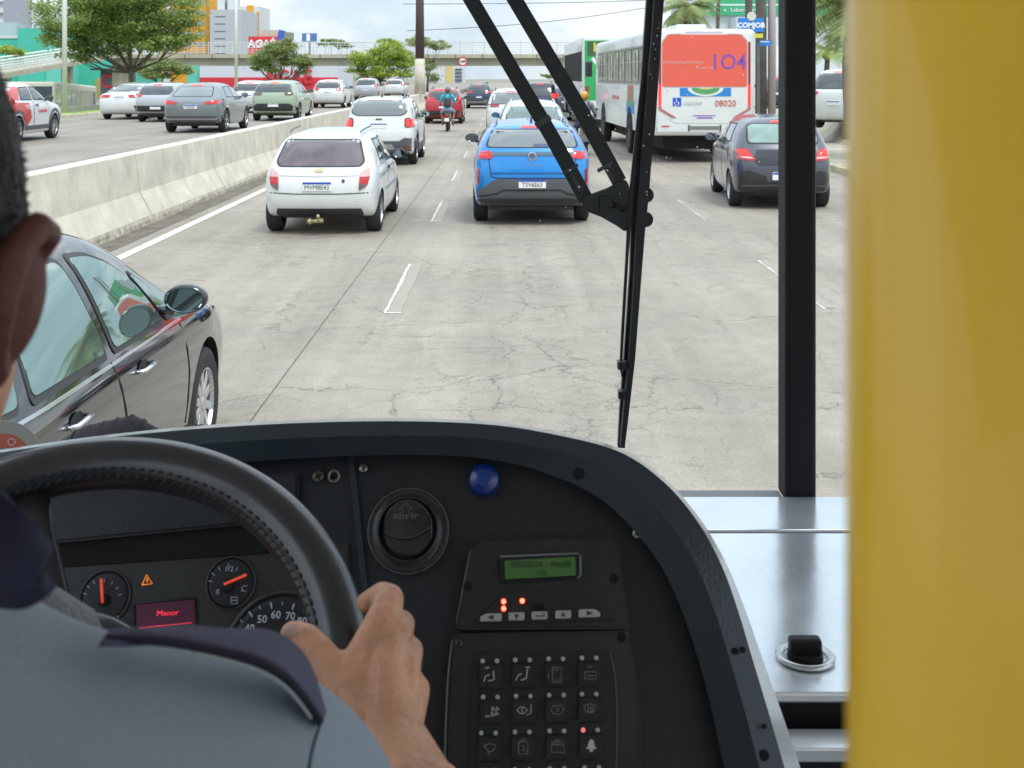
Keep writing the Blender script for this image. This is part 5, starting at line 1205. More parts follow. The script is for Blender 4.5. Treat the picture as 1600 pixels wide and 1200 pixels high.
WB = mat('wiper_black', (.012, .012, .014), .38, var=.2, scale=14)
YW = YF + .10
wip = empty('windscreen_wiper', W(960, 320, YW), 'long black windscreen wiper with twin parallel arms and bracket', 'wiper')
wl = wip.location.copy()
def wp(px, py, dz=0): return W(px, py, YW + dz) - wl
def bar(nm, pts, w_, t, m=WB, parent=wip, bev=.0):
    """flat bar following points, w_ wide across the view, t thick"""
    bm = bmesh.new(); pts = [Vector(p) for p in pts]; L_, n = [], len(pts)
    for i, p in enumerate(pts):
        d = (pts[min(i + 1, n - 1)] - pts[max(i - 1, 0)]).normalized(); s = Vector((d.z, 0, -d.x)).normalized() * (w_[i] if isinstance(w_, list) else w_) / 2
        L_.append([bm.verts.new(p - s), bm.verts.new(p + s), bm.verts.new(p + s + Vector((0, t, 0))), bm.verts.new(p - s + Vector((0, t, 0)))])
    for A, B in zip(L_, L_[1:]):
        for k in range(4): bm.faces.new((A[k], A[(k + 1) % 4], B[(k + 1) % 4], B[k]))
    bm.faces.new(L_[0][::-1]); bm.faces.new(L_[-1])
    if bev: bmesh.ops.bevel(bm, geom=[e for e in bm.edges if len(e.link_faces) == 2 and e.calc_face_angle(0) > .5], offset=bev, segments=2, affect='EDGES')
    return bobj(nm, bm, m, parent)
arm1 = bar('arm', [wp(501, -400), wp(862, 213), wp(916, 312)], .026, .014, bev=.003)
arm2 = bar('arm', [wp(567, -400), wp(905, 168), wp(968, 284)], .026, .014, bev=.003)
for (a, b, c_, par) in (((846, 186), (851, 194), None, arm1), ((890, 262), (893, 267), None, arm1), ((944, 258), (947, 263), None, arm2)):
    bar('sleeve_edge', [wp(a[0], a[1], -.004), wp(b[0], b[1], -.004)], .030, .006, mat('wiper_edge_grey', (.05, .05, .055), .3), par)
bar('rib', [wp(893, 272, -.004), wp(908, 298, -.004)], .006, .006, mat('wiper_edge_grey', (0, 0, 0)), arm1); bar('rib', [wp(950, 268, -.004), wp(960, 284, -.004)], .006, .006, mat('wiper_edge_grey', (0, 0, 0)), arm2)
for q, par in (((891, 266), arm1), ((949, 266), arm2), ((905, 292), arm1)):
    bm = bmesh.new(); ellipsoid(bm, wp(q[0], q[1], -.003), (.0025, .0025, .0025)); bobj('screw', bm, CHR, par)
bm = bmesh.new(); outl = [(912, 306), (925, 303), (950, 296), (965, 284), (978, 281), (983, 290), (984, 358), (976, 362), (962, 352), (940, 338), (920, 332), (909, 322)]
prism(bm, [wp(x, y, -.006) for x, y in outl], (0, .012, 0)); bmesh.ops.bevel(bm, geom=bm.edges[:], offset=.0015, segments=2, affect='EDGES'); bk = bobj('bracket', bm, mat('wiper_bracket_grey', (.022, .023, .026), .4), wip)
bm = bmesh.new(); prism(bm, [wp(x, y, -.016) for x, y in rpoly([(938, 308), (956, 308), (956, 332), (938, 332)], 3)], (0, .011, 0)); bobj('bracket_plate', bm, WB, bk)
for q in ((958, 320), (972, 326)):
    bm = bmesh.new(); lathe(bm, [(0, -.006), (.0045, -.006), (.0055, 0), (.0055, .006)], 10, 'Y', c=wp(q[0], q[1], -.012)); bobj('bolt', bm, mat('dull_bolt', (.16, .16, .17), .35, metal=.8), bk)
bar('blade_spine', [wp(1042, -250), wp(1021, 40), wp(1012, 160), wp(1001, 300), wp(993, 420), wp(984, 540), wp(975, 640), wp(971, 700)], [.030, .030, .027, .030, .019, .017, .014, .012], .016, bev=.003)
bar('blade_rubber', [wp(1046, -250, -.028), wp(1026, 60, -.028), wp(1015, 200, -.028), wp(1004, 320, -.028), wp(997, 430, -.028), wp(988, 560, -.028), wp(977, 660, -.028), wp(973, 700, -.028)], [.014, .016, .019, .016, .012, .010, .009, .007], .026, mat('wiper_rubber', (.018, .018, .02), .6))
bm = bmesh.new(); box(bm, *sorted((wp(470, -400).x, wp(600, -400).x)), -.05, .03, wp(0, -425).z, wp(0, -385).z, .006); bobj('spindle_mount', bm, WB, wip)
bar('linkage', [wp(1004, 120, -.01), wp(996, 200, -.01), wp(985, 320, -.01), wp(980, 400, -.01), wp(973, 520, -.01), wp(970, 575, -.01), wp(973, 590, -.01)], [.004, .005, .008, .005, .005, .004, .003], .008)
for q in ((973, 572), (974, 618)): bar('clip', [wp(q[0], q[1] - 6, -.03), wp(q[0], q[1] + 6, -.03)], .016, .02, WB, bev=.002)
for q in ((1009, 304), (1008, 342)):
    bm = bmesh.new(); lathe(bm, [(0, -.012), (.010, -.012), (.013, -.006), (.013, .010), (0, .010)], 18, 'Y', c=wp(q[0], q[1], -.006)); bobj('pivot_disc', bm, WB, wip)

# ------------------------------------------------------------------ metal cover right of the dash pod
cov = empty('engine_cover', (.62, 1.6, .9), 'flat scuffed silver metal cover with latch, right of the dash pod', 'engine cover')
zc_ = 1.512 - .9
def cb(nm, x0, x1, y0, y1, z0, z1, m, bev=0): return boxo(nm, x0 - .62, x1 - .62, y0 - 1.6, y1 - 1.6, z0, z1, m, cov, bev)
yseam = .688 * FPX / (831 - HY)
yfr = .688 * FPX / (1083 - HY)
cb('front_strip', .26, X1 - .02, yseam + .003, YF - .015, zc_ - .012, zc_ + .002, ALU, .002)
cb('sheet_panel', .26, X1 - .02, yfr, yseam - .003, zc_ - .012, zc_, ALU, .003)
cb('under_panel', .26, X1 - .02, yfr + .02, YF - .02, zc_ - .06, zc_ - .014, DKB)
cb('lower_ledge', .26, X1 - .02, 1.265, 1.305, zc_ - .045, zc_ - .030, ALU, .002)
cb('front_skirt', .26, X1 - .02, 1.29, 1.30, .0, zc_ - .045, DKB)
0 and cb('ledge_strip', .285, .562, YF - .05, YF - .02, zc_ + .003, zc_ + .022, mat('grey_seal', (0, 0, 0)), .002)
lp = Vector((((1258 - HX) * 1.40 / FPX) - .62, 1.40 - 1.6, zc_))
bm = bmesh.new(); lathe(bm, [(.026, .001), (.034, .001), (.035, .004), (.031, .007), (.027, .006), (.025, .001)], 36, 'Z', c=lp); bobj('latch_ring', bm, mat('satin_steel', (.50, .52, .53), .25, metal=.9), cov, smooth=True)
bm = bmesh.new(); lathe(bm, [(0, .0005), (.026, .0005), (.026, .0015), (0, .0015)], 30, 'Z', c=lp); bobj('latch_well', bm, mat('satin_steel', (0, 0, 0)), cov)
bm = bmesh.new(); box(bm, lp.x - .019, lp.x + .019, lp.y - .008, lp.y + .010, lp.z + .002, lp.z + .025, .004); lathe(bm, [(0, .002), (.021, .002), (.020, .010), (0, .010)], 24, 'Z', c=lp); bobj('latch_knob', bm, RUBB, cov)

# ------------------------------------------------------------------ dash pod
PQ = Vector((0, 1.2, 2.2 - 990 * 1.2 / FPX)); TH = math.radians(28)
PUX, PU = Vector((1, 0, 0)), Vector((0, math.sin(TH), math.cos(TH))); PN = PUX.cross(PU)
CAMP = Vector((0, 0, CH))
def on(px, py, off=0.0):            # a point of the tilted dash face, off metres proud of it
    d = Vector(((px - HX) / FPX, 1, -(py - HY) / FPX)); t = (PQ + PN * off - CAMP).dot(PN) / d.dot(PN)
    return CAMP + d * t
pod = empty('dash_pod', (-.1, 1.35, .9), 'dark curved dashboard pod with pale outer edge around the driver', 'dashboard'); PO = pod.location.copy()
def slab(nm, pts, off, th, m, parent=pod, bev=0, smooth=False):
    """a plate standing on the dash face: its top 'off' proud, th thick"""
    bm = bmesh.new(); prism(bm, [on(x, y, off) - PO for x, y in pts], -PN * th)
    if bev:
        bm.normal_update(); bmesh.ops.recalc_face_normals(bm, faces=bm.faces[:])
        es = [e for e in bm.edges if len(e.link_faces) == 2 and any(len(f.verts) > 4 or f.normal.dot(PN) > .9 for f in e.link_faces) and e.calc_face_angle(0) > .7 and all((v.co - (on(pts[0][0], pts[0][1], off) - PO)).dot(PN) > -1e-4 for v in e.verts)]
        bmesh.ops.bevel(bm, geom=es, offset=bev, segments=2, affect='EDGES')
    return bobj(nm, bm, m, parent)
def spl(pts, n=8):
    """smooth curve through points"""
    o = []; P_l = [Vector(p) for p in pts]
    for i in range(len(P_l) - 1):
        p0, p1, p2, p3 = P_l[max(i - 1, 0)], P_l[i], P_l[i + 1], P_l[min(i + 2, len(P_l) - 1)]
        for k in range(n):
            t = k / n; o.append(tuple(.5 * ((2 * p1) + (p2 - p0) * t + (2 * p0 - 5 * p1 + 4 * p2 - p3) * t * t + (3 * p1 - p0 - 3 * p2 + p3) * t ** 3)))
    o.append(tuple(P_l[-1])); return o
outer = spl([(-420, 790), (-200, 742), (0, 707), (200, 680), (400, 664), (600, 658), (760, 663), (872, 680), (968, 706), (1036, 752), (1088, 812), (1126, 880), (1152, 950), (1176, 1030), (1200, 1110), (1226, 1200), (1262, 1330), (1300, 1480)])
inner = spl([(-420, 850), (-200, 800), (0, 765), (200, 740), (380, 722), (560, 712), (700, 712), (790, 722), (860, 742), (930, 774), (985, 822), (1030, 880), (1062, 945), (1088, 1020), (1110, 1100), (1132, 1200), (1160, 1330), (1200, 1480)])
mid = [(a[0] * .42 + b[0] * .58, a[1] * .42 + b[1] * .58) for a, b in zip(inner, outer)]
n_ = len(outer); cxp, cyp = 560, 1150
def loft(nm, rows, m, parent=pod, smooth=True, sharp=.6):
    vs = [p for r in rows for p in r]; k = len(rows[0])
    fs = [(j * k + i, j * k + i + 1, (j + 1) * k + i + 1, (j + 1) * k + i) for j in range(len(rows) - 1) for i in range(k - 1)]
    o = pobj(nm, vs, fs, m, parent, smooth)
    if smooth: o.data.set_sharp_from_angle(angle=sharp)
    return o
r_face = [on(x, y, .000) - PO for x, y in inner]; r_in = [on(x, y, .030) - PO for x, y in inner]; r_mid = [on(x, y, .040) - PO for x, y in mid]
r_out = [on(x, y, .030) - PO for x, y in outer]
def grow(i, w_): 
    x, y = outer[i]; t = i / (n_ - 1); d = Vector((x - cxp, (y - cyp))).normalized(); return on(x + d.x * w_, y + d.y * w_, .004)
lipw = [5.0 + (0 if i / n_ < .55 else 34 * ((i / n_ - .55) / .45) ** 1.6) for i in range(n_)]
r_lip0 = [on(x, y, .026) - PO for x, y in outer]; r_lip = [grow(i, lipw[i]) - PO for i in range(n_)]; r_lip2 = [grow(i, lipw[i]) - PO - PN * .012 + Vector((0, .02, -.004)) for i in range(n_)]
r_back = [p + Vector((0, .16, -.10)) for p in r_lip2]
loft('rim', [r_face, r_in, r_mid, r_out], DK2)
loft('outer_shell', [r_out, r_lip0, r_lip, r_lip2, r_back], GELW, sharp=1.2)
# the recessed face, closed by straight edges below the frame
bm = bmesh.new(); bm.faces.new([bm.verts.new(on(x, y, .0) - PO) for x, y in inner] ); bmesh.ops.triangulate(bm, faces=bm.faces[:]); bobj('face_panel', bm, DK, pod)
bm = bmesh.new(); bmesh.ops.recalc_face_normals(bm, faces=bm.faces[:]); bm.free()
boxo('pod_base', -.85, .40, -.28, .34, -.0, .42, DK, pod)
slab('panel_ridge', spl([(543, 713), (548, 760), (556, 840), (566, 930), (580, 1100)], 4) + spl([(592, 1100), (576, 930), (566, 840), (558, 760), (552, 713)], 4), .005, .006, DK2)
def disc(nm, px, py, r, off, h, m, parent=pod, prof=None, seg=24, d=None, sm=True):
    c = on(px, py, off - h); z = c.y; R = r * z / FPX; bm = bmesh.new()
    M = Matrix((PUX, PU, PN)).transposed().to_4x4()
    lathe(bm, prof and [(a * R, b * h) for a, b in prof] or [(0, h), (R * .85, h), (R, h * .8), (R, 0)], seg, 'Z', M=M, c=c - PO)
    return bobj(nm, bm, m, parent, smooth=sm)
SCR = mat('screw_metal', (.42, .42, .40), .35, metal=.8); HOLE = mat('hole_black', (.003, .003, .003), .9)
def screw(px, py, r, parent=pod, off=.004, hole=False, m=SCR):
    if hole: return disc('screw_hole', px, py, r, off + .0006, .0008, HOLE, parent, seg=14)
    s = disc('screw', px, py, r, off + .003, .003, m, parent, seg=16)
    M = Matrix((PUX, PU, PN)).transposed().to_4x4(); c = on(px, py, off + .0034) - PO; R = r * 1.3 / FPX
    for a in (.5, .5 + PI / 2):
        bm = bmesh.new(); box(bm, -R * .6, R * .6, -R * .14, R * .14, -.0008, .0004, 0, Matrix.Translation(c) @ M @ Matrix.Rotation(a, 4, 'Z')); bobj('slot', bm, HOLE, s)
screw(497, 744, 9, m=mat('rusty_screw', (.16, .13, .10), .5, metal=.6)); screw(568, 732, 6.5); screw(995, 834, 7, off=.0)
disc('screw_cup', 522, 744, 10, .003, .003, mat('dull_nickel', (.30, .29, .25), .4, metal=.7), pod, prof=[(.6, .2), (.75, 1), (1, 1), (1, 0)], seg=20); screw(520, 746, 4, hole=True, off=.001)
for q in ((905, 740, 9), (1149, 1017, 5), (1160, 1015, 5), (1194, 1135, 4), (1194, 1180, 8)): screw(*q, hole=True, off=.0385 if q[0] > 1000 else .036)
M_P = Matrix((PUX, PU, PN)).transposed().to_4x4()
def ptext(nm, s, px, py, hpx, off, m, parent, rot=0, sx=1.0, **k):
    c = on(px, py, off); return text_mesh(nm, s, hpx * c.y / FPX * 1.38, Matrix.Translation(c - PO) @ M_P @ Matrix.Rotation(rot, 4, 'Z'), m, parent, .0002, sx=sx, **k)
def mkroot(nm, px, py, label, cat):
    return empty(nm, on(px, py, 0), label, cat)
# things screwed to the dash stay parts of the pod; separate units are their own part trees
knob = disc('blue_knob', 757, 752, 25, .022, .022, mat('blue_button', (.006, .03, .20), .28, coat=.5), pod, prof=[(0, 1), (.55, 1), (.62, .94), (.80, .92), (.94, .8), (1, .4), (1, 0)], seg=36)
disc('knob_top', 755, 750, 11, .0235, .002, mat('blue_button_top', (.012, .045, .26), .3), knob, seg=24)
# round air vent
VM = mat('worn_vent_plastic', (.020, .021, .023), .28, var=.5, scale=22); VED = mat('vent_bright_edge', (.13, .13, .14), .3)
vent = disc('air_vent', 638, 829, 63, .012, .012, VM, pod, prof=[(.70, .6), (.72, .95), (.76, 1), (.78, .8), (.93, .7), (.97, .75), (1, .5), (1, 0)], seg=48)
disc('vent_rim_line', 638, 829, 63.5, .0095, .002, VED, vent, prof=[(.975, 0), (.98, 1), (1, 1), (1, 0)], seg=48)
disc('vent_bowl', 638, 829, 47, .004, .003, DKB, vent, seg=36)
def dxy(cx, cy, rx, ry, a0, a1, n=20): return [(cx + rx * math.cos(a0 + (a1 - a0) * i / n), cy - ry * math.sin(a0 + (a1 - a0) * i / n)) for i in range(n + 1)]
up_flap = [(600, 831)] + [(600, 812)] + dxy(637, 820, 37, 38, 2.75, .4, 14) + [(674, 822)] + [(674 - 74 * t, 823 + 14 * math.sin(PI * t) + 8 * t) for t in [i / 10 for i in range(1, 10)]]
slab('vent_flap', up_flap, .013, .008, VM, vent, bev=.0012)
lo_flap = [(600, 835)] + [(600 + 74 * t, 835 + 13 * math.sin(PI * t) - 9 * t) for t in [i / 10 for i in range(1, 10)]] + [(674, 827), (674, 842)] + dxy(637, 834, 37, 34, -.4, -2.75, 14)[1:]
slab('vent_flap', lo_flap, .012, .008, VM, vent, bev=.0012)
def line_on(nm, pts, w_px, off, m, parent):
    bm = bmesh.new(); tube(bm, [on(x, y, off) - PO for x, y in pts], w_px / 2 * 1.3 / FPX, 5); return bobj(nm, bm, m, parent, smooth=True)
line_on('vent_highlight', spl([(601, 832), (615, 839), (637, 841), (655, 835), (674, 823)], 4), 1.4, .0135, VED, vent)
line_on('vent_highlight', dxy(637, 826, 38, 44, .45, 2.7, 18), 1.4, .0125, VED, vent)
line_on('vent_highlight', [(674, 810), (674.5, 842)], 1.4, .0135, VED, vent)
ptext('vent_emboss', 'abrir', 634, 806, 10, .0138, mat('faint_emboss', (.16, .16, .15), .4), vent, sx=1.5)
line_on('vent_arrow', [(629, 801), (629, 795), (623, 796), (634, 786), (645, 795), (639, 795), (639, 801)], 1.6, .0138, mat('faint_emboss', (0, 0, 0)), vent)

# display unit
un = slab('display_unit', rpoly([(734, 856), (752, 846), (850, 841), (950, 840), (966, 850), (986, 978), (980, 983), (716, 984), (711, 976)], 8), .020, .022, UNITM, pod, bev=.003)
slab('slope_panel', [(790, 922), (915, 920), (962, 970), (738, 976)], .0235, .004, mat('unit_inner_black', (.010, .011, .012), .4, bump=.08, bscale=500), un, bev=.001)
slab('screen_bezel', rpoly([(778, 871), (905, 864), (907, 902), (780, 910)], 5), .027, .008, DKB, un, bev=.0015)
line_on('bezel_edge', [(781, 870), (903, 865), (907, 870), (907, 899), (902, 904)], 4, .027, mat('bezel_grey', (.15, .155, .16), .35), un)
slab('lcd_screen', [(788, 876), (899, 870), (900, 899), (790, 905)], .0275, .002, mat('lcd_green', (.06, .15, .04), .25, emit=.012, ecol=(.10, .5, .08)), un)
LCDK = mat('lcd_dark_text', (.015, .05, .015), .5)
ptext('lcd_text', '07:02/14   04:48', 845, 882, 9, .0285, LCDK, un, sx=1.15); ptext('lcd_text', '110', 845, 895, 8, .0285, LCDK, un)
LEDR = mat('red_led', (.9, .05, .03), .3, emit=6, ecol=(1, .08, .04))
for q in ((787, 940), (787, 951), (816, 939)): disc('indicator_led', q[0], q[1], 3.6, .0265, .003, LEDR, un, seg=12)
BTN = mat('grey_rubber_button', (.40, .40, .36), .5); ICO = mat('icon_dark', (.03, .03, .03), .5)
arrows = {767: [(-6, 0), (4, -4), (4, 4)], 807: [(-4, -3), (4, -3), (0, 4)], 880: [(-4, 3), (4, 3), (0, -4)], 921: [(6, 0), (-4, -4), (-4, 4)]}
for x, y, w_ in ((767, 964.5, 34), (807, 963, 25), (843, 961.5, 25), (880, 960, 25), (921, 958, 34)):
    pts = [(x - w_ / 2, y - 6), (x + w_ / 2, y - 6.5), (x + w_ / 2, y + 6), (x - w_ / 2, y + 6.5)]
    if x == 767: pts[0] = (x - 8, y - 6); pts.insert(0, (x - w_ / 2, y - 1))
    if x == 921: pts[1] = (x + 8, y - 6.5); pts.insert(2, (x + w_ / 2, y - 1))
    b_ = slab('button', rpoly(pts, 2.5, 2), .0285, .006, BTN, un, bev=.0008)
    if x in arrows: slab('icon', [(x + a, y + c) for a, c in arrows[x]], .0292, .001, ICO, b_)
    else: line_on('icon', [(x + 7, y - 4), (x + 7, y + 1), (x - 6, y + 1)], 1.6, .029, ICO, b_)
slab('square_button', rpoly([(834, 944), (850, 944), (850, 953), (834, 953)], 2), .028, .004, HOLE, un, bev=.0006)
for q in ((731, 916, 7), (959, 904, 7)): screw(*q, parent=un, hole=True, off=.0205)
line_on('unit_edge_line', [(735, 860), (713, 974)], 2.4, .0195, mat('pale_edge_grey', (.13, .14, .145), .35), un)  # paler grey line along the unit's left edge
# keypad unit
kp = slab('keypad_unit', [(706, 996)] + [(712, 990), (978, 985), (984, 990)] + spl([(984, 990), (996, 1060), (1002, 1140), (1004, 1260), (1004, 1400)], 3) + spl([(692, 1400), (693, 1260), (696, 1140), (700, 1060), (706, 996)], 3), .018, .02, UNITM, pod, bev=.003)
line_on('unit_edge_line', spl([(707, 998), (700, 1060), (696.5, 1140), (694, 1240)], 4), 3, .0165, mat('pale_edge_grey', (0, 0, 0)), kp)
slab('key_field', rpoly([(740, 1020), (952, 1014), (962, 1060), (966, 1320), (728, 1320), (733, 1080)], 10), .0205, .004, mat('unit_inner_black', (0, 0, 0)), kp, bev=.0012)
line_on('field_edge_line', spl([(953, 1018), (961, 1060), (964, 1130), (962, 1230)], 4), 1.4, .021, mat('pale_edge_grey', (0, 0, 0)), kp)
screw(717, 1005, 6, parent=kp, off=.018, m=mat('dark_screw', (.08, .08, .085), .35, metal=.7)); screw(971, 996, 7, parent=kp, hole=True, off=.0185)
KEY = mat('key_black', (.010, .011, .012), .42, bump=.06, bscale=500); LEDW = mat('unlit_led_white', (.42, .45, .43), .35); LEDP = mat('lit_pink_led', (.75, .25, .25), .4, emit=.5, ecol=(1, .2, .2)); ICG = mat('icon_grey', (.22, .23, .23), .5); ICL = mat('icon_pale', (.50, .53, .50), .5)
seat = [[(4, -8), (5, 6), (-4, 8)], [(-11, 9), (-8, 0), (-2, -2)], [(-9, -12), (-2, -13)]]
icons = {(0, 0): seat, (0, 1): [[(6, -9), (4, 5), (-4, 8)], [(-12, 8), (-8, 0), (-3, -2)], [(3, -12), (10, -12)]], (0, 2): [[(-7, -11), (7, -11), (7, 9), (-7, 9), (-7, -11)], [(-8, 12), (8, 12)], [(-13, 0), (-13, 6)], [(-3, -7), (3, -7)]], (0, 3): [[(-8, -3), (9, -3), (9, 8), (-8, 8), (-8, -3)], [(-5, 3), (6, 3)], [(-4, -11), (4, -11)]],
         (1, 0): [[(1, -6), (6, -2), (1, 0), (1, -6)], [(7, 1), (11, 5), (6, 6), (7, 1)], [(0, 2), (5, 7), (0, 8), (0, 2)], [(8, -6), (12, -3), (8, -1), (8, -6)], [(-10, 8), (-3, 8)]], (1, 1): [[(-11, 0), (-6, -5), (0, -5), (5, 0), (0, 5), (-6, 5), (-11, 0)], [(-3, -4), (-3, 4)], [(11, -9), (10, 5), (4, 7)]], (1, 2): [[(-10, 0), (-7, -6), (7, -6), (10, 0), (6, 7), (-6, 7), (-10, 0)], [(-3, 0), (0, -3), (3, 0), (0, 3), (-3, 0)]], (1, 3): [[(-10, -5), (0, -8), (10, -5), (6, 5), (-6, 5), (-10, -5)], [(-3, -4), (-3, 7)], [(1, -4), (1, 7)], [(4, -4), (4, 7)]],
         (2, 0): [[(-9, -4), (0, -7), (10, -5), (5, 4), (-1, 6), (-9, -4)], [(-3, 6), (0, 11)]], (2, 1): [[(-7, -9), (7, -9), (7, 10), (-7, 10), (-7, -9)], [(-2, -3), (3, 0), (-2, 3), (3, 6)], [(-3, -12), (3, -12)]], (2, 2): [[(-9, -7), (9, -7), (10, 9), (-10, 9), (-9, -7)], [(-9, -3), (9, -3)], [(-5, -10), (5, -10)]]}
rows_ = [(1055, 1031, (767, 818, 870, 922)), (1110, 1087.5, (768, 819, 871, 922)), (1168, 1143.5, (765, 817.5, 871.5, 924)), (1228, 1202, (764, 817.5, 872, 926))]
for ri, (ky, ly, xs) in enumerate(rows_):
    for ci, kx in enumerate(xs):
        ky2 = ky - ci * 1.1 + 1
        k_ = slab('key', rpoly([(kx - 18.5, ky2 - 18), (kx + 18, ky2 - 18.5), (kx + 19, ky2 + 19), (kx - 19, ky2 + 19.5)], 5, 2), .0275, .007, KEY, kp, bev=.0015)
        slab('key_hood', rpoly([(kx - 18, ly - 11 - ci), (kx + 18, ly - 11.5 - ci), (kx + 19, ky2 - 19), (kx - 19, ky2 - 18.5)], 5, 2), .0225, .003, KEY, k_, bev=.0006)
        for li, lx in enumerate((kx - 13, kx + 9.5)):
            lit = ri == 2 and ci == 3 and li == 0
            disc('led', lx, ly - ci * 1.6 + 2, 3.6, .0255, .003, LEDP if lit else LEDW, k_, seg=10)
        if (ri, ci) in icons:
            bm = bmesh.new()
            for pl in icons[(ri, ci)]: tube(bm, [on(kx + a, ky2 + b_, .0283) - PO for a, b_ in pl], (.9 if (ri, ci) in ((0, 0), (0, 1), (1, 0)) else .6) * 1.2 / FPX, 4)
            bobj('icon', bm, ICL if (ri, ci) in ((0, 0), (0, 1), (1, 0), (1, 1)) else ICG, k_)['kind'] = 'stuff'
        elif (ri, ci) == (2, 3):
            slab('icon', [(kx - 8, ky2 + 4), (kx - 5, ky2 - 1), (kx - 4, ky2 - 8), (kx, ky2 - 11), (kx + 4, ky2 - 8), (kx + 5, ky2 - 1), (kx + 8, ky2 + 4), (kx + 3, ky2 + 5), (kx + 2, ky2 + 9), (kx - 2, ky2 + 9), (kx - 3, ky2 + 5)], .0283, .001, ICL, k_)

# ------------------------------------------------------------------ instrument cluster behind the wheel
def cl(nm, pts, off, th, m, parent=pod, bev=0): return slab(nm, pts, off, th, m, parent, bev)
cl('cluster_hood', [(60, 762), (466, 738), (466, 812), (420, 816), (110, 846), (60, 850)], .012, .014, DK, bev=.003)
cl('cluster_slot', [(60, 848), (112, 845), (452, 812), (490, 806), (490, 855), (450, 862), (112, 885), (60, 890)], .003, .003, HOLE)
cf = cl('cluster_face', [(-40, 892), (112, 886), (450, 863), (545, 848), (560, 1080), (-40, 1100)], .006, .006, mat('cluster_grey', (.020, .022, .021), .45, bump=.1, bscale=300), bev=.002)
GF = mat('gauge_face', (.011, .013, .015), .5); GR_ = mat('gauge_ring', (.045, .048, .052), .3); TK = mat('gauge_tick_white', (.34, .38, .45), .5, emit=.05, ecol=(.5, .6, .9)); ND = mat('gauge_needle', (.65, .05, .025), .4, emit=.35, ecol=(1, .10, .04))
def gauge(nm, cx, cy, r, parent=cf):
    g = disc(nm, cx, cy, r, .009, .004, GR_, parent, prof=[(.93, .2), (.95, 1), (1, .8), (1, 0)], seg=40)
    disc('gauge_dial', cx, cy, r * .94, .0075, .002, GF, g, seg=36); return g
def ray(g, cx, cy, r0, r1, ang, w_, m=TK, nm='tick', off=.0085):
    a = math.radians(ang); d = (math.sin(a), -math.cos(a)); line_on(nm, [(cx + d[0] * r0, cy + d[1] * r0), (cx + d[0] * r1, cy + d[1] * r1)], w_, off, m, g)
g = gauge('temperature_gauge', 165, 933, 40)
for a in (-75, -50, -28, 6, 32, 55, 78): ray(g, 160, 935, 25, 31, a, 1.3)
disc('needle_hub', 161, 938, 9, .013, .005, DKB, g, seg=18); line_on('needle', [(160, 942), (158, 904)], 4, .0145, ND, g)
line_on('icon', [(184, 962), (184, 975), (190, 976)], 1.8, .0085, TK, g)
g = gauge('fuel_gauge', 361, 911, 39)
for a in (-80, -55, -28, 2, 30, 58, 95, 112): ray(g, 356, 913, 24, 31 if a != 2 else 33, a, 1.2)
ptext('gauge_number', '1/2', 358, 889, 8, .0085, TK, g); ptext('gauge_number', '0', 340, 925, 8, .0085, TK, g); ptext('gauge_number', '1', 378, 921, 8, .0085, TK, g)
line_on('icon', [(361, 933), (371, 933), (371, 943), (361, 943), (361, 933), (361, 938), (371, 938)], 1.3, .0085, TK, g)
disc('needle_hub', 354, 915, 10, .013, .005, DKB, g, seg=18); line_on('needle', [(350, 913), (385, 898)], 4, .0145, ND, g)
g = gauge('speedometer', 440, 1022, 92)
for s_, x, y in (('40', 390, 982), ('50', 409.5, 968), ('60', 431, 961), ('70', 453.5, 963), ('80', 472, 971)): ptext('gauge_number', s_, x, y, 11.5, .0085, mat('number_white', (.50, .53, .58), .5, emit=.06, ecol=(.7, .8, 1)), g)
for k in range(11):
    a = -62 + k * 13.0; ray(g, 437, 1022, 76 if k % 2 else 72, 82, a, 1.6 if k % 2 else 2.8)
line_on('needle', [(440, 1022), (392, 1040)], 4, .014, ND, g)
sc_ = cl('trip_display', [(213, 945), (303, 937), (306, 1010), (214, 1015)], .0085, .003, mat('magenta_display', (.05, .008, .026), .3, emit=.018, ecol=(.8, .05, .35)), cf)
line_on('display_frame', [(210, 1010), (209, 943), (304, 934), (308, 1006)], 3, .008, mat('unit_inner_black', (0, 0, 0)), cf)
RT = mat('red_display_text', (.8, .03, .05), .4, emit=.7, ecol=(1, .04, .08))
ptext('display_text', 'Menor', 262, 958, 8, .009, RT, sc_, rot=.05, sx=1.15); line_on('display_line', [(216, 981), (299, 973)], 1.1, .009, RT, sc_); ptext('display_text', 'km', 272, 985, 7, .009, RT, sc_)
wt = line_on('warning_triangle', [(222, 914), (238, 912), (229, 898), (222, 914)], 1.8, .0085, mat('orange_warning', (.7, .2, .02), .4, emit=.6, ecol=(1, .28, .03)), cf); line_on('warning_mark', [(230, 903), (230, 910)], 1.8, .0085, mat('orange_warning', (0, 0, 0)), wt)

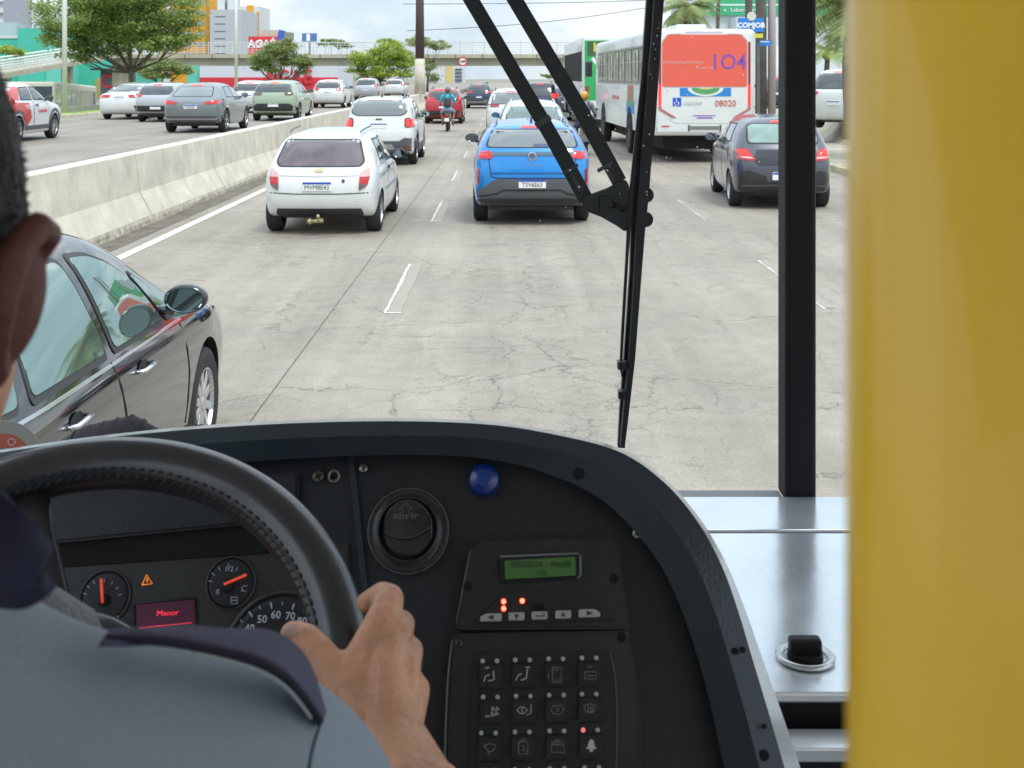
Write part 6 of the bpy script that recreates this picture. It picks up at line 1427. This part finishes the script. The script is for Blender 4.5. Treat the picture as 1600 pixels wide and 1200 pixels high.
# ------------------------------------------------------------------ steering wheel
sw = empty('steering_wheel', (-.344, .88, 1.725), 'black leather-wrapped steering wheel with stitched inner seam', 'steering wheel'); PH_ = math.radians(55)
SX, SU = Vector((1, 0, 0)), Vector((0, math.sin(PH_), math.cos(PH_))); SN = SX.cross(SU)
LEA = mat('black_leather', (.009, .011, .014), .34, coat=.55, crough=.16, spec=.6, var=.08, scale=18, bump=.05, bscale=420)
RW, RT_ = .2235, .0225
bm = bmesh.new(); tube(bm, [SX * RW * math.cos(a) + SU * RW * math.sin(a) for a in [2 * PI * k / 96 for k in range(96)]], RT_, 20, closed=True, up=SN); bobj('rim', bm, LEA, sw, smooth=True)
bm = bmesh.new()
for k in range(150):
    a = 2 * PI * k / 150
    for s in (0, 1):
        aa = a + (.012 if s else -.012); e_ = math.radians(150)   # lacing sits on the inner top of the rim
        c = SX * math.cos(aa) + SU * math.sin(aa); p = c * (RW + RT_ * 1.0 * math.cos(e_ - s * .22)) + SN * RT_ * 1.0 * math.sin(e_ - s * .22)
        q = (SX * math.cos(aa + .028) + SU * math.sin(aa + .028)) * (RW + RT_ * math.cos(e_ + .30 - s * .5)) + SN * RT_ * math.sin(e_ + .30 - s * .5)
        tube(bm, [p, p.lerp(q, .5) * 1.0 + SN * .0004, q], [.0008, .0013, .0008], 5)
bobj('lacing', bm, mat('black_lacing', (.018, .018, .02), .5), sw, smooth=True)['kind'] = 'stuff'
for ang in (112, 215, 325):
    a = math.radians(ang); d = SX * math.cos(a) + SU * math.sin(a); bm = bmesh.new()
    tube(bm, [d * .212 - SN * .004, d * .17 - SN * .010, d * .11 - SN * .022, d * .06 - SN * .028], [.020, .020, .026, .034], 12, flat=.45, up=SN); bobj('spoke', bm, mat('satin_black_spoke', (.022, .022, .024), .4), sw, smooth=True)
bm = bmesh.new(); Ms = Matrix((SX, SU, SN)).transposed().to_4x4()
lathe(bm, [(0, .026), (.05, .024), (.082, .014), (.092, -.004), (.088, -.03), (.05, -.05), (.04, -.22), (0, -.22)], 32, 'Z', M=Ms @ Matrix.Translation((0, 0, -.012))); bobj('hub', bm, LEA, sw, smooth=True)
# stalk / column shroud to the left of the cluster
bm = bmesh.new(); tube(bm, [W(-20, 965, .76) - sw.location, W(60, 950, .77) - sw.location, W(115, 985, .78) - sw.location, W(140, 1040, .80) - sw.location], [.016, .017, .017, .016], 16); bobj('column_shroud', bm, mat('grained_grey_leather', (.20, .205, .21), .35, bump=.5, bscale=240), sw, smooth=True)
# dark bag-like cloth heaps lying between pod and windscreen at left
CLO = mat('dark_ribbed_cloth', (.055, .048, .058), .85, var=.2, scale=20, bump=.4, bscale=60)
for nm, lb, pts, z, rr in (('dark_cloth', 'dark ribbed seat-like cap lying behind the pod edge at left', [(70, 704), (140, 678), (205, 662), (262, 684)], 1.62, .024), ('folded_cloth', 'second dark folded cloth beside it, just above the pod edge', [(272, 668), (310, 664), (350, 668)], 1.64, .013)):
    bm = bmesh.new(); o0 = W(pts[0][0], pts[0][1], z); P3 = [W(x, y + 14, z) - o0 for x, y in pts]
    tube(bm, P3, [rr * .5] + [rr] * (len(P3) - 2) + [rr * .6], 14)
    for k in range(2, 8):
        t = k / 9 * (len(P3) - 1.01); i = int(t); c = P3[i].lerp(P3[i + 1], t - i); bm2 = None
        tube(bm, [c + Vector((0, -rr * .9 * math.cos(a), rr * 1.02 * math.sin(a))) for a in [PI * j / 8 for j in range(9)]], c and .0010, 4)
    o = bobj(nm, bm, CLO, smooth=True); o.location = o0; meta(o, lb, 'cloth')
meta(boxo('dash_shelf', X0 + .02, .30, 1.46, YF - .02, 1.38, 1.42, DK), 'dark shelf under the windscreen behind the pod', 'shelf')
# sticker on the glass at lower left
stk = empty('windscreen_sticker', W(8, 716, YF - .005), 'translucent grey windscreen sticker with red arc and reversed letters', 'sticker')
bm = bmesh.new(); lathe(bm, [(0, 0), (.062, 0), (.062, .001), (0, .001)], 36, 'Y'); bobj('sticker_disc', bm, mat('sticker_grey', (.34, .35, .31), .5), stk)
bm = bmesh.new(); lathe(bm, [(.018, .0012), (.018, .0022), (.041, .0022), (.041, .0012)], 36, 'Y'); bobj('red_arc', bm, mat('sticker_red', (.52, .12, .09), .5), stk)
for k, (ch, dx) in enumerate((('G', -.014), ('O', .012))):
    text_mesh('letter', ch, .019, Matrix.Translation((dx, -.0035, .027)) @ Matrix.Rotation(dx * 25, 4, 'Y') @ FACE_BACK @ Matrix.Diagonal((-1, 1, 1, 1)), mat('sticker_letters', (.62, .55, .48), .5), stk, .0002)
for o_ in stk.children: pass

# ------------------------------------------------------------------ yellow handrail pole close to the camera
yx = (1519 - HX) * .2 / FPX
yp = empty('yellow_handrail', (yx, .2, .9), 'thick glossy yellow handrail pole right in front at the right edge', 'handrail')
bm = bmesh.new(); tube(bm, [(0, 0, 0), (0, 0, 2.05)], .0205, 40); bobj('tube', bm, mat('yellow_pole_paint', (.97, .60, .038), .36, coat=.35, var=.05, scale=6), yp, smooth=True)
bm = bmesh.new(); lathe(bm, [(0, 0), (.05, 0), (.05, .01), (.024, .02), (.022, .04)], 24, 'Z'); bobj('floor_flange', bm, mat('yellow_pole_paint', (0, 0, 0)), yp)

st_ = empty('driver_seat', (-.283, .40, .9), 'dark grey upholstered driver seat under and behind the driver', 'seat'); UPH = mat('seat_upholstery', (.03, .032, .04), .85, var=.2, scale=12)
boxo('cushion', -.24, .24, -.12, .42, .30, .42, UPH, st_, .04); boxo('backrest', -.24, .24, -.26, -.14, .36, .95, UPH, st_, .04); boxo('pedestal', -.15, .15, -.1, .25, 0, .30, BLKP, st_, .01)
# ------------------------------------------------------------------ the driver
SKIN = mat('skin', (.66, .335, .205), .45, var=.24, scale=26, bump=.45, bscale=120, sss=.2)
driver = empty('person', (-.27, .42, .9), 'bus driver seen from behind in grey blue shirt, right hand on the wheel', 'person'); DO = driver.location.copy()
bm = bmesh.new()
def cap(p0, r0, p1, r1, **k): capsule(bm, Vector(p0) - DO, r0, Vector(p1) - DO, r1, **k)
# head, neck, trunk
ellipsoid(bm, Vector((-.283, .475, 2.135)) - DO, (.076, .098, .115)); ellipsoid(bm, Vector((-.283, .53, 2.075)) - DO, (.058, .075, .075))
ellipsoid(bm, Vector((-.283, .62, 2.10)) - DO, (.012, .022, .018)); ellipsoid(bm, Vector((-.283, .597, 2.055)) - DO, (.028, .014, .010))
cap((-.283, .47, 2.05), .056, (-.283, .43, 1.90), .062)
cap((-.283, .40, 1.82), .09, (-.283, .36, 1.45), .14, flat=1.0); cap((-.36, .42, 1.80), .06, (-.20, .44, 1.80), .06)
cap((-.37, .40, 1.45), .13, (-.37, .42, 1.42), .14); cap((-.20, .40, 1.45), .13, (-.20, .42, 1.42), .14)
for s in (-1, 1):
    cap((-.283 + s * .10, .46, 1.40), .085, (-.283 + s * .17, .88, 1.42), .06); cap((-.283 + s * .17, .88, 1.42), .058, (-.283 + s * .16, .98, 1.02), .04); cap((-.283 + s * .16, .95, .96), .038, (-.283 + s * .17, 1.13, .935), .03)
# left arm, to the far side of the wheel
cap((-.45, .42, 1.83), .062, (-.58, .58, 1.62), .045); cap((-.58, .58, 1.62), .043, (-.55, .82, 1.70), .028); cap((-.55, .82, 1.70), .030, (-.545, .87, 1.74), .032, flat=.6)
# right upper arm and forearm
SH = Vector((-.17, .50, 1.86)); EL = W(680, 1400, .70); WR_ = W(612, 1165, .79)
cap((-.20, .52, 1.80), .045, EL, .040)
cap(EL, .044, EL.lerp(WR_, .45), .040); cap(EL.lerp(WR_, .45), .038, WR_, .0255)
WZ = lambda x, y, z: W(x, y, z)
# palm: four metacarpal rods give the knuckle ridges
kn = [(566, 1022, .835), (604, 1016, .832), (634, 1040, .836), (650, 1078, .842)]
wr4 = [(585, 1140, .795), (601, 1146, .788), (617, 1150, .790), (628, 1152, .796)]
for (a_, b_, r0, r1) in zip(wr4, kn, (.0145, .0150, .0145, .0130), (.0120, .0122, .0115, .0105)): cap(WZ(*a_), r0, WZ(*b_), r1)
cap(WZ(575, 1120, .80), .015, WZ(590, 1040, .840), .015); cap(WZ(600, 1095, .81), .018, WZ(600, 1050, .835), .016); cap(WR_, .025, WZ(604, 1110, .805), .021)
# fingers curl over the rim to its far side
def finger(pts, rr):
    for i in range(len(pts) - 1): cap(WZ(*pts[i]), rr[i], WZ(*pts[i + 1]), rr[i + 1])
finger([(572, 1020, .834), (600, 965, .842), (608, 937, .858), (597, 930, .892), (572, 942, .915)], [.0135, .0122, .0112, .0098, .0080])
finger([(604, 1016, .832), (622, 985, .848), (627, 976, .876), (612, 968, .912), (586, 978, .925)], [.0122, .0112, .0104, .0095, .0080])
finger([(634, 1040, .836), (639, 1022, .854), (641, 1016, .882), (630, 1006, .915), (603, 1010, .925)], [.0112, .0105, .0098, .0090, .0076])
finger([(650, 1078, .842), (647, 1072, .860), (645, 1062, .884), (636, 1050, .908), (614, 1048, .916)], [.0104, .0092, .0086, .0080, .0068])
# thumb leaves the side of the palm and lies along the inside of the rim
cap(WZ(575, 1120, .80), .0165, WZ(528, 1068, .818), .0150); cap(WZ(560, 1080, .815), .016, WZ(540, 1050, .825), .014)
finger([(528, 1068, .818), (503, 1026, .828), (478, 1000, .835), (458, 992, .838)], [.0150, .0118, .0112, .0098])
# tendons and knuckles
for a_, b_ in zip(wr4, kn): cap(WZ(a_[0], a_[1], a_[2] - .0115), .003, WZ(b_[0], b_[1], b_[2] - .0095), .0036)
for k_ in kn: ellipsoid(bm, WZ(k_[0], k_[1], k_[2] - .004) - DO, (.0098, .0090, .0098))
ellipsoid(bm, WZ(628, 1150, .778) - DO, (.008, .007, .008))
body = fuse('body', bm, .0022, 7, SKIN, driver)
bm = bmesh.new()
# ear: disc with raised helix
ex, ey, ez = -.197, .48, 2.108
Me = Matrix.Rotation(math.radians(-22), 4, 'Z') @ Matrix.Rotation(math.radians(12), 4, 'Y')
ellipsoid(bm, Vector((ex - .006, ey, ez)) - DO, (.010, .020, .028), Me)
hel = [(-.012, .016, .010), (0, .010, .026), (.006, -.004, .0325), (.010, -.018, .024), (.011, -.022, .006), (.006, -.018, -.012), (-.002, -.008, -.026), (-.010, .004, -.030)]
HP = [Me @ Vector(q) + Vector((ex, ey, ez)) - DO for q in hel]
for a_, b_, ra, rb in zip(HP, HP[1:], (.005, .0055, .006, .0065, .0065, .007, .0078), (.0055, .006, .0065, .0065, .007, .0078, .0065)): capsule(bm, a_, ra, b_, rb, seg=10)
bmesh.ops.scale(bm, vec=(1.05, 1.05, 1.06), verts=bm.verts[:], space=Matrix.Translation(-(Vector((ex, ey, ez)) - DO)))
fuse('ear', bm, .0016, 6, mat('shaded_ear_skin', (.12, .035, .026), .55, var=.2, scale=30, bump=.2, sss=.3), driver)  # darker and redder than the other skin: the ear's shade is painted in
# thumbnail
bm = bmesh.new(); ellipsoid(bm, WZ(457, 986, .829) - DO, (.0065, .0022, .0050)); bobj('nail', bm, mat('nail', (.62, .40, .32), .3), driver, smooth=True)
# hair: cap of short curls
HAIR = mat('black_hair', (.010, .008, .009), .7, var=.4, scale=40, bump=.9, bscale=140)
bm = bmesh.new(); v = bmesh.ops.create_icosphere(bm, subdivisions=5, radius=1)['verts']; bmesh.ops.scale(bm, vec=(.084, .106, .122), verts=v)
for q in v: q.co += q.co.normalized() * (mnoise.noise(q.co * 55) * .0022 + mnoise.noise(q.co * 160) * .0010)
bmesh.ops.translate(bm, vec=Vector((-.283, .468, 2.142)) - DO, verts=v)
bmesh.ops.delete(bm, geom=[q for q in v if (q.co + DO).z < 2.055 + max(0, ((q.co + DO).y - .46)) * .9], context='VERTS')
bobj('hair', bm, HAIR, driver, smooth=True)
rn = random.Random(4); vs, fs = [], []
for _ in range(5000):
    d = Vector((rn.gauss(0, 1), rn.gauss(0, 1), rn.gauss(0, 1))).normalized()
    p = Vector((d.x * .084, d.y * .106, d.z * .122)) + Vector((-.283, .468, 2.142))
    if p.z < 2.06 + max(0, p.y - .46) * .9: continue
    t = (d + Vector((rn.uniform(-.8, .8), rn.uniform(-.8, .8), rn.uniform(-.8, .8)))).normalized() * .0028; s = t.cross(d).normalized() * .0006; n0 = len(vs); p -= DO
    vs += [p - s, p + s, p + t]; fs.append((n0, n0 + 1, n0 + 2))
pobj('hair_strands', vs, fs, HAIR, driver)['kind'] = 'stuff'
# shirt over trunk and upper arms
SHIRT = mat('grey_blue_shirt', (.29, .35, .415), .85, var=.08, scale=9, bump=.3, bscale=500); NAVYC = mat('navy_trim_cloth', (.018, .020, .055), .85, var=.15, scale=12, bump=.2, bscale=500)
bm = bmesh.new()
def cap2(p0, r0, p1, r1, **k): capsule(bm, Vector(p0) - DO, r0, Vector(p1) - DO, r1, **k)
cap2((-.283, .41, 1.86), .105, (-.283, .36, 1.45), .168)
cap2((-.283, .42, 1.925), .060, (-.20, .42, 1.875), .060); cap2((-.283, .42, 1.935), .062, (-.37, .42, 1.90), .06)
cap2((-.20, .42, 1.870), .064, (-.12, .44, 1.835), .066); cap2((-.37, .42, 1.89), .064, (-.45, .42, 1.83), .074)
cap2((-.38, .40, 1.78), .10, (-.18, .40, 1.78), .11); cap2((-.38, .40, 1.45), .15, (-.19, .40, 1.45), .15)
CT = [(-70, 922, .50, .075), (0, 946, .505, .075), (130, 990, .52, .075), (270, 1024, .55, .072), (350, 1034, .57, .070), (430, 1058, .60, .066), (490, 1098, .625, .063), (545, 1152, .65, .060), (590, 1215, .67, .058), (640, 1320, .69, .056)]
SC = []
for i, (x, y, z, r_) in enumerate(CT):
    a_, b_ = CT[max(i - 1, 0)], CT[min(i + 1, len(CT) - 1)]; d_ = Vector((b_[0] - a_[0], b_[1] - a_[1])).normalized(); R_ = r_ * FPX / z
    SC.append((W(x - d_.y * R_, y + d_.x * R_, z), r_))
for (p, r0), (q, r1) in zip(SC, SC[1:]): cap2(p, r0, q, r1)
for p, r0 in SC[:7]: cap2(p, r0, (p.x - .05, p.y - .04, 1.62), .10)
cap2((-.45, .42, 1.83), .074, (-.56, .56, 1.66), .062)
bmesh.ops.recalc_face_normals(bm, faces=bm.faces[:])
shirt = fuse('shirt', bm, .005, 14, SHIRT, driver)
nr = [v.normal.copy() for v in shirt.data.vertices]       # folds
for v, n in zip(shirt.data.vertices, nr):
    p = v.co.copy()
    v.co = p + n * (.015 * mnoise.noise(Vector((p.x * 13 + p.z * 10, p.y * 7, p.z * 4))) + .0050 * (1 - abs(mnoise.noise(Vector((p.x * 15 + p.z * 13 + p.y * 4, p.y * 5, p.z * 4)))) * 4) * max(0, mnoise.noise(p * 5 + Vector((3, 1, 0))) + .25))
# navy collar and shoulder strap
def band(nm, up, lo, m, th=.003, n=6):
    u = [W(*q) for q in up]; l = [W(*q) for q in lo]
    def sm(P3):
        o = []
        for i in range(len(P3) - 1):
            p0, p1, p2, p3 = P3[max(i - 1, 0)], P3[i], P3[i + 1], P3[min(i + 2, len(P3) - 1)]
            for k in range(n):
                t = k / n; o.append(.5 * ((2 * p1) + (p2 - p0) * t + (2 * p0 - 5 * p1 + 4 * p2 - p3) * t * t + (3 * p1 - p0 - 3 * p2 + p3) * t ** 3))
        o.append(P3[-1]); return o
    u, l = sm(u), sm(l); vs, fs, K = [], [], 5; N_ = len(u)
    for j in range(K + 1):
        for i in range(N_):
            t = j / K; p = u[i].lerp(l[i], t) + Vector((0, -.012 * math.sin(PI * t), .0004 * math.sin(i * .6 + j))) - DO; vs.append(p)
    for j in range(K):
        for i in range(N_ - 1): fs.append((j * N_ + i, j * N_ + i + 1, (j + 1) * N_ + i + 1, (j + 1) * N_ + i))
    o = pobj(nm, vs, fs, m, driver, True); s = o.modifiers.new('t', 'SOLIDIFY'); s.thickness = th; s.offset = 0
    me = evaluated(o); o.modifiers.clear(); o.data = me; return u, l
band('collar', [(-110, 720, .52), (-40, 742, .49), (0, 768, .47), (40, 812, .455), (76, 866, .45)], [(-110, 905, .51), (-40, 930, .475), (0, 938, .455), (40, 938, .445), (82, 905, .445)], NAVYC, .007)
STR = mat('purple_navy_cloth', (.085, .080, .14), .85, var=.12, scale=12, bump=.2, bscale=500)
u_, l_ = band('shoulder_strap', [(170, 986, .505), (225, 983, .52), (280, 980, .53), (350, 983, .55), (425, 989, .57), (466, 1014, .585), (490, 1056, .60), (506, 1108, .60)], [(170, 989, .50), (225, 990, .505), (290, 996, .515), (350, 1008, .53), (410, 1026, .54), (450, 1050, .55), (480, 1084, .565), (502, 1118, .575)], STR, .002)
bm = bmesh.new(); tube(bm, [p - DO + Vector((0, -.004, -.001)) for p in l_], .0020, 6); bobj('strap_shadow_hem', bm, mat('navy_hem_shadow', (.012, .011, .025), .9), driver, smooth=True)  # dark tube paints the strap's shadow along its lower edge
bm = bmesh.new(); tube(bm, [p - DO + Vector((-.0012, -.005, -.0034)) for p in l_[14:40]], .0009, 6); bobj('piping', bm, mat('pale_piping', (.40, .44, .46), .8), driver, smooth=True)

# seam running down the sleeve
bvs = BVHTree.FromPolygons([v.co for v in shirt.data.vertices], [tuple(p.vertices) for p in shirt.data.polygons])
sp_ = []
for k in range(14):
    t = k / 13; px, py = 508 - 26 * t - 8 * math.sin(t * 3), 1112 + 130 * t
    d_ = Vector(((px - HX) / FPX, 1, -(py - HY) / FPX)).normalized(); h_ = bvs.ray_cast(CAMP - DO, d_)[0]
    if h_ is not None: sp_.append(h_ - d_ * .0006)
if len(sp_) > 2:
    bm = bmesh.new(); tube(bm, sp_, .0009, 5); bobj('sleeve_seam', bm, mat('seam_thread', (.06, .075, .10), .9), driver, smooth=True)
